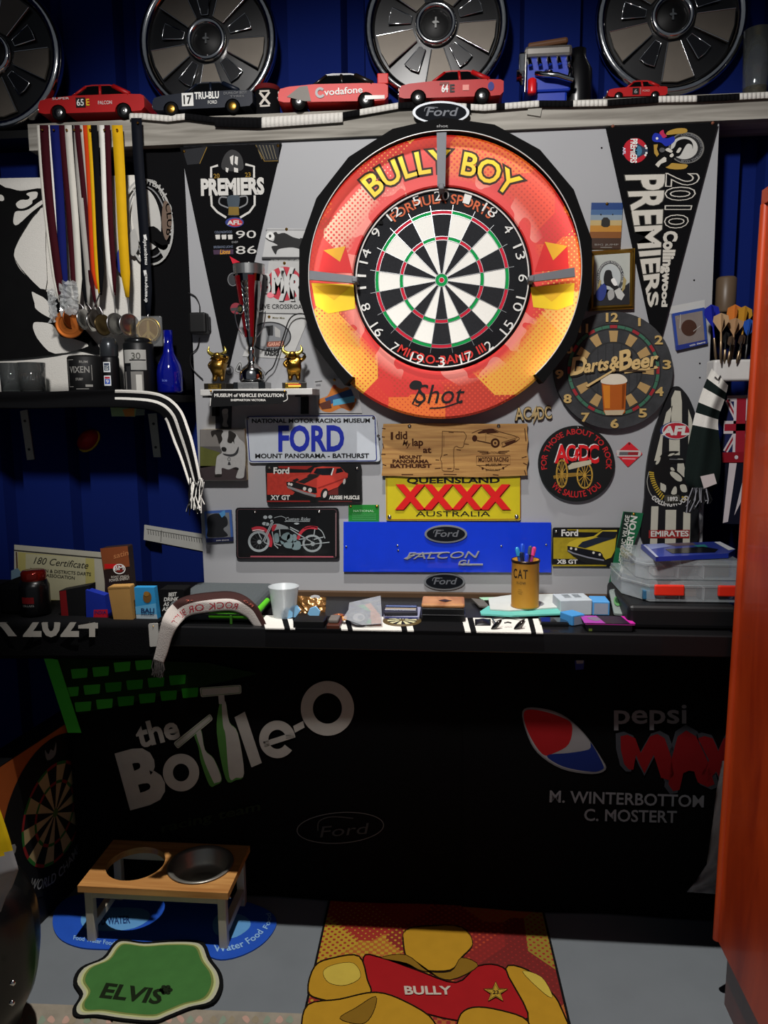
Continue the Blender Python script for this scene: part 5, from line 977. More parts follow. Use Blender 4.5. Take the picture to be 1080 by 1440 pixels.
class QD:                              # a four-cornered patch of a sheet: (0,0) top left .. (1,1) bottom right
    def __init__(s, pl, tl, tr, br, bl): s.pl, s.q, s.n = pl, (tl, tr, br, bl), pl.n
    def at(s, x, y, l=0):
        a, b, c, d = s.q; f = lambda i: (a[i]*(1-x)+b[i]*x)*(1-y)+(d[i]*(1-x)+c[i]*x)*y
        return s.pl.at(f(0), f(1), l)
def qtxt(mb, s, pl, tl, tr, br, bl, m, l=2, w='b'): return txt(mb, s, QD(pl, tl, tr, br, bl), (0, 1), (1, 1), 1, m, l, w)
# ================================================================ ON THE PANEL, RIGHT PART
t, pl = sign('pennant', 'long black premiers pennant with sideways lettering 2010 right of the dartboard', 'pennant', [(852, 180), (1010, 173), (930, 476), (918, 476)], -.012, .003, CLOTHB, part='cloth')
z = Z(760, 160, 320/1080); mb = MB(); WT = C('#c4c0b6', .8); GD2 = C('#a8863c', .7)
for w, m, l in (('x', C('#4b4a44', .8), 2), ('h', WT, 3)): qtxt(mb, 'PREMIERS', pl, *z(582, 292, 556, 905, 516, 915, 410, 296), m, l, w)
qtxt(mb, '2010', pl, *z(752, 285, 690, 540, 592, 540, 600, 285), WT, 2, 'h'); qtxt(mb, '2010', pl, *z(752, 285, 690, 540, 592, 540, 600, 285), C('#0c0c0e', .9), 3, 'r')
qtxt(mb, 'Collingwood', pl, *z(650, 560, 600, 913, 576, 913, 588, 560), WT, 2, 'x')
mb.obj('lettering', t); mb = MB(); z = Z(860, 165, 160/1080)
mb.px(ell(*z(225, 315)[0], 17, 17.5, 32), pl, C('#b02430', .8), 1); mb.px(z(240, 240, 300, 280, 345, 300, 345, 340, 300, 355, 240, 390, 225, 315), pl, C('#1a2a44'), 2); qtxt(mb, 'PREMIERS', pl, *z(244, 205, 238, 432, 180, 430, 183, 205), WHITE, 3, 'h'); mb.px(ell(*z(255, 318)[0], 5, 7, 16), pl, C('#2f6a8a'), 3); qtxt(mb, 'AFL', pl, *z(132, 285, 132, 355, 108, 355, 108, 285), C('#c9c9e0'), 3, 'h')
for a in (20, -20, 40, -40): x, y = z(280, 315)[0]; mb.px(ell(x+8*math.cos(math.radians(a)), y+10*math.sin(math.radians(a)), 1.6, 1.6, 10), pl, WHITE, 3)
mb.obj('premiers_crest', t); mb = MB()
mb.px(ell(*z(710, 290)[0], 25, 22, 40), pl, C('#6f6e6a', .8), 1); mb.px(ell(*z(710, 290)[0], 23, 20.5, 40), pl, C('#2b2b2c', .8), 2); mb.px(ell(*z(690, 290)[0], 19, 16, 40), pl, C('#b9b8b3', .8), 3)
arct(mb, 'COLLINGWOOD FOOTBALL CLUB', pl, z(710, 290)[0], (20, 17.5), 110, -110, 3, GREY, 3, 'b')
mb.px(spl(z(520, 165, 540, 130, 620, 105, 700, 105, 720, 130, 690, 150, 600, 160), 4), pl, GD2, 3); mb.px(spl(z(510, 465, 560, 435, 640, 440, 720, 450, 700, 485, 620, 495, 540, 485), 4), pl, GD2, 3)
mb.px(spl(z(770, 300, 760, 260, 720, 250, 690, 290, 650, 360, 600, 380, 560, 440, 500, 470, 430, 400, 500, 340, 590, 290, 620, 230, 680, 205, 740, 215, 770, 250), 4), pl, C('#0a0a0b', .8), 5)
mb.px(spl(z(510, 310, 540, 290, 580, 320, 560, 335), 4), pl, WT, 6); mb.px(spl(z(615, 330, 640, 290, 665, 295, 640, 335), 4), pl, WT, 6); mb.px(spl(z(550, 365, 575, 340, 590, 360, 570, 380), 4), pl, WT, 6); mb.px(z(415, 450, 440, 420, 500, 375, 520, 385, 520, 420, 470, 440, 445, 475), pl, WT, 6)
mb.px(spl(z(385, 190, 410, 150, 460, 160, 520, 200, 590, 180, 595, 230, 520, 275, 470, 240, 400, 230), 4), pl, C('#1f2f9c', .7), 4); mb.px(spl(z(455, 145, 490, 118, 500, 150, 525, 180, 490, 195, 470, 170), 4), pl, C('#b02a50', .7), 5); mb.px(ell(*z(432, 200)[0], 1.8, 1.8, 12), pl, WHITE, 5); mb.px(z(400, 260, 440, 255, 430, 300, 450, 350, 430, 375, 405, 340), pl, GD2, 4); mb.px(ell(*z(480, 310)[0], 4, 3.4, 16), pl, C('#4a4a4c'), 6)
mb.obj('club_crest', t); brooch(t, pl, z(960, 55, 12, 85), C('#7a4a38', .5))
# photo and gold frame
t, pl = sign('photo_print', 'small sunset photo of a vehicle leaping, above the gold picture frame', 'photo', [(832, 285), (876, 285), (872, 351), (829, 349)], -.005, .001, C('#2b1c14', .4), part='print')
z = Z(760, 160, 320/1080); mb = MB(); ys = [422, 455, 480, 505, 530, 560, 590, 640]; cs = ['#1a3a72', '#3f5f88', '#7d8c98', '#b09a68', '#b07a28', '#7a4818', '#3a2416']
for i, c_ in enumerate(cs): f = lambda y: (242-(y-422)*.055, 392-(y-422)*.06); a, b = f(ys[i]), f(ys[i+1]); mb.px(z(a[0], ys[i], a[1], ys[i], b[1], ys[i+1], b[0], ys[i+1]), pl, C(c_, .35), 1)
mb.px(z(290, 505, 300, 492, 318, 492, 330, 505, 330, 530, 318, 538, 300, 538, 288, 530), pl, C('#1c1814'), 2); mb.px(ell(*z(287, 478)[0], 1.2, 1.2, 10), pl, INK, 2); mb.px(ell(*z(343, 478)[0], 1, 1, 10), pl, INK, 2); txt(mb, 'TOP GEAR'[:0]+'BIG JUMP', pl, z(258, 625)[0], z(370, 625)[0], 2.4, C('#8a8680'), 2); mb.stroke(z(285, 634, 340, 634), .8, pl, C('#8a8680'), 2); mb.obj('picture', t); brooch(t, pl, [z(316, 428)[0]])
t, pl = sign('framed_picture', 'small gold picture frame with a magpie club crest above the barrel clock', 'picture frame', [(830, 354), (893, 349), (891, 434), (829, 437)], -.014, .014, GOLD, part='backing')
mb = MB(); o_ = z(232, 652, 445, 640, 443, 922, 230, 935); i_ = z(256, 672, 425, 660, 423, 905, 252, 912)
for k in range(4):
    a, b, c_, d = o_[k], o_[(k+1) % 4], i_[(k+1) % 4], i_[k]; A, B_, C_, D_ = pl.at(*a), pl.at(*b), pl.at(*c_), pl.at(*d); mid = lambda p, q: (p+q)/2+pl.n*.006
    mb.add([A, B_, mid(B_, C_), mid(A, D_), C_, D_], [[0, 1, 2, 3], [3, 2, 4, 5]], C('#b48a38', .3, .9))
mb.obj('moulding', t); mb = MB(); mb.px(i_, pl, C('#a9ada6', .4), 1); mb.px(z(254, 860, 300, 830, 370, 840, 423, 800, 423, 905, 252, 912), pl, C('#15151a'), 2); mb.stroke(ell(*z(332, 775)[0], 17, 21, 40), 4.2, pl, C('#3a3d42'), 2, True); mb.px(ell(*z(332, 775)[0], 14, 18, 32), pl, C('#aab0b0'), 3); arct(mb, 'COLLINGWOOD FOOTBALL CLUB', pl, z(332, 775)[0], (16, 20), 200, -20, 2.6, C('#b4b4b0'), 4, 'b')
mb.px(spl(z(300, 780, 310, 745, 335, 745, 345, 780, 375, 830, 400, 860, 370, 850, 330, 820, 305, 810), 4), pl, INK, 5); mb.px(spl(z(335, 790, 350, 780, 365, 810, 350, 815), 4), pl, WHITE, 6); mb.px(spl(z(262, 850, 300, 805, 315, 830, 300, 880, 275, 885), 4), pl, C('#23337a'), 5); mb.px(spl(z(320, 845, 345, 835, 350, 870, 325, 885), 4), pl, C('#9a9a98'), 6); mb.px(z(350, 840, 375, 825, 400, 860, 385, 885, 365, 875), pl, C('#b4b4b0'), 6); mb.px(z(395, 770, 408, 790, 400, 830, 385, 850), pl, C('#9a8a58'), 4); mb.stroke(z(285, 790, 268, 850), 3, pl, C('#9a8a58'), 4); mb.obj('crest_print', t)
tag(MB().slab(z(600, 918, 780, 918-35, 780, 925, 600, 952), WALL, .001, C('#b4b4b2', .4)).obj('hanging_tab'), 'pale clear tab of the coin case at the pennant tip', 'tab')
t, pl = case('square coin case with a brown coin and blue edges beside the pennant tip', [(945, 441), (991, 432), (995, 483), (951, 493)], -.010, '#7d7470', '#2a4490', (969, 461), 11, '#4a3026')
mb = MB(); mb.px([(951, 486), (995, 477), (995, 483), (951, 493)], pl, C('#1c2c78'), 3); txt(mb, 'coin sleeve', pl, (970, 487), (992, 482), 2.6, PG, 4, 'b'); mb.stroke([(953, 448), (957, 442), (956, 462)], .8, pl, C('#a9a6a2'), 3); mb.stroke([(975, 466), (985, 458)], .8, pl, C('#a9a6a2'), 3); mb.obj('print', t)
# barrel clock
z = Z(760, 420, 320/1080); CC = z(347, 340)[0]
STONE = C('#3a3b3d', .75, var=.5, bump=1.0, scale=26)
t, pl = sign('wall_clock', 'round barrel-end clock styled as a dartboard with a beer glass, right of the dartboard', 'clock', ell(CC[0], CC[1], 83.5, 82.5, 48), -.024, .022, STONE, part='barrel_end')
mb = MB(); TAN = C('#a98a58', .6); RDC = C('#962028', .6); GNC = C('#35664f', .6)
for a in range(0, 360, 10):
    mb.stroke(ell(CC[0], CC[1], 62.5, 61.5, 3, a-4.6, a+4.6), 4.2, pl, RDC if a % 30 == 0 else GNC, 1) 
mb.stroke(ell(CC[0], CC[1], 59.5, 58.5, 60), 1.2, pl, C('#1c1c1d'), 2, True); mb.stroke(ell(CC[0], CC[1], 40, 39.5, 60), 2.2, pl, C('#232425'), 1, True); mb.stroke(ell(CC[0], CC[1], 66, 65, 60), 1.2, pl, C('#1c1c1d'), 2, True)
for a in range(0, 360, 30):
    f = lambda r, d: (CC[0]+r*math.cos(math.radians(a+d)), CC[1]-r*.985*math.sin(math.radians(a+d)))
    mb.slab([f(41, -6.5), f(57, -6.5), f(57, 6.5), f(41, 6.5)], pl, .0015, TAN)
for i in range(-3, 4): x = CC[0]+i*11; h_ = math.sqrt(max(0, 38**2-(i*11)**2)); mb.stroke([(x, CC[1]-h_), (x, CC[1]+h_)], .8, pl, C('#1f2022'), 2)
mb.obj('scoring_ring', t); mb = MB(); CRM = C('#b79a60', .5)
for s, x, y in (('12', 340, 108), ('1', 470, 130), ('2', 562, 215), ('3', 600, 332), ('4', 565, 460), ('5', 486, 562), ('6', 352, 612), ('7', 213, 582), ('8', 129, 494), ('9', 90, 378), ('10', 124, 258), ('11', 204, 160)):
    q = z(x, y)[0]; w = 5 if len(s) == 1 else 8; w = 1.7 if s == '1' else (6 if s == '11' else w); txt(mb, s, pl, (q[0]-w, q[1]), (q[0]+w, q[1]), 11.5, CRM, 1, 'h', th=.003)
mb.obj('numeral', t); mb = MB(); CR2 = C('#c9ab72', .5)
for s, a, b, h, w in (('D', (145, 362), (212, 352), 23, 'h'), ('arts', (208, 350), (318, 336), 17, 'h'), ('&', (328, 334), (372, 326), 16, 'h'), ('B', (378, 340), (432, 324), 25, 'h'), ('eer', (432, 336), (552, 316), 19, 'h')):
    txt(mb, s, pl, (z(*a)[0][0]+1.2, z(*a)[0][1]+1.5), (z(*b)[0][0]+1.2, z(*b)[0][1]+1.5), h, C('#1a1512'), 9, 'x', sh=.3); txt(mb, s, pl, z(*a)[0], z(*b)[0], h, CR2, 10, w, sh=.3, th=.002)
mb.slab(z(395, 345, 550, 318, 560, 330, 400, 356), pl, .003, CR2); mb.obj('lettering', t)
mb = MB(); g = PL(pl.p+pl.n*.004, pl.n); mb.slab(z(290, 395, 408, 392, 402, 540, 385, 552, 310, 552, 300, 535), pl, .004, C('#a8551a', .2, coat=.6)); mb.px(spl(z(290, 400, 292, 375, 320, 360, 375, 358, 405, 375, 408, 398, 350, 408), 4), g, C('#cfc6b4', .5), 1); mb.px(z(296, 410, 330, 412, 330, 520, 305, 520), g, C('#c87a26', .2), 1); mb.px(z(302, 530, 400, 528, 388, 552, 310, 553), g, C('#b9a88a', .2), 1); mb.px(z(388, 410, 403, 405, 396, 520, 386, 522), g, C('#7a3a12', .2), 1); mb.obj('beer_glass', t)
mb = MB(); h_ = PL(pl.p+pl.n*.006, pl.n); mb.slab(z(345, 336, 349, 343, 224, 420, 216, 412), h_, .001, CR2); mb.slab(z(343, 346, 343, 336, 500, 340, 500, 346), PL(pl.p+pl.n*.0045, pl.n), .001, C('#3a2c1c')); mb.lathe([(.005, 0), (.005, .003), (0, .004)], h_.at(*CC), CR2, pl.n, 16); mb.obj('hand', t)
# AC/DC wooden lettering and round sign, diamond sticker
t = thing('lettering_sign', 'small cut-out wooden letters with a lightning stroke above the round black sign', 'sign', WALL.at(750, 596)); LWD = grain('#8f774a', '#c4ac76', 60, 60, 60, .6, .1, name='pale_timber'); mb = MB()
for s, a, b in (('AC', (725, 591), (747, 590)), ('DC', (757, 590), (776, 588))): txt(mb, s, PL((0, -.002, 0), (0, -1, 0)), a, b, 17, C('#2a2012', .7), 0, 'x', th=.006); txt(mb, s, PL((0, -.002, 0), (0, -1, 0)), a, b, 17, LWD, 2, 'b', th=.008)
mb.slab([(749, 580), (755, 570), (753, 580), (758, 579), (750, 596), (752, 585), (747, 587)], WALL, .009, LWD); mb.obj('letters', t)
t, pl = sign('round_sign', 'round black tin sign with red lettering above a golden cannon', 'sign', ell(810.5, 652, 54, 53.5, 56), -.012, .003, C('#0d1110', .35, coat=.3), part='plate')
RS = C('#b81e22', .5); mb = MB(); arct(mb, 'FOR THOSE ABOUT TO ROCK', pl, (810.5, 652), (42, 41.5), 190, -10, 7.5, RS, 1, 'b'); arct(mb, 'WE SALUTE YOU', pl, (810.5, 652), (48, 47.5), 222, 318, 8.5, RS, 1, 'b', True)
for m, d, l in ((WHITE, (-1, -1.2), 2), (C('#d01c22', .4), (0, 0), 3)):
    for s, a, b, y, h in (('A', 72, 130, 778, 24), ('C', 125, 165, 768, 21), ('D', 185, 235, 768, 21), ('C', 228, 276, 778, 24)): q0, q1 = z(a, y)[0], z(b, y)[0]; txt(mb, s, pl, (q0[0]+d[0], q0[1]+d[1]), (q1[0]+d[0], q1[1]+d[1]), h, m, l, 'h')
    mb.px([(p[0]+d[0], p[1]+d[1]) for p in z(168, 715, 188, 705, 178, 735, 190, 735, 165, 775, 170, 745, 160, 748)], pl, m, l)
mb.obj('lettering', t); mb = MB(); GLD = C('#b08a38', .45)
for cx, cy, rx, ry in ((102, 830, 7.4, 19), (210, 838, 10.5, 18)):
    x, y = z(cx, cy)[0]; mb.stroke(ell(x, y, rx, ry, 36), 2.2, pl, GLD, 6, True); mb.px(ell(x, y, 2.4, 3.2, 16), pl, GLD, 7)
    for a in range(0, 180, 30): dx, dy = rx*math.cos(math.radians(a)), ry*math.sin(math.radians(a)); mb.stroke([(x-dx, y-dy), (x+dx, y+dy)], .9, pl, GLD, 6)
mb.px(z(130, 795, 150, 780, 240, 765, 242, 785, 165, 805, 135, 812), pl, C('#b9b29a', .4), 8); mb.px(z(60, 840, 120, 828, 200, 825, 200, 840, 120, 848, 64, 855), pl, C('#8a6a28', .5), 5); mb.obj('cannon_picture', t); screws(t, pl, [(813, 601)], .004, STEEL)
t, pl = sign('diamond_sticker', 'small red diamond sticker with a white band right of the round black sign', 'sticker', [(885, 621), (904, 638), (883, 657), (866, 638)], -.003, .002, C('#c8202c', .5), r=2, part='plate'); z = Z(860, 400, 220/880); mb = MB()
mb.px(rq(z(28, 932, 160, 934, 168, 950, 160, 968, 30, 968), 1), pl, C('#b9b4b0'), 1); mb.px(z(45, 942, 95, 942, 90, 960, 42, 960), pl, C('#5a5a5c'), 2); mb.px(z(95, 942, 152, 942, 148, 960, 90, 960), pl, C('#8a1c24'), 2); mb.stroke(z(60, 980, 135, 982), 1.4, pl, C('#e0a0a4'), 2); mb.px(ell(*z(100, 895)[0], 1.6, 1.6, 10), pl, C('#5a1418'), 2); mb.obj('print', t)
# striped club board
t, pl = sign('club_board', 'tall pointed black and white striped board with a bird crest beside the folded scarf', 'board', spl([(952, 543), (944, 549), (932, 576), (919, 610), (910, 655), (907, 700), (906, 768), (976, 768), (982, 715), (987, 660), (984, 605), (972, 566), (961, 549)], 4), -.016, .012, C('#121316', .5), part='board')
mb = MB(); WS = C('#b5b2a4', .5)
for q in ([(937, 580), (946, 570), (941, 600), (932, 615), (930, 648), (920, 648)], [(944, 560), (949, 549), (957, 550), (959, 565), (959, 595), (944, 595)], [(941, 617), (956, 617), (956, 640), (941, 640)], [(968, 575), (973, 590), (977, 640), (968, 640)], [(916, 712), (926, 712), (924, 767), (914, 767)], [(936, 717), (951, 717), (950, 767), (935, 767)], [(961, 720), (971, 722), (970, 767), (960, 767)], [(953, 645), (960, 645), (966, 672), (952, 668)]): mb.px(q, pl, WS, 1)
z = Z(905, 590, .125); mb.px(z(190, 705, 250, 720, 255, 780, 240, 820, 190, 790), pl, WS, 2)
mb.px(spl(z(45, 720, 60, 640, 100, 560, 180, 420, 240, 370, 300, 355, 400, 360, 330, 400, 290, 440, 450, 455, 450, 490, 300, 500, 380, 580, 520, 720, 440, 740, 420, 830, 300, 840, 250, 740, 180, 700, 100, 600), 3), pl, C('#0b0b0c', .5), 3)
for q in (z(135, 500, 160, 440, 190, 420, 185, 460, 160, 500), z(300, 590, 340, 585, 420, 640, 430, 690, 380, 690, 310, 630), z(305, 540, 330, 540, 350, 575, 310, 570), z(275, 410, 300, 385, 350, 378, 320, 405), z(340, 760, 370, 760, 370, 835, 310, 835), z(410, 740, 470, 735, 490, 810, 430, 810)): mb.px(spl(q, 3), pl, WS, 5)
mb.stroke(spl(z(290, 445, 450, 450), 2, False), .8, pl, GREY, 5); mb.stroke(spl(z(60, 590, 40, 700, 70, 820, 140, 900, 230, 930), 4, False), 1.2, pl, C('#8a8a84'), 5)
for i in range(13):
    u = i/12; q = z(60+u*30+u*u*110, 590+u*310, 115+u*20+u*u*95, 600+u*250)[0:2]; a, b = q; mb.stroke([a, b], 1.8, pl, C('#b09430', .6), 4)
mb.stroke(z(430, 870, 480, 880), 2, pl, C('#b09430'), 4); mb.stroke(z(430, 895, 480, 900), 2, pl, C('#b09430'), 4)
mb.px(rq(z(240, 850, 400, 845, 415, 890, 395, 945, 245, 945, 230, 895), 2), pl, C('#3b3a34', .5), 6); txt(mb, '1892', pl, z(275, 915)[0], z(385, 912)[0], 5.4, PG, 7, 'h'); mb.obj('crest', t)
mb = MB(); arct(mb, 'COLLINGWOOD', pl, z(300, 690)[0], (36, 36), 222, 318, 6, PG, 6, 'h', True); mb.px(z(60, 1245, 520, 1240, 515, 1335, 58, 1335), pl, C('#8e2020', .5), 4); txt(mb, 'EMIRATES', pl, z(85, 1315)[0], z(505, 1312)[0], 7.4, PG, 5, 'h')
mb.px(ell(*z(355, 125)[0], 21, 12.5, 36), pl, C('#2c3a6c', .5), 4); mb.px(ell(*z(365, 125)[0], 19.5, 12, 36), pl, PG, 5); mb.px(ell(*z(368, 125)[0], 18.5, 11, 36), pl, C('#a82030', .5), 6); txt(mb, 'AFL', pl, z(215, 172)[0], z(505, 168)[0], 11.5, PG, 7, 'x', sh=.2); mb.obj('lettering', t)
# ---- dart holder, scarf and flag pennant at the far right
HY = -.10; c0, c1 = W(1003, 536, HY), W(1062, 505, HY); hx = (c0.x+c1.x)/2
t = thing('dart_holder', 'white plastic wall holder full of darts beside the wooden cabinet', 'holder', V((hx, HY+.03, c0.z)))
MB().box((hx, HY+.030, (c0.z+c1.z)/2), (c1.x-c0.x, .06, c1.z-c0.z), C('#c9c7c4', .3, coat=.3), .006, seg=3).obj('cup', t); MB().box((hx, HY+.030, c1.z+.0005), (c1.x-c0.x-.014, .046, .001), C('#3a3838', .6)).obj('opening', t)
MB().box((hx+.01, .01, (c0.z+c1.z)/2), (.05, .14, .03), C('#141416', .6)).obj('bracket', t)
MB().tube([W(1005, 530, HY-.004), W(1010, 534, HY-.008), W(1013, 528, HY-.004), W(1011, 540, HY-.006)], .0018, STEEL, 6).obj('hook', t)
def dart(label, x, ytop, Y, fc, shaft, lean=0, wide=1.0):
    base = V((W(x, 505, Y).x, Y, c1.z-.01)); top = W(x+lean, ytop, Y); ax = top-base; H = ax.length; a = ax.normalized(); t = thing('dart', label, 'dart', base, 'darts standing in the white holder')
    MB().tube([base, base+a*H*.10, base+a*H*.14, base+a*H*.42, base+a*H*.45], [.0012, .0028, .0035, .0035, .002], shaft, 10).obj('barrel', t)
    MB().tube([base+a*H*.44, base+a*H*.75], [.0024, .0019], fc if wide > .8 else BLACK, 8).obj('shaft', t)
    u = V((1, 0, 0)); u = (u-a*u.dot(a)).normalized(); v = a.cross(u); mb = MB()
    for d in (u, v):
        for s in (-1, 1): mb.poly([base+a*H*.60, base+a*H*.70+d*s*.008, base+a*H*.84+d*s*.019*wide, base+a*H*.94+d*s*.017*wide, base+a*H], fc)
    mb.obj('flight', t, thick=.0006)
BR2 = C('#8f7a60', .35, .9); TANF = C('#a88a68', .6)
for a in (('dart with a large tan flight, leftmost in the white holder', 1014, 440, -.115, TANF, BR2), ('dart with a tan flight leaning right, in the middle of the holder', 1027, 447, -.09, C('#9c7a58', .6), BR2, 8), ('dart with a deep blue flight at the back left of the holder', 1008, 428, -.06, C('#0d1a8c', .5), BR2, -8), ('dart with an orange and white flight at the back of the holder', 1028, 428, -.07, C('#b86a28', .5), STEEL, 6),
          ('dart with a golden flight beside the cabinet edge', 1040, 430, -.075, C('#a87a20', .5), BR2, 8), ('dart with a white flight behind the tan ones', 1030, 432, -.055, WHITE, STEEL, 8, .8), ('slim dart with a black flight left of centre in the holder', 1019, 466, -.10, BLACK, BR2, 2, .5), ('dart with a bright blue flight beside the cabinet edge', 1048, 448, -.085, C('#1c4a9c', .5), DSTEEL, 6, .7), ('slim brass dart standing without much flight at the holder front', 1024, 472, -.112, C('#4a3a2c', .5), BR2, 5, .4), ('short slanted brass dart at the right of the holder front', 1036, 470, -.11, C('#3a2a20', .5), BR2, 9, .4)): dart(*a)
p = W(1036, 450, .05); tag(MB().lathe([(0, 0), (.024, 0), (.025, .004), (.025, .085), (.020, .09), (0, .09)], V((W(1020, 430, .03).x, .03, W(1020, 440, .03).z)), C('#5a4a3a', .4, alpha=1), n=24).obj('jar'), 'dim brown jar on the dark wall above the dart holder', 'jar')
MB().box(V((W(1040, 444, .03).x, .05, W(1020, 442, .03).z-.006)), (.16, .12, .010), BLACK).obj('small_ledge', None, label='small dark ledge under the brown jar above the dart holder', category='shelf')
# scarf at right
t = thing('folded_scarf', 'black scarf with white bars hanging folded from the dart holder', 'scarf', W(990, 690, -.09))
Lp = [(1001, 518), (989, 545), (978, 580), (970, 615), (964, 650), (963, 675), (975, 690)]; Rp = [(1024, 542), (1019, 562), (1010, 590), (1012, 620), (1014, 650), (1010, 680), (1000, 692)]
Lp, Rp = spl(Lp, 6, False), spl(Rp, 6, False); SPL = VP(-.085); nn = len(Lp)-1
def sfn(u, v):
    k = v*nn; i = min(int(k), nn-1); f = k-i; g = lambda A: (A[i][0]*(1-f)+A[i+1][0]*f, A[i][1]*(1-f)+A[i+1][1]*f); a, b = g(Lp), g(Rp)
    return SPL.at(a[0]*(1-u)+b[0]*u, a[1]*(1-u)+b[1]*u, .022*math.sin(pi*u)+.004*math.sin(u*11+v*5))
W2 = CLOTHW; B2 = C('#17201e', .95, bump=.3, scale=400); MB().grid(sfn, 12, 60, B2, True, lambda u, v: W2 if (v < .10 or .17 < v < .27 or .33 < v < .42) else B2).obj('woven_band', t)
MB().slab([(985, 670), (1004, 666), (1008, 680), (990, 687)], VP(-.112), .002, C('#c4b8b6', .7)).obj('care_tag', t); mb = MB(); random.seed(5)
for i in range(26):
    x = 967+i*1.3; q = VP(-.10); mb.tube([q.at(985+(x-985)*.6, 686, .01), q.at(x+random.uniform(-3, 3), 703, .012*random.random()), q.at(x+random.uniform(-4, 4)-4+i*.1, 718+random.uniform(-8, 4)-i*.3, .012*random.random())], .0016, C('#8a8a90', .8) if i % 3 == 0 else BLACK, 5)
mb.obj('tassel', t)
t, pl = sign('flag_pennant', 'navy pennant with a union flag and white stripes beside the cabinet', 'pennant', Z(860, 400, .25)(650, 625, 800, 622, 760, 1350, 625, 1345, 640, 1000, 620, 1000), -.03, .003, C('#0f1120', .8), part='cloth')
z = Z(860, 400, .25); mb = MB(); UR = C('#8e1c2c', .8); UW = C('#bdb4b8', .8); mb.px(z(660, 640, 800, 640, 800, 950, 630, 950), pl, C('#1c2048', .8), 1); mb.px(z(650, 625, 800, 622, 800, 655, 652, 658), pl, UW, 2); mb.stroke(z(650, 650, 790, 930), 7, pl, UW, 2); mb.stroke(z(640, 940, 800, 660), 7, pl, UW, 2); mb.stroke(z(650, 650, 790, 930), 2.4, pl, UR, 3); mb.stroke(z(640, 940, 800, 660), 2.4, pl, UR, 3)
mb.px(z(632, 768, 800, 765, 800, 838, 630, 840), pl, UW, 4); mb.px(z(690, 640, 775, 640, 765, 950, 680, 950), pl, UW, 4); mb.px(z(636, 785, 800, 782, 800, 822, 634, 824), pl, UR, 5); mb.px(z(705, 640, 758, 640, 748, 950, 695, 950), pl, UR, 5); mb.px(z(622, 945, 800, 940, 800, 1000, 622, 1002), pl, C('#7e1420', .8), 6); mb.px(ell(*z(702, 972)[0], 2.6, 2.8, 14), pl, UW, 7)
mb.px(z(662, 1005, 704, 1005, 655, 1335, 626, 1342), pl, UW, 2); mb.px(z(745, 1070, 775, 1020, 760, 1160, 690, 1300), pl, UW, 2); mb.obj('print', t)
t, pl = sign('place_sticker', 'green upright sticker with white sideways lettering leaning by the yellow car plate', 'sticker', Z(820, 700, 260/1080)(235, 80, 352, 90, 335, 170, 285, 300, 185, 510, 150, 500, 190, 300), -.022, .002, C('#14603c', .5), part='plate')
z = Z(820, 700, 260/1080); mb = MB(); PW = C('#cfd0c8', .6); mb.px(z(240, 82, 285, 86, 240, 300, 195, 290), pl, C('#10241c', .5), 1); qtxt(mb, 'HISTORIC VILLAGE', pl, *z(205, 385, 248, 100, 272, 105, 228, 395), PW, 2, 'b'); qtxt(mb, 'HERBERTON', pl, *z(232, 402, 280, 105, 316, 112, 266, 408), PW, 2, 'h'); mb.px(z(222, 395, 234, 405, 258, 425, 235, 420, 205, 480, 195, 478, 215, 425), pl, PW, 2); mb.obj('lettering', t); brooch(t, pl, [z(296, 95)[0]])
t, pl = plate('yellow and black number plate with a yellow muscle car', [(777, 742), (880, 742), (868, 797), (776, 796)], -.008, BLACK, BLACK, 4)
z = Z(770, 735, 110/1080); mb = MB(); YC = C('#b8a228', .35, coat=.3); YD = C('#948218', .5, var=.35, scale=80)
mb.px(z(80, 205, 560, 205, 300, 300, 270, 400, 450, 500, 80, 500), pl, YD, 1); mb.px(z(270, 92, 750, 92, 700, 135, 440, 130, 380, 105, 280, 108), pl, YD, 1); mb.px(z(70, 580, 820, 580, 810, 600, 70, 602), pl, YD, 1)
mb.px(z(265, 310, 300, 270, 400, 225, 640, 185, 750, 105, 960, 100, 930, 380, 880, 480, 800, 510, 760, 460, 600, 420, 290, 330), pl, YC, 2); mb.px(z(670, 195, 760, 120, 960, 125, 940, 210, 850, 225, 720, 200), pl, C('#15161c', .2), 3); mb.px(z(415, 330, 480, 265, 700, 200, 930, 215, 780, 260, 520, 352), pl, C('#1c2230', .3), 4); mb.px(z(275, 320, 420, 345, 730, 405, 760, 440, 770, 500, 560, 450, 275, 385), pl, C('#101018', .4), 4); mb.stroke(z(280, 385, 350, 420, 560, 480, 780, 520), 2, pl, C('#a9a9b4', .3, .6), 5); mb.px(z(300, 415, 560, 490, 780, 530, 880, 510, 900, 440, 930, 450, 880, 590, 520, 560, 360, 470), pl, C('#121210'), 3)
for x, y in ((325, 355), (392, 365), (635, 415), (720, 440)): mb.px(ell(*z(x, y)[0], 1.7, 1.8, 14), pl, C('#c4c0b4'), 6)
mb.px(ell(*z(655, 188)[0], 1.4, 1.2, 10), pl, YC, 5); mb.obj('car_picture', t); mb = MB(); txt(mb, 'Ford', pl, z(195, 182)[0], z(418, 182)[0], 8.6, PG, 4, 'h'); txt(mb, 'XB GT', pl, z(135, 566)[0], z(410, 566)[0], 5.6, PG, 4, 'h'); mb.obj('lettering', t); screws(t, pl, z(118, 125), .005, STEEL)
mb = MB()
for x, y in ((984, 511), (984, 531), (846, 208), (976, 394)): mb.lathe([(.0022, 0), (.0022, .0012), (0, .0018)], WALL.at(x, y, 0), BLACK, (0, -1, 0), 10)
struct(mb.obj('trim_2'))
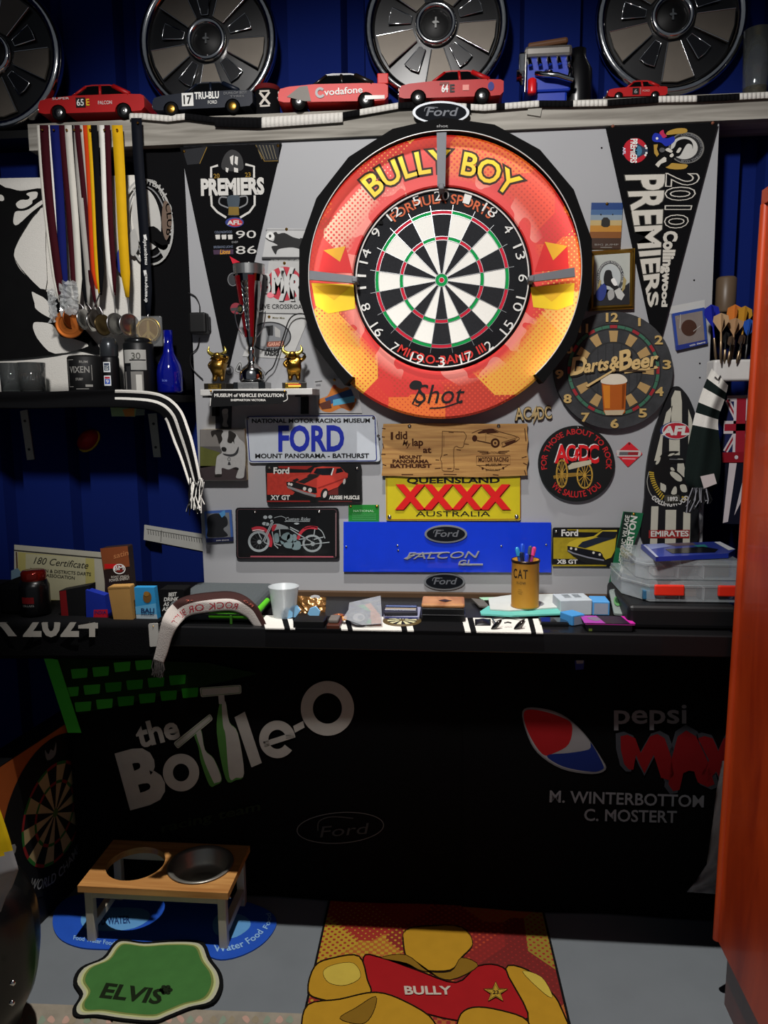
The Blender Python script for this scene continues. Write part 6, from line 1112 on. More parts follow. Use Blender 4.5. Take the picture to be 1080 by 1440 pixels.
# ================================================================ COUNTER
ZC = .886; CT = HP(ZC); CF = -.335
cl = CT.at(222, 889).x
t = thing('counter', 'black counter shelf running under the panel, striped scarf and darts gear on it', 'counter', V((0, -.16, ZC-.05)))
MB().box(((cl+.64)/2, CF/2-.001, ZC-.025), (.64-cl, -CF-.002, .05), C('#0c0c0e', .45, coat=.2), .003).obj('top', t)
MB().box(((cl+.64)/2, -.012, ZC+.006), (.64-cl, .020, .012), C('#4a3522', .6)).obj('back_strip', t)
mb = MB()
for x in (-.66, 0, .62): mb.box((x, -.09, ZC-.07), (.03, .17, .04), BLACK)
mb.obj('bracket', t)
def cp(x, y, h=0): return HP(ZC+h).at(x, y)
# scarf along the counter
t = thing('striped_scarf', 'white and black barred scarf lying flat along the front of the counter', 'scarf', cp(560, 880))
SP2 = HP(ZC+.0015); wb_ = [(371, 398), (406, 413), (478, 487), (494, 563), (571, 580), (652, 660), (668, 745), (752, 762)]
mb = MB(); edges = sorted({371, 762, *[v for b in wb_ for v in b]}); back = lambda x: 866+(x-371)*.012; front = lambda x: 884+(x-371)*.017
for a, b in zip(edges, edges[1:]):
    m = CLOTHW if any(p <= a and b <= q for p, q in wb_) else CLOTHB; sl_ = -3
    mb.add([SP2.at(a+sl_, back(a)), SP2.at(b+sl_, back(b)), SP2.at(b+2, front(b)), SP2.at(a+2, front(a))], [[3, 2, 1, 0]], m)
mb.obj('woven_band', t, thick=.003)
# case with green zip and draped scarf
bl, br = VP(-.30).at(238, 884), VP(-.30).at(364, 884); h = .052; GB = C('#4b5052', .8, bump=.4, scale=200)
t = thing('zip_case', 'grey soft case with a bright green zip under the lettered scarf', 'case', V(((bl.x+br.x)/2, -.18, ZC)))
MB().box(((bl.x+br.x)/2-.005, -.185, ZC+h/2), (br.x-bl.x, .22, h), GB, .020, seg=4).obj('shell', t)
mb = MB(); GZ = C('#55b81e', .6); mb.tube([V((br.x-.012-.11*k, -.297, ZC+.022)) for k in (0, .5, 1)], .011, GZ, 10); mb.tube([V((br.x-.004, -.295+.1*k, ZC+.03)) for k in (0, .5, 1)], .008, GZ, 10); o = mb.obj('zip_band', t); MB().tube([V((br.x-.03-.11*k, -.3085, ZC+.024)) for k in (0, 1)], .002, BLACK, 6).box(V((br.x-.065, -.311, ZC+.012)), (.006, .004, .022), C('#2c5c14', .5), .001).obj('zipper', o)
t = thing('lettered_scarf', 'pale scarf with upside-down red lettering draped over the grey case', 'scarf', V((bl.x, -.31, ZC)))
pth = [(372, 890), (362, 872), (351, 857), (328, 846), (295, 847), (262, 853), (244, 868), (234, 890), (228, 914), (223, 930)]
dep = [-.318, -.318, -.30, -.24, -.235, -.255, -.32, -.345, -.345, -.345]; wid = [14, 18, 22, 26, 27, 27, 26, 20, 17, 15]
q = spl([(a, b, c, d) for (a, b), c, d in zip(pth, dep, wid)], 6, False); nq = len(q)-1
def ls(u, v, lift=0):
    k = u*nq; i = min(int(k), nq-1); f = k-i; x, y, Y, w = [q[i][j]*(1-f)+q[i+1][j]*f for j in range(4)]; dx, dy = q[min(i+1, nq)][0]-q[max(i-1, 0)][0], q[min(i+1, nq)][1]-q[max(i-1, 0)][1]; n_ = math.hypot(dx, dy); nx, ny = -dy/n_, dx/n_
    X_, Y_ = x+nx*(v-.5)*w, y+ny*(v-.5)*w; f1 = VP(-.312).at(X_, Y_); f2 = HP(ZC+h+.007).at(X_, Y_); p = f2 if f2.y > f1.y else f1
    k2 = max(0, min(1, (u-.60)/.12)); p = p.lerp(VP(-.356).at(X_, Y_), k2*k2*(3-2*k2)); return p+(CAM-p).normalized()*(lift+.002*math.sin(v*pi))
BRN = C('#3a2422', .9); SCW = C('#b4aca6', .95, bump=.3, scale=400)
MB().grid(ls, 54, 10, SCW, True, lambda u, v: BRN if v > .62 and u < .62 else (C('#c4bcb6', .95) if v > .56 and u < .62 else SCW)).obj('woven_band', t, thick=.003)
class GP:
    def __init__(s, fn): s.fn = fn; s.n = V((0, -1, 0))
    def at(s, x, y, l=0): return s.fn(x, y, l+.0025)
mb = MB(); txt(mb, 'ROCK OR BUST', GP(lambda x, y, l: ls(x, y, l)), (.30, .12), (.70, .12), -.34, C('#a02a36', .9), 1, 'b')
mb.obj('lettering', t); mb = MB(); txt(mb, 'Rock or Bust', GP(lambda x, y, l: ls(x, y, l)), (.22, .72), (.55, .72), -.16, C('#a8584a', .9), 1, 'b'); mb.obj('small_lettering', t); mb = MB(); random.seed(9)
for i in range(16): a = ls(1, i/15); mb.tube([a, a+V((random.uniform(-.006, .006), -.002, -.016)), a+V((random.uniform(-.01, .006), 0, -.034-.008*random.random()))], .0014, C('#4a4644', .9), 5)
for i in range(10): a = ls(0, i/9); mb.tube([a, a+V((.006, -.004, -.004)), a+V((.014+.006*random.random(), -.006, -.006))], .002, C('#6a3a3a', .9), 5)
mb.obj('fringe', t)
# clear plastic cup
o = cp(400, 868); t = thing('plastic_cup', 'frosted clear plastic cup standing beside the draped scarf', 'cup', o); MILK = C('#c3c9cc', .3, alpha=.55, var=.1)
MB().lathe([(0, .002), (.026, .0), (.028, .003), (.037, .078), (.039, .080), (.036, .080), (.027, .006), (0, .005)], o, MILK, n=36).obj('cup', t)
# flights scattered
FLT = C('#7fb4d8', .4)
for i, (x, y, r, lb) in enumerate(((400, 868, 10, 'pale blue dart flight leaning at the foot of the plastic cup'), (416, 866, -25, 'pale blue dart flight, middle one of the three right of the cup'), (436, 864, 30, 'pale blue dart flight lying against the bronze foil bag'))):
    o = cp(x, y)+V((0, -.015, .001)); t = thing('dart_flight', lb, 'dart flight', o, 'pale blue dart flights by the plastic cup'); R_ = Matrix.Rotation(math.radians(r), 3, 'Y')
    for k in (0, 1):
        w = [R_ @ V(p) for p in ((-.004, 0, .004), (.006, 0, .002), (.024, 0, .012), (.020, 0, .026), (.004, 0, .030), (-.006, 0, .018))]; w = [V((p.x, p.y-.010+k*(.012*p.z/.03), p.z)) for p in w]; zmin = min(p.z for p in w); MB().prism([o+V((p.x, p.y, p.z-zmin)) for p in w], (0, .0006, 0), FLT).obj('vane', t)
# bronze foil bag behind a black box
p = cp(418, 880); t = thing('foil_bag', 'shiny bronze and clear bag of parts standing behind a small black box', 'bag', cp(440, 866)); FO = C('#8a6236', .18, .6, var=.9, bump=1, scale=45)
a, b, c_, d = VP(-.16).at(419, 838), VP(-.16).at(459, 840), VP(-.20).at(456, 876), VP(-.20).at(416, 876); random.seed(11)
MB().grid(lambda u, v: (a*(1-u)+b*u)*(1-v)+(d*(1-u)+c_*u)*v+V((0, -.014*math.sin(pi*u)*math.sin(pi*min(1, v+.1))+random.uniform(-.003, .003), 0)), 10, 10, FO, False).obj('film', t, thick=.002)
mb = MB(); g = VP(-.195); mb.slab(ell(443, 840, 7, 3, 20), VP(-.165), .002, C('#c4c6c8', .3)); mb.slab(ell(445, 869, 6, 3, 20), VP(-.205), .002, C('#bfc2c4', .3)); mb.obj('contents', t)
def bx(name, label, cat, x0, x1, yf, w, h, m, yaw=0, part='body', bev=.002, lift=0, group=None):
    """box standing on the counter: left/right photo columns of its front foot, its depth and height"""
    a, b = HP(ZC+lift).at(x0, yf), HP(ZC+lift).at(x1, yf); c = (a+b)/2; W_ = (b-a).length; t = thing(name, label, cat, V((c.x, c.y+w/2, ZC+lift)), group)
    MB().box((c.x, c.y+w/2, ZC+lift+h/2+.0005), (W_, w, h-.001), m, bev, Matrix.Rotation(math.radians(yaw), 3, 'Z')).obj(part, t); return t, c
t, c = bx('black_box', 'small black open box in front of the bronze foil bag', 'box', 412, 456, 885, .05, .020, C('#0b0b0c', .4))
t, c = bx('key_holder', 'narrow dark red-brown case with an orange disc and grey block, left of the zip bag', 'case', 459, 478, 886, .10, .012, C('#4a2416', .35))
MB().lathe([(.004, 0), (.011, 0), (.011, .003), (.004, .003), (.004, 0)], c+V((.002, .08, .0125)), C('#b86430', .3, .5), n=24).obj('disc', t); MB().box(c+V((-.002, .035, .017)), (.024, .042, .010), C('#6e6862', .4), .003).obj('block', t)
# zip bag
t = thing('zip_bag', 'clear zip bag holding green and orange packets and a grey ring', 'bag', cp(510, 880)); pb = P3(cp(487, 884, .004), cp(537, 884, .004), cp(512, 846, .035)); ZB = C('#a9adb2', .12, alpha=.55, var=.2, bump=.8, scale=50)
z = Z(460, 780, 280/1080); mb = MB(); mb.px(z(185, 275, 235, 262, 290, 330, 295, 372, 235, 375, 235, 310), pb, C('#c07a3c', .5), 4); mb.px(z(165, 278, 200, 268, 240, 310, 210, 300), pb, C('#2e8a3c', .5), 6); mb.px(z(80, 335, 108, 332, 105, 355, 85, 358), pb, C('#c48a4a', .5), 4); mb.px(z(215, 350, 240, 352, 238, 375, 212, 372), pb, C('#2e8a3c', .5), 6); mb.obj('packet', t)
mb = MB(); mb.stroke(ell(*z(172, 340)[0], 11, 8.5, 32), 5, pb, C('#5a5d60', .4), 8, True); mb.px(ell(*z(172, 340)[0], 9, 7, 32), pb, C('#b4b4b2', .4), 7); mb.px(ell(*z(182, 340)[0], 4, 3, 20), pb, C('#7a7d80', .4), 9); mb.obj('ring', t)
mb = MB(); mb.px(z(120, 260, 290, 222, 300, 375, 190, 382, 85, 345, 115, 300), pb, ZB, 14); mb.obj('film', t)
# flat dart wallets and coaster
t, c = bx('dart_wallet', 'white and blue flat dart wallet, lower one left of the wooden-lidded box', 'wallet', 539, 590, 873, .09, .012, C('#8a8ca4', .4)); mb = MB(); S = LP(c+V((0, -.0005, .007)), (1, 0, 0), (0, 0, -1)); mb.px(rect(-40, -3, 40, 1), S, C('#4a4f86', .4), 1); mb.obj('print', t)
t, c = bx('dart_wallet', 'black and pale striped flat dart wallet, upper one left of the wooden-lidded box', 'wallet', 539, 586, 866, .07, .010, C('#2a2a34', .4), 3, lift=.0125); mb = MB(); S = LP(c+V((0, .035, .0110)), (1, 0, 0), (0, -1, 0)); mb.px(rect(-38, 4, 38, 12), S, C('#b9a98a', .4), 1); mb.px(rect(-38, 18, 38, 24), S, C('#c4c6cc', .4), 1); mb.px(rect(-38, -20, 38, -8), S, C('#5a6a92', .4), 1); mb.obj('print', t)
o = cp(565, 877); t = thing('dartboard_coaster', 'small round dartboard coaster poking out from under the dart wallets', 'coaster', o); MB().lathe([(0, 0), (.047, 0), (.047, .003), (0, .003)], o+V((0, .012, .002)), C('#5a4a2c', .6), n=40).obj('disc', t); S = LP(o+V((0, .012, .0055)), (1, 0, 0), (0, -1, 0)); mb = MB()
for i in range(20): a = i*18; mb.px([(8*math.cos(math.radians(a)), 8*math.sin(math.radians(a))), (36*math.cos(math.radians(a)), 36*math.sin(math.radians(a))), (36*math.cos(math.radians(a+18)), 36*math.sin(math.radians(a+18))), (8*math.cos(math.radians(a+18)), 8*math.sin(math.radians(a+18)))][::-1], S, C('#c9c49a', .6) if i % 2 else BLACK, 0)
mb.obj('print', t)
# black box with wooden lid
t, c = bx('wooden_lid_box', 'black box with an orange wooden lid and dark diamond, below the oval badge', 'box', 593, 653, 876, .085, .036, C('#0d0d0e', .35))
LW = grain('#8f5a30', '#c08a58', 30, 8, 30, .4, .1, name='orange_timber'); k = MB().box(c+V((0, .0425, .041)), (.105, .080, .010), LW, .004).obj('lid', t); S = LP(c+V((.004, .035, .0465)), (1, 0, 0), (0, -1, 0)); MB().px([(-16, 0), (0, -14), (18, 0), (2, 14)][::-1], S, C('#2a1a14', .5), 1).obj('emblem', k); MB().box(c+V((0, .041, .0195)), (.108, .087, .002), C('#2c2c2e', .3), .0005).obj('seam', t)
# papers and envelopes under the tin
def sheet(label, pts, zz_, th, m, name='envelope', cat='envelope', bend=0):
    pl = HP(ZC+zz_); P_ = [pl.at(*p) for p in pts]; c = sum(P_, V((0, 0, 0)))/len(P_); t = thing(name, label, cat, c)
    MB().prism([p+V((0, 0, th)) for p in P_][::-1], (0, 0, -th), m).obj('paper', t); return t, PL(pl.p+V((0, 0, th)), (0, 0, 1))
z = Z(640, 740, 280/1080)
sheet('mint green envelope lying under the papers and the orange pen tin', z(135, 470, 180, 440, 560, 432, 578, 482, 300, 492, 140, 484), .010, .004, C('#5fb0a4', .5))
sheet('white papers lying under the orange pen tin', z(180, 395, 300, 378, 540, 372, 560, 445, 300, 462, 190, 455), .0145, .003, C('#b9bdb8', .6), 'paper_stack', 'paper')
sheet('pale green slip at the back left of the white papers', z(130, 388, 300, 384, 290, 398, 150, 402), .008, .001, C('#9ac4a4', .6), 'paper_slip', 'paper')
t, q2 = sheet('grey printed card sticking out left of the white papers', z(88, 398, 150, 405, 190, 445, 130, 440), .005, .004, C('#5a5650', .5), 'printed_card', 'card')
mb = MB(); mb.grid(lambda u, v: cp(668+22*u, 880-9*v, .003)+V((0, 0, .008*math.sin(pi*u)*math.sin(pi*v))), 8, 6, C('#0c0c0d', .4)); tag(mb.obj('leather_pouch', thick=.002), 'small black pointed pouch lying on the scarf left of the mint envelope edge', 'pouch')
t = thing('sunglasses', 'black folded wraparound object lying on the scarf under the mint envelope', 'sunglasses', cp(715, 877)); BP = C('#0a0a0b', .15, coat=.5)
for s in (-1, 1):
    o = cp(714+s*16, 879, .012); MB().lathe([(.018, 0), (.016, .004), (.008, .007), (0, .008)], o, BP, (0, -1, .35), 24, sq=(1, .32)).obj('lens', t)
mb = MB(); mb.tube([cp(714-5, 876, .014), cp(714, 875, .016), cp(719, 876, .014)], .002, BP, 6); mb.tube([cp(697, 877, .014), cp(692, 870, .010), cp(726, 866, .006)], .002, BP, 6); mb.tube([cp(732, 877, .014), cp(738, 870, .010), cp(700, 866, .006)], .002, BP, 6); mb.obj('frame', t)
# pen tin
o = HP(ZC+.018).at(738, 852); t = thing('pen_tin', 'orange tin of pens with black capitals standing on white papers', 'tin', o); r = .0345; TH = VP(o.y-.03).at(738, 790).z-o.z; TINO = C('#b8832e', .35, .3, var=.25, scale=20)
MB().lathe([(0, 0), (r, 0), (r+.001, .002), (r, .004), (r, TH-.003), (r+.0012, TH), (r-.001, TH), (r-.002, TH-.02), (0, TH-.025)], o, TINO, n=48).obj('can', t)
MB().lathe([(r+.0004, TH-.006), (r+.0018, TH-.003), (r+.0012, TH+.001), (r-.001, TH+.001)], o, C('#2c1c10', .3, .5), n=48, cap=False).obj('rim', t)
mb = MB(); curvetxt(mb, 'CAT', o, r, TH*.65, -60, 4, .022, INK, 'b', gap=.09); curvetxt(mb, '1R-0749', o, r, TH*.52, -44, -4, .007, C('#5a4420'), 'b')
for i, w in enumerate((10, 18, 12)): patch(mb, o, r, TH*(.40-i*.04), TH*(.41-i*.04), -28-w*.5, -24+w*.5, C('#7a5a24'))
mb.obj('lettering', t)
for i, (x, dy, l, mc, tc, lb) in enumerate(((-.022, .006, .030, '#1a4a9a', '#2a86b8', 'pen with a light blue cap, leftmost in the orange tin'), (-.008, .012, .038, '#14307a', '#1c4cc0', 'pen with a bright blue cap, tallest in the orange tin'), (-.012, -.010, .020, '#101218', '#14203c', 'black pen at the front left of the orange tin'), (.002, -.012, .016, '#1a2a8a', '#2440b8', 'short blue pen at the front of the orange tin'), (.012, .004, .034, '#1b1c20', '#3c4a58', 'dark grey clicker pen right of centre in the orange tin'), (.022, .002, .032, '#7a2a6a', '#c83a78', 'pen with a pink cap, rightmost in the orange tin'))):
    b0_ = o+V((x*.5, dy*.5, TH-.022)); e0_ = o+V((x, dy, TH+l)); d_ = (e0_-b0_).normalized(); t = thing('pen', lb, 'pen', b0_, 'pens in the orange tin'); MB().tube([b0_, e0_-d_*.022], .0042, C(mc, .3), 12).obj('barrel', t); MB().tube([e0_-d_*.022, e0_-d_*.004, e0_], [.0054, .0052, .003], C(tc, .3, coat=.3), 12).obj('cap', t); MB().box(e0_-d_*.012+V((0, -.006, 0)), (.002, .002, .020), C(tc, .3)).obj('clip', t)
# boxes right of the tin
t, c = bx('white_box', 'white printed carton tilted on the blue boxes right of the orange tin', 'box', 784, 830, 866, .070, .040, C('#aab2b8', .5), 8, lift=.001)
S = LP(c+V((0, .035, .0412)), (.99, .14, 0), (.14, -.99, 0)); mb = MB()
for i in range(4): mb.px(rect(-22, -22+i*9, -4, -18+i*9), S, C('#8f979c'), 0); mb.px(rect(4, -22+i*9, 22, -18+i*9), S, C('#8f979c'), 0)
mb.obj('print', t)
t, c = bx('blue_box', 'pale blue carton standing directly right of the white carton', 'box', 833, 857, 866, .06, .036, C('#4a8cc4', .5), 0); MB().px(rect(-17, -14, 17, 14), LP(c+V((0, -.0005, .018)), (1, 0, 0), (0, 0, -1)), C('#8a90a0', .5), 0).obj('label', t)
t, c = bx('blue_box', 'small blue carton turned sideways in front of the white carton', 'box', 795, 818, 880, .045, .026, C('#3f86c0', .5), 32); MB().px(rect(-14, -10, 14, 10), LP(c+V((.012, .0005, .013)), (math.cos(.56), math.sin(.56), 0), (0, 0, -1)), C('#7d8496', .5), 0).obj('label', t)
t, c = bx('black_phone', 'flat black device lying in front of the small blue carton', 'device', 760, 800, 881, .05, .009, C('#101113', .2, coat=.5)); MB().box(c+V((0, .025, .0095)), (.06, .04, .001), C('#1c1d20', .1, coat=1), .0003).obj('screen', t)
t, c = bx('magenta_box', 'black and magenta carton at the counter edge below the clear flight pack', 'box', 826, 889, 889, .065, .020, C('#111013', .3)); mb = MB(); S = LP(c+V((0, .0325, .0205)), (1, 0, 0), (0, -1, 0)); mb.px(rect(-58, -32, 58, 32)[::1], S, C('#2a1a2c', .3), 0); mb.px([(-58, -32), (-20, -32), (-10, 32), (-58, 32)], S, C('#a03aa0', .3), 1); mb.px([(38, -32), (52, -32), (58, 32), (46, 32)], S, C('#c0289a', .3), 1); mb.px(spl([(-45, -10), (-25, -20), (-15, 0), (-30, 15)], 4), S, C('#7a6a80', .3), 2); k = LP(c+V((0, -.0005, .010)), (1, 0, 0), (0, 0, -1)); mb.px(rect(-56, -9, 56, -7.5), k, C('#b02a90', .3), 0); mb.px(rect(-48, 2, -40, 8), k, C('#5a6a28'), 0); mb.obj('print', t)
fp = P3(cp(858, 863, .022), cp(882, 863, .022), cp(872, 828, .055)); z = Z(640, 740, 280/1080)
t = thing('flight_pack', 'clear plastic pack with a green flight standing on the magenta carton', 'pack', cp(870, 866, .021)); mb = MB(); mb.slab(rq(z(835, 345, 920, 330, 926, 478, 862, 472), 2), PL(fp.p-fp.n*.006, fp.n), .005, C('#8f9a96', .15, alpha=.55, var=.2, bump=.5, scale=60)); mb.obj('blister', t); MB().px(spl(z(865, 385, 895, 380, 900, 420, 880, 432, 862, 415), 4), fp, C('#4a7a4a', .4), 3).px(ell(*z(883, 400)[0], 4, 4, 16), fp, C('#1c3a22', .4), 5).obj('flight', t)
# organiser cases
c0, c1 = VP(-.30).at(884, 862), VP(-.30).at(1040, 862); t = thing('black_case', 'matt black case under the clear organisers at the right end of the counter', 'case', V(((c0.x+c1.x)/2, -.17, ZC)))
MB().box(((c0.x+c1.x)/2, -.165, ZC+.029), (c1.x-c0.x, .26, .057), C('#0d0e10', .5), .012, seg=3).obj('shell', t)
CLR = C('#b4bcc0', .12, alpha=.42, var=.1, coat=.6); z1 = ZC+.059
a, b = VP(-.265).at(912, 862), VP(-.265).at(1040, 862); bk = VP(-.06).at(868, 838)
def organiser(label, xa, xb, ya, yb, zb, hh, ch, stuff):
    t = thing('organiser_case', label, 'organiser', V(((xa+xb)/2, (ya+yb)/2, zb)), 'clear organiser cases')
    f = [V((xa, ya, 0)), V((xb, ya, 0)), V((xb, yb, 0)), V((xa-ch, yb, 0)), V((xa-ch, ya+ch*1.6, 0))]
    cx = sum((p.x for p in f))/5; cy = sum(p.y for p in f)/5; sc = lambda k, zz_: [V((cx+(p.x-cx)*k, cy+(p.y-cy)*k, zb+zz_)) for p in f]
    rings = [sc(.97, .001), sc(.985, hh*.68), sc(1.0, hh*.70), sc(1.0, hh*.80), sc(.985, hh*.82), sc(.975, hh), sc(.93, hh)]; vs = [p for r in rings for p in r]
    mb = MB(); mb.add(vs, [[i*5+j, i*5+(j+1) % 5, (i+1)*5+(j+1) % 5, (i+1)*5+j] for i in range(6) for j in range(5)]+[[4, 3, 2, 1, 0], [30, 31, 32, 33, 34]], CLR); mb.obj('box', t)
    mb = MB(); 
    for k in (.35, .62): mb.box((xa+(xb-xa)*k, (ya+yb)/2, zb+hh*.35), (.0015, (yb-ya)*.9, hh*.6), C('#c4cacc', .2, alpha=.6))
    mb.obj('divider', t); mb = MB(); random.seed(int(hh*1e4)+int(xa*100))
    for m, x, y, w, d, h_ in stuff: mb.box((xa+(xb-xa)*x, ya+(yb-ya)*y, zb+.003+h_/2), (w, d, h_), m, .002)
    mb.obj('contents', t); return t
t = organiser('larger clear organiser case with red latches, lower of the two', a.x, b.x, -.265, -.05, z1, .050, .05, [(C('#2a5a7a', .5), .02, .12, .03, .03, .022), (C('#c4c6c4', .4), .3, .2, .03, .03, .012), (C('#2a2a2c', .4), .75, .4, .07, .12, .028), (C('#6a4a30', .5), .5, .3, .04, .04, .018), (C('#33353a', .5), .3, .6, .08, .08, .02)])
mb = MB(); RL = C('#d02a18', .35, coat=.3)
for x0_, x1_ in ((919, 961), (1008, 1050)):
    p, q_ = VP(-.268).at(x0_, 850), VP(-.268).at(x1_, 850); mb = MB(); mb.box(((p.x+q_.x)/2, -.269, z1+.030), (q_.x-p.x, .009, .026), RL, .003)
    mb.obj('latch', t)
a2, b2 = VP(-.255).at(908, 826), VP(-.255).at(1042, 826)
t = organiser('smaller clear organiser case, upper of the two, carrying the blue pack', a2.x, b2.x, -.255, -.055, z1+.051, .048, .02, [(C('#b9b9b6', .3), .22, .25, .05, .04, .016), (C('#a9a49c', .4), .32, .4, .03, .06, .02), (C('#2c2a2a', .4), .78, .4, .06, .10, .03), (C('#4a4038', .4), .6, .5, .03, .05, .015)])
zp = z1+.100; z = Z(820, 700, 260/1080); pp = HP(zp+.012); q = z(340, 270, 790, 255, 885, 300, 850, 318, 420, 362); t = thing('dart_pack', 'blue blister pack of darts lying on top of the clear organisers', 'pack', pp.at(960, 775)-V((0, 0, .012)))
f = [pp.at(*p) for p in z(338, 272, 800, 255, 890, 300, 850, 325, 425, 345)]; MB().prism(f[::-1], (0, 0, -.011), C('#2a3a8c', .35, coat=.3), C('#1c2f8a', .35)).obj('carton', t)
mb = MB(); mb.px(z(480, 300, 700, 285, 790, 300, 770, 318, 520, 325), pp, C('#14161c', .2), 2); mb.px(z(360, 272, 470, 266, 520, 282, 400, 300), pp, C('#7a86b4', .4), 1); mb.px(z(470, 268, 640, 262, 660, 275, 540, 282), pp, C('#5a4a52', .4), 1); mb.px(z(640, 278, 710, 272, 730, 288, 680, 290), pp, C('#2a7a7a', .4), 2); mb.px(z(765, 258, 800, 256, 888, 300, 850, 306), pp, C('#c4c8cc', .4), 2); mb.px(z(350, 275, 370, 275, 440, 345, 425, 345), pp, C('#9aa0b4', .4), 1); mb.obj('print', t)

# ================================================================ BELOW THE COUNTER
BY = -.075; FB2 = C('#060607', .9, var=.2)
def banner(name, label, xl, xr, zt_, zb_, Y, amp, fr, ph):
    t = thing(name, label, 'banner', V(((xl+xr)/2, Y, zb_))); 
    MB().grid(lambda u, v: V((xl+(xr-xl)*u, Y+amp*math.sin(u*fr*2*pi+ph+v)*(.25+.75*v), zt_+(zb_-zt_)*v)), 60, 30, FB2).obj('cloth', t, thick=.002); return t
tl, tr = W(63, 925, BY), W(655, 925, BY); zb_ = .008
t = banner('racing_banner', 'black cloth banner with a green brick corner and big grey bottle lettering under the counter', W(102, 1100, BY).x, W(655, 1100, BY).x, ZC-.095, zb_, BY, .004, 2.2, 0)
bp = VP(BY-.0075); GW = C('#a9a59e', .9); GG = C('#4a7a3a', .8); z = Z(0, 880, 560/1080); mb = MB()
txt(mb, 'the', bp, z(380, 330)[0], z(487, 302)[0], 32, GW, 2, 'h'); txt(mb, 'B', bp, z(360, 488)[0], z(447, 464)[0], 72, GW, 2, 'x'); mb.stroke(ell(*z(491, 398)[0], 18.5, 19.5, 40), 14, bp, GW, 2, True); mb.px(z(636, 248, 664, 233, 710, 372, 682, 384), bp, GW, 2)
mb.stroke(ell(*z(752, 308)[0], 19, 20, 40, 5, 325), 13, bp, GW, 2); mb.stroke(z(716, 322, 796, 296), 8, bp, GW, 2); mb.px(z(795, 272, 822, 258, 826, 276, 800, 290), bp, GW, 2); mb.stroke(ell(*z(888, 224)[0], 29, 30, 48), 17, bp, GW, 2, True); mb.obj('lettering', t); mb = MB()
mb.px(spl(z(596, 210, 612, 206, 622, 260, 645, 290, 662, 400, 640, 418, 612, 415, 588, 290), 4), bp, GG, 3); mb.px(spl(z(602, 210, 612, 208, 622, 262, 645, 292, 662, 400, 640, 412, 622, 410, 612, 300, 605, 270), 4), bp, GW, 4); mb.px(spl(z(525, 290, 545, 280, 556, 335, 580, 360, 602, 415, 585, 432, 568, 432, 545, 370, 538, 330), 4), bp, GG, 3); mb.px(spl(z(532, 290, 545, 284, 556, 337, 580, 362, 600, 415, 585, 426, 578, 422, 556, 372, 545, 335), 4), bp, GW, 4)
mb.px(z(592, 190, 608, 188, 610, 212, 594, 212), bp, GW, 4); mb.px(rq(z(541, 168, 654, 160, 655, 184, 545, 194), 3), bp, GW, 5); mb.px(rq(z(470, 318, 570, 238, 578, 254, 482, 334), 3), bp, GW, 5); mb.stroke(rq(z(545, 170, 651, 163, 652, 182, 548, 191), 3), .7, bp, GG, 6, True); mb.stroke(rq(z(474, 320, 569, 242, 574, 253, 483, 330), 3), .7, bp, GG, 6, True); mb.obj('bottle_print', t); mb = MB()
mb.stroke(ell(*z(923, 548)[0], 61, 21.5, 56, rot=-4), 1.1, bp, C('#5a5a5c', .8), 2, True); txt(mb, 'Ford', bp, z(868, 574)[0], z(994, 564)[0], 15, C('#3c3c3e', .8), 2, 'r', sh=.3); mb.stroke(spl(z(862, 556, 866, 530, 900, 518, 958, 522), 4, False), 1.6, bp, C('#3c3c3e', .8), 2); txt(mb, 'racing team', bp, z(440, 560)[0], z(705, 500)[0], 12, C('#1c2414', .8), 2, 'b', sh=.2); mb.obj('oval_emblem', t)
mb = MB(); G1, G3 = C('#3fa632', .8), C('#27801e', .8); bc = VP(BY-.012)
mb.slab(z(118, 86, 156, 92, 220, 290, 184, 290), bc, .002, C('#46b83a', .8)); mb.obj('turned_edge', t); mb = MB(); mb.px(z(140, 88, 560, 100, 700, 130, 215, 240, 190, 190), bp, C('#12280f', .8, var=.3), 1)
for row, (x0_, y0_, n_, s_) in enumerate(((192, 132, 4, -5), (168, 182, 6, -6.5), (202, 222, 6, -7.5))):
    for i in range(n_):
        x = x0_+i*58; y = y0_+i*s_-(8 if row == 0 and i > 1 else 0); mb.px(rq(z(x, y-14, x+46, y-17, x+44, y+8, x+4, y+12), 1.5), bp, G1 if (row < 1 or i < 2) else G3, 2)
mb.obj('brick_print', t)
t = banner('soft_drink_banner', 'black cloth banner with a red, white and blue lens emblem under the counter', W(650, 1100, BY).x, W(1024, 1100, BY).x, ZC-.096, zb_, BY-.004, .004, 1.6, 1)
bq = VP(BY-.0125); z = Z(520, 880, 560/1080); mb = MB(); PR, PB, PWH = C('#9a1c20', .8), C('#1a2a6a', .8), C('#8a8a8c', .8); lens = spl(z(414, 232, 450, 222, 520, 240, 580, 290, 628, 358, 640, 390, 600, 402, 520, 388, 455, 345, 425, 290), 4)
mb.px(lens, bq, C('#6a6a6c', .8), 1); cx, cy = z(528, 312)[0]; inn = [(cx+(x-cx)*.96, cy+(y-cy)*.94) for x, y in lens]; mb.px(inn, bq, PWH, 2); mb.px(spl(z(418, 236, 450, 228, 515, 246, 548, 268, 540, 320, 500, 345, 468, 348, 430, 290), 4), bq, PR, 3); mb.px(spl(z(480, 352, 540, 345, 595, 335, 600, 318, 632, 375, 630, 390, 600, 396, 525, 382), 4), bq, PB, 3); mb.obj('lens_emblem', t)
mb = MB(); LG = C('#77787c', .9); txt(mb, 'pepsi', bq, z(664, 265)[0], z(858, 264)[0], 27, LG, 2, 'b'); 
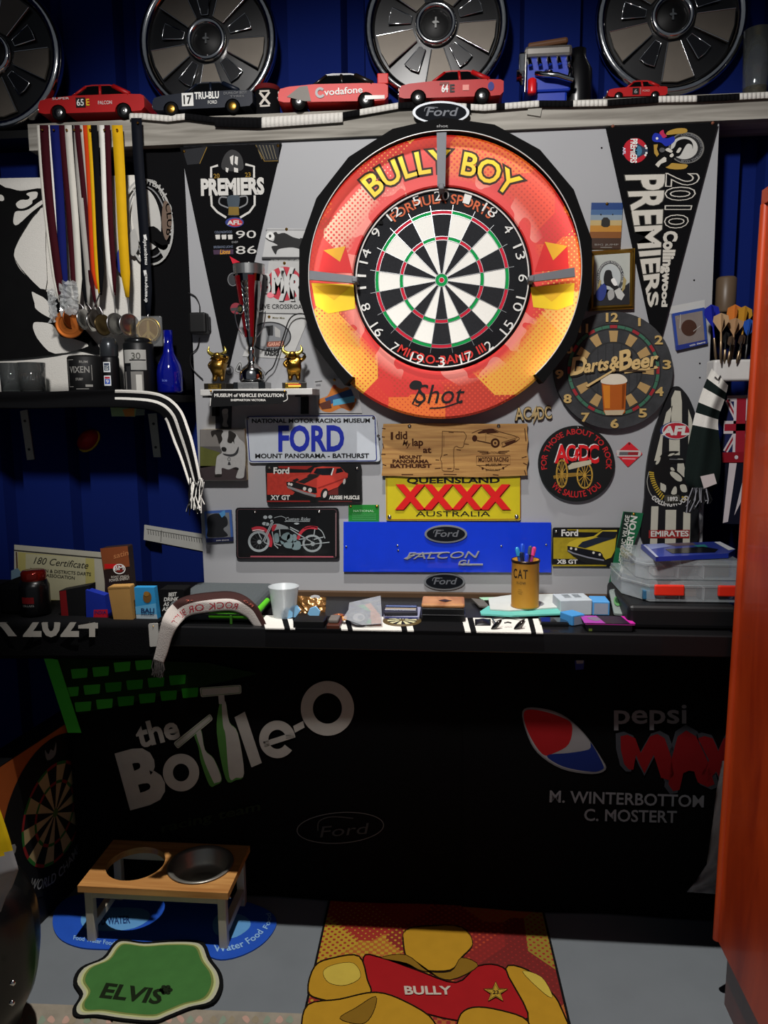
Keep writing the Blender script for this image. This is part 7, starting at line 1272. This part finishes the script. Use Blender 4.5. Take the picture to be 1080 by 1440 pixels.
for m, l, e in ((C('#3c3e44', .8), 2, 12), (C('#7a1418', .8), 4, 0)):
    for pts in ([(680, 300), (720, 305), (735, 345), (760, 300), (800, 305), (825, 405), (790, 412), (770, 350), (745, 400), (722, 350), (715, 390), (690, 375)], [(835, 300), (885, 300), (935, 430), (890, 425), (880, 395), (850, 400), (840, 445), (810, 430)], [(890, 305), (930, 305), (945, 340), (960, 305), (990, 310), (965, 365), (990, 430), (955, 430), (940, 395), (915, 425), (900, 400), (920, 365)]):
        ax_, ay_ = sum(p[0] for p in pts)/len(pts), sum(p[1] for p in pts)/len(pts); mb.px(spl([z(ax_+(x-ax_)*(1+e/60), ay_+(y-ay_)*(1+e/80))[0] for x, y in pts], 2), bq, m, l)
txt(mb, 'M. WINTERBOTTOM', bq, z(488, 478)[0], z(905, 492)[0], 16, LG, 2, 'b'); txt(mb, 'C. MOSTERT', bq, z(582, 528)[0], z(832, 534)[0], 16, LG, 2, 'b'); mb.obj('lettering', t)
t, pl = sign('small_tag', 'tiny blue and white tag under the counter edge above the lens emblem', 'tag', z(556, 94, 582, 94, 580, 118, 558, 120), BY-.016, .001, C('#1c2c7a', .6), part='paper'); MB().px(z(560, 94, 580, 94, 579, 102, 561, 103), pl, C('#8a8c92'), 1).obj('print', t)
# pale plastic at the right
t = thing('plastic_cover', 'crumpled pale plastic cover hanging beside the cabinet under the counter', 'plastic cover', V((W(1000, 1250, -.13).x, -.13, .01)))
Lq, Rq = [(1016, 1070), (1008, 1110), (1002, 1160), (994, 1215), (978, 1240), (966, 1254)], [(1040, 1070), (1040, 1110), (1035, 1160), (1030, 1215), (1025, 1240), (1020, 1258)]; PQ = VP(-.11); random.seed(2)
def pfn(u, v):
    k = v*5; i = min(4, int(k)); f = k-i; g = lambda A: (A[i][0]*(1-f)+A[i+1][0]*f, A[i][1]*(1-f)+A[i+1][1]*f); a, b = g(Lq), g(Rq); return PQ.at(a[0]*(1-u)+b[0]*u, a[1]*(1-u)+b[1]*u, .02*math.sin(pi*u)+.006*math.sin(u*9+v*23)+.004*random.random())
MB().grid(pfn, 10, 30, C('#8d8d90', .5, var=.15)).obj('sheet', t, thick=.002)
# dartboard carton at the left
t = thing('dartboard_carton', 'dartboard carton printed with a dartboard standing behind the feeding stand at left', 'carton', V((-1.0, -.2, 0)))
a_ = math.radians(83); u = V((math.cos(a_), math.sin(a_), 0)); cc = VP(-.14).at(77, 1143); S = LP(cc, u, (0, 0, -1), .001)
if S.n.dot(CAM-cc) < 0: S.n = -S.n
R0 = .218; hb = cc.z; back = -S.n*.07
x0_, x1_ = -330, 150
MB().prism([S.at(x0_, -235), S.at(x1_, -235), S.at(x1_, hb*1000-2), S.at(x0_, hb*1000-2)], back, C('#0d0d0f', .5)).obj('box', t)
mb = MB(); OB = C('#a85628', .5); mb.px(rect(x0_, -232, x1_, -60), S, OB, 1); mb.px(rect(x0_, -232, -290, 60), S, C('#241a14'), 2); mb.px(rect(x0_, -40, -240, 60), S, C('#6a4a24', .5), 2); mb.px([(x0_, -232), (-220, -232), (-300, -150), (x0_, -140)], S, C('#3a2418'), 2); mb.px([p for p in ell(0, 0, 218, n=64) if p[0] < x1_], S, C('#121214', .5), 3)
f = lambda r, a: (r*math.sin(math.radians(a)), -r*math.cos(math.radians(a)))
TB = C('#b09a70', .6)
for i in range(20):
    a0_, a1_ = i*18-9, i*18+9; dk = i % 2 == 0
    for r0, r1, m, l in ((8, 140, C('#141416', .6) if dk else TB, 4), (82, 90, C('#8a2024', .6) if dk else C('#2a6a2c', .6), 5), (134, 142, C('#8a2024', .6) if dk else C('#2a6a2c', .6), 5)):
        q = [f(r0, a0_), f(r1, a0_), f(r1, i*18), f(r1, a1_), f(r0, a1_)]
        if max(p[0] for p in q) < x1_: mb.px(q, S, m, l)
mb.px(ell(0, 0, 12, n=20), S, C('#4a6a2c', .6), 6); arct(mb, 'WORLD CHAMPION', S, (0, 0), 196, 228, 320, 26, C('#8a8a88'), 5, 'b', True); mb.px(ell(-180, 5, 16, n=8), S, C('#8a8a88'), 5); mb.px(spl([(-25, -200), (-12, -180), (0, -190), (12, -180), (25, -200), (18, -165), (-18, -165)], 3), S, C('#77777a'), 5); mb.obj('dartboard_print', t)

# ================================================================ ON THE FLOOR
# raised feeding stand with one steel bowl
TZ = .170; top = HP(TZ); q = [top.at(*p) for p in ((110, 1247), (322, 1255), (350, 1190), (158, 1180))]; fx0, fx1 = (q[0].x+q[3].x)/2, (q[1].x+q[2].x)/2; fy0, fy1 = (q[0].y+q[1].y)/2, (q[2].y+q[3].y)/2
cx = (fx0+fx1)/2; cy = (fy0+fy1)/2; PINE = grain('#a56e38', '#cc9656', 4, 60, 60, .45, .1, coat=.2, name='pine'); CREAM = C('#b9b09e', .5)
t = thing('feeding_stand', 'raised wooden pet feeding stand with cream legs, one of two holes empty', 'pet feeder', V((cx, cy, 0)))
c1_, c2_ = top.at(191, 1214), top.at(282, 1216); hr = .078; mb = MB(); n = 48
for (xa_, xb_), c_ in (((fx0, cx), c1_), ((cx, fx1), c2_)):
    out = []; inn = []
    for i in range(n):
        a = 2*pi*(i+.5)/n; dx, dy = math.cos(a), math.sin(a); k = min(((xb_-c_.x) if dx > 0 else (xa_-c_.x))/dx if abs(dx) > 1e-6 else 9, ((fy1-c_.y) if dy > 0 else (fy0-c_.y))/dy if abs(dy) > 1e-6 else 9)
        out.append(V((c_.x+dx*k, c_.y+dy*k, TZ))); inn.append(V((c_.x+dx*hr, c_.y+dy*hr, TZ)))
    for x, y in ((xa_, fy0), (xb_, fy0), (xb_, fy1), (xa_, fy1)): i = min(range(n), key=lambda j: (out[j].x-x)**2+(out[j].y-y)**2); out[i] = V((x, y, TZ))
    dn = V((0, 0, -.018)); vs = out+inn+[p+dn for p in out]+[p+dn for p in inn]
    mb.add(vs, [f_ for i in range(n) for j in [(i+1) % n] for f_ in ([i, j, n+j, n+i], [2*n+i, 3*n+i, 3*n+j, 2*n+j], [n+i, n+j, 3*n+j, 3*n+i], [i, 2*n+i, 2*n+j, j])], PINE)
mb.obj('top', t)
for sx in (fx0+.022, fx1-.022):
    for sy in (fy0+.022, fy1-.022): MB().box((sx, sy, (TZ-.020)/2+.002), (.022, .022, TZ-.022), CREAM, .002).obj('leg', t)
    MB().box((sx, cy, .045), (.020, fy1-fy0-.06, .022), CREAM, .002).obj('stretcher', t)
for sy in (fy0+.020, fy1-.020): MB().box((cx, sy, TZ-.030), (fx1-fx0-.06, .016, .022), CREAM, .002).obj('rail', t)
for sy in (fy0+.03,): MB().lathe([(.005, 0), (.004, .003), (0, .004)], (fx1-.011, fy0+.05, TZ-.045), STEEL, (1, 0, 0), 12).obj('bolt', t)
t = thing('steel_bowl', 'stainless steel pet bowl sitting in the right hole of the feeding stand', 'bowl', V((c2_.x, c2_.y, TZ-.05)))
MB().lathe([(0, 0), (.058, 0), (.068, .008), (.0755, .047), (.087, .0505), (.090, .053), (.086, .055), (.074, .050), (.067, .012), (.056, .004), (.03, .003), (.028, .007), (0, .008)], t.location, C('#a8a49a', .34, .7, var=.2, scale=8), n=56).obj('bowl', t)
# blue mat under the stand
FZ = HP(0); z = Z(0, 1150, 420/1080); BM = C('#1a4cb0', .6); t = thing('feeding_mat', 'blue rounded pet mat with light blue spots under the feeding stand', 'mat', FZ.at(230, 1310))
o_ = spl(z(190, 375, 215, 310, 300, 275, 520, 262, 760, 275, 940, 320, 1000, 372, 965, 440, 890, 490, 800, 512, 715, 490, 560, 478, 400, 475, 290, 468, 215, 435), 5); P_ = [FZ.at(x, y, .004) for x, y in o_]; MB().prism(P_[::-1], (0, 0, -.0035), BM).obj('mat', t); fm = PL((0, 0, .004), (0, 0, 1)); mb = MB(); LB = C('#5a92c4', .6)
mb.px(spl(z(292, 370, 310, 345, 400, 325, 520, 330, 540, 365, 480, 400, 380, 410, 310, 400), 4), fm, LB, 1); mb.obj('spot', t); mb = MB(); mb.px(spl(z(770, 375, 800, 345, 870, 350, 905, 375, 895, 405, 840, 435, 780, 420), 4), fm, LB, 1); mb.obj('spot', t); mb = MB(); TW = C('#8ab0d4', .6); txt(mb, 'FOOD WATER', fm, z(318, 390)[0], z(470, 380)[0], 10, C('#1c3a6a'), 2, 'h'); txt(mb, 'Food Water Food', fm, z(265, 440)[0], z(412, 462)[0], 6, TW, 2, 'b')
arct(mb, 'Water Food', fm, z(780, 360)[0], (74, 48), 268, 335, 9, TW, 2, 'b', True); arct(mb, 'Food', fm, z(780, 360)[0], (78, 44), 338, 368, 7, TW, 2, 'b', True); mb.obj('lettering', t)
# green name mat
o_ = z(408, 455, 440, 438, 520, 448, 610, 442, 700, 442, 742, 456, 765, 510, 800, 560, 806, 612, 772, 668, 690, 690, 610, 722, 555, 740, 440, 732, 345, 718, 275, 718, 262, 690, 288, 640, 264, 592, 292, 540, 370, 505); k = spl(o_, 4); cx, cy = z(535, 585)[0]
t = thing('name_mat', 'green cloud-shaped pet mat with black edge and hand lettering in front of the stand', 'mat', FZ.at(210, 1375)); MB().prism([FZ.at(x, y, .010) for x, y in k][::-1], (0, 0, -.0055), C('#0d0e0e', .8)).obj('base', t); gm = PL((0, 0, .010), (0, 0, 1)); mb = MB()
for s, dy, m, l in ((.945, 0, C('#a9a890', .7), 1), (.90, -.5, C('#b0b47c', .7), 2), (.872, -1, C('#727a42', .7), 3), (.84, -1.5, C('#3d6a34', .7, var=.15), 4)): mb.px([(cx+(x-cx)*s, cy+(y-cy)*s+dy) for x, y in k], gm, m, l)
mb.obj('border_print', t); mb = MB(); IK = C('#16200f', .7); txt(mb, 'ELVIS', gm, z(362, 648)[0], z(575, 672)[0], 20, IK, 6, 'h', sh=.35); bx_, by_ = z(600, 622)[0]
for a in range(0, 360, 60): mb.px(ell(bx_+6*math.cos(math.radians(a)), by_+4.5*math.sin(math.radians(a)), 3.6, 2.8, 14), gm, IK, 6)
mb.px(ell(bx_, by_, 4, 3, 14), gm, IK, 7); mb.obj('lettering', t)
# darts mat with plain colour shapes
Xa, Xb = -.348, .262
MATP = halftone('mat_print', (['#7a1712', '#8e2014', '#a0541c', '#86701e', '#6a1410'], ['#a83a1a', '#a8861e', '#8a1c16', '#b08a3a']), ('#7a1814', '#8a2018'), .0, (0, 1), cell=4.2, dot=620)
t = thing('darts_mat', 'red and gold printed darts floor mat running out in front of the board', 'mat', V(((Xa+Xb)/2, -.5, 0)))
ma, mbk = FZ.at(466, 1250), FZ.at(757, 1250); mc, md = FZ.at(802, 1440), FZ.at(424, 1440); ext = 1.35
F4 = [ma, mbk, mbk+(mc-mbk)*ext*2, ma+(md-ma)*ext*2]
MB().prism([p+V((0, 0, .006)) for p in F4][::-1], (0, 0, -.0055), C('#0c0b0b', .7)).obj('backing', t); k = [p+V((.006*(1 if i in (0, 3) else -1), 0, .0063)) for i, p in enumerate(F4)]; MB().add(k, [[3, 2, 1, 0]], MATP).obj('printed_face', t)
mm = PL((0, 0, .0063), (0, 0, 1)); z = Z(400, 1230, 420/1080); mb = MB(); OLN = C('#20140a', .7); GP1, GP2, SR, GPL = C('#a87e20', .7), C('#7a5a18', .7), C('#94161a', .7), C('#b8a040', .7)
def blob(pts, m, l, e=2.2, n=4):
    p = spl(z(*pts), n); mb.px(p, mm, m, l); mb.stroke(p, e, mm, OLN, l, True)
blob((285, 300, 350, 300, 480, 345, 620, 390, 700, 330, 790, 335, 850, 420, 880, 520, 640, 530, 400, 470, 310, 440), SR, 2)
blob((110, 330, 180, 300, 270, 295, 300, 380, 310, 430, 230, 460, 130, 450, 85, 420), GP1, 3); blob((140, 350, 180, 325, 250, 320, 275, 370, 220, 400, 160, 390), GPL, 4, .6)
blob((60, 560, 85, 470, 200, 450, 330, 425, 440, 460, 540, 530, 520, 620, 60, 640), GP1, 5); blob((200, 520, 260, 480, 330, 440, 320, 500, 280, 540), GP2, 6, 1); blob((800, 340, 880, 345, 960, 420, 1000, 480, 1040, 620, 880, 620, 880, 500), GP1, 3); blob((860, 350, 930, 370, 970, 440, 940, 430), GPL, 4, .6); blob((630, 520, 680, 480, 780, 490, 880, 530, 870, 620, 640, 620), GP1, 6)
blob((440, 200, 520, 185, 640, 190, 680, 250, 640, 300, 600, 345, 500, 345, 450, 320, 430, 250), GP1, 2); blob((350, 300, 440, 290, 520, 350, 600, 380, 700, 330, 640, 300, 600, 350, 500, 348, 440, 320), GP2, 4, 1)
mb.obj('gold_shape', t); mb = MB(); txt(mb, 'BULLY', mm, z(438, 432)[0], z(602, 432)[0], 11, C('#b4a89a', .7), 8, 'h', sh=-.15); st = []
sx, sy = z(764, 425)[0]
for i in range(10): r_ = 18 if i % 2 == 0 else 7.5; a = math.radians(90+i*36); st.append((sx+r_*math.cos(a), sy-r_*.85*math.sin(a)))
mb.px(st, mm, C('#a8862c', .7), 8); mb.stroke(st, 1, mm, OLN, 9, True); mb.stroke([(sx+(x-sx)*.75, sy+(y-sy)*.75) for x, y in st], .7, mm, OLN, 9, True); txt(mb, '23', mm, (sx-4, sy+2.5), (sx+4, sy+2.5), 5, OLN, 9, 'h'); mb.obj('lettering', t)
# rug edge at the bottom left
ra, rb = FZ.at(18, 1416), FZ.at(440, 1428); RUG = C('#8a8274', .95, var=.35, bump=.4, scale=24); t = thing('patterned_rug', 'pale patterned rug with a straight edge, just entering at the bottom left', 'rug', V(((ra.x+rb.x)/2, ra.y-.5, 0)))
MB().prism([V((ra.x-.25, ra.y, .004)), V((rb.x, rb.y, .004)), V((rb.x, rb.y-1, .004)), V((ra.x-.25, ra.y-1, .004))][::-1], (0, 0, -.0036), RUG).obj('pile', t); mb = MB(); random.seed(4); rm = PL((0, 0, .004), (0, 0, 1))
for i in range(26): x = 30+i*15+random.uniform(-5, 5); mb.px(spl([(x-6, 1432+random.uniform(-4, 8)), (x, 1428), (x+5, 1434), (x+1, 1439)], 3), rm, C(random.choice(['#7d8a78', '#b08f80', '#8a7f6a']), .95), 1)
mb.obj('pattern', t)
# black bag at the lower left with a yellow and grey cloth on it
t = thing('black_bag', 'large black glossy bag at the lower left edge', 'bag', FZ.at(-20, 1440)); BG = C('#09090a', .3, var=.3, bump=.4, scale=14); yq = -.62
pts = [(-60, 1232), (10, 1240), (38, 1262), (48, 1300), (50, 1345), (44, 1390), (26, 1430), (10, 1470), (-60, 1500)]; rr = spl(pts, 4, False); PB_ = VP(yq); mb = MB(); xc = PB_.at(-70, 1350).x
def bagfn(u, v):
    k = v*(len(rr)-1); i = min(int(k), len(rr)-2); f_ = k-i; p = PB_.at(rr[i][0]*(1-f_)+rr[i+1][0]*f_, rr[i][1]*(1-f_)+rr[i+1][1]*f_); w = p.x-xc; a = -pi*u; return V((xc+w*math.cos(a), yq+min(.12, w*.8)*math.sin(a)*(1+.06*math.sin(v*17+u*9)), max(.004, p.z)))
mb.grid(bagfn, 20, 32, BG).grid(lambda u, v: V((lambda p: (p.x, 2*yq-p.y, p.z))(bagfn(u, v))), 20, 32, BG); mb.obj('sack', t)
mb = MB()
for x, y in ((18, 1382), (17, 1410)): mb.lathe([(.006, 0), (.005, .004), (0, .005)], VP(yq-.09).at(x, y), CHROME, (.3, -1, 0), 14)
mb.obj('stud', t)
t = thing('sports_shirt', 'yellow and grey cloth hanging over the top of the black bag', 'shirt', VP(-.70).at(0, 1285)); YQ = VP(-.72); YC2, GC2 = C('#c9ac14', .85), C('#8f9092', .85); Rr = [(-2, 1132), (4, 1150), (13, 1178), (18, 1196), (26, 1222), (18, 1245), (8, 1262), (1, 1282)]
def shfn(u, v):
    k = v*7; i = min(6, int(k)); f_ = k-i; x = Rr[i][0]*(1-f_)+Rr[i+1][0]*f_; y = Rr[i][1]*(1-f_)+Rr[i+1][1]*f_; return YQ.at(x-(1-u)*90, y+(1-u)*(20 if v < .5 else 26), .02*math.sin(u*pi)+.006*math.sin(u*8+v*5))
MB().grid(shfn, 14, 40, GC2, True, lambda u, v: YC2 if v < .42-.0*(u)+.1*(1-u) else GC2).obj('cloth', t, thick=.003)

# ================================================================ CABINET
A0 = V((.6245, -.345, 0)); d = V((-.002, -1, 0)); e = V((1, -.002, 0)); HC = 1.845; tilt = V((.017, 0, 0))
CW = grain('#8c2206', '#cc4a16', 9, 9, 2.2, .42, .05, coat=.15, name='red_timber')
t = thing('wooden_cabinet', 'tall glossy orange-red wooden cabinet cutting in at the right edge', 'cabinet', A0+d*.3+e*.25)
def cab(mb, p0, dl, el, z0_, z1_, m, k=1):
    f = [p0, p0+d*dl, p0+d*dl+e*el, p0+e*el]; lo = [V((p.x, p.y, z0_))+tilt*(z0_/HC) for p in f]; hi = [V((p.x, p.y, z1_))+tilt*(z1_/HC) for p in f]; mb.add(lo+hi, [[0, 1, 2, 3], [7, 6, 5, 4], [0, 4, 5, 1], [1, 5, 6, 2], [2, 6, 7, 3], [3, 7, 4, 0]], m)
mb = MB(); cab(mb, A0+d*.012, .55, .46, .15, HC-.03, CW); mb.obj('carcass', t)
mb = MB(); cab(mb, A0+e*.018+d*.03, .50, .43, .0, .15, grain('#4a140a', '#74220c', 9, 9, 2.2, .35, .05, coat=.4, name='plinth_timber')); mb.obj('plinth', t)
mb = MB(); cab(mb, A0-e*.006, .57, .47, HC-.03, HC, CW); mb.obj('cornice', t)
mb = MB(); mb.tube([V((A0.x, A0.y, z_))+d*.008+tilt*(z_/HC) for z_ in (.15, .6, 1.2, HC-.03)], .010, CW, 12); mb.obj('corner_moulding', t)
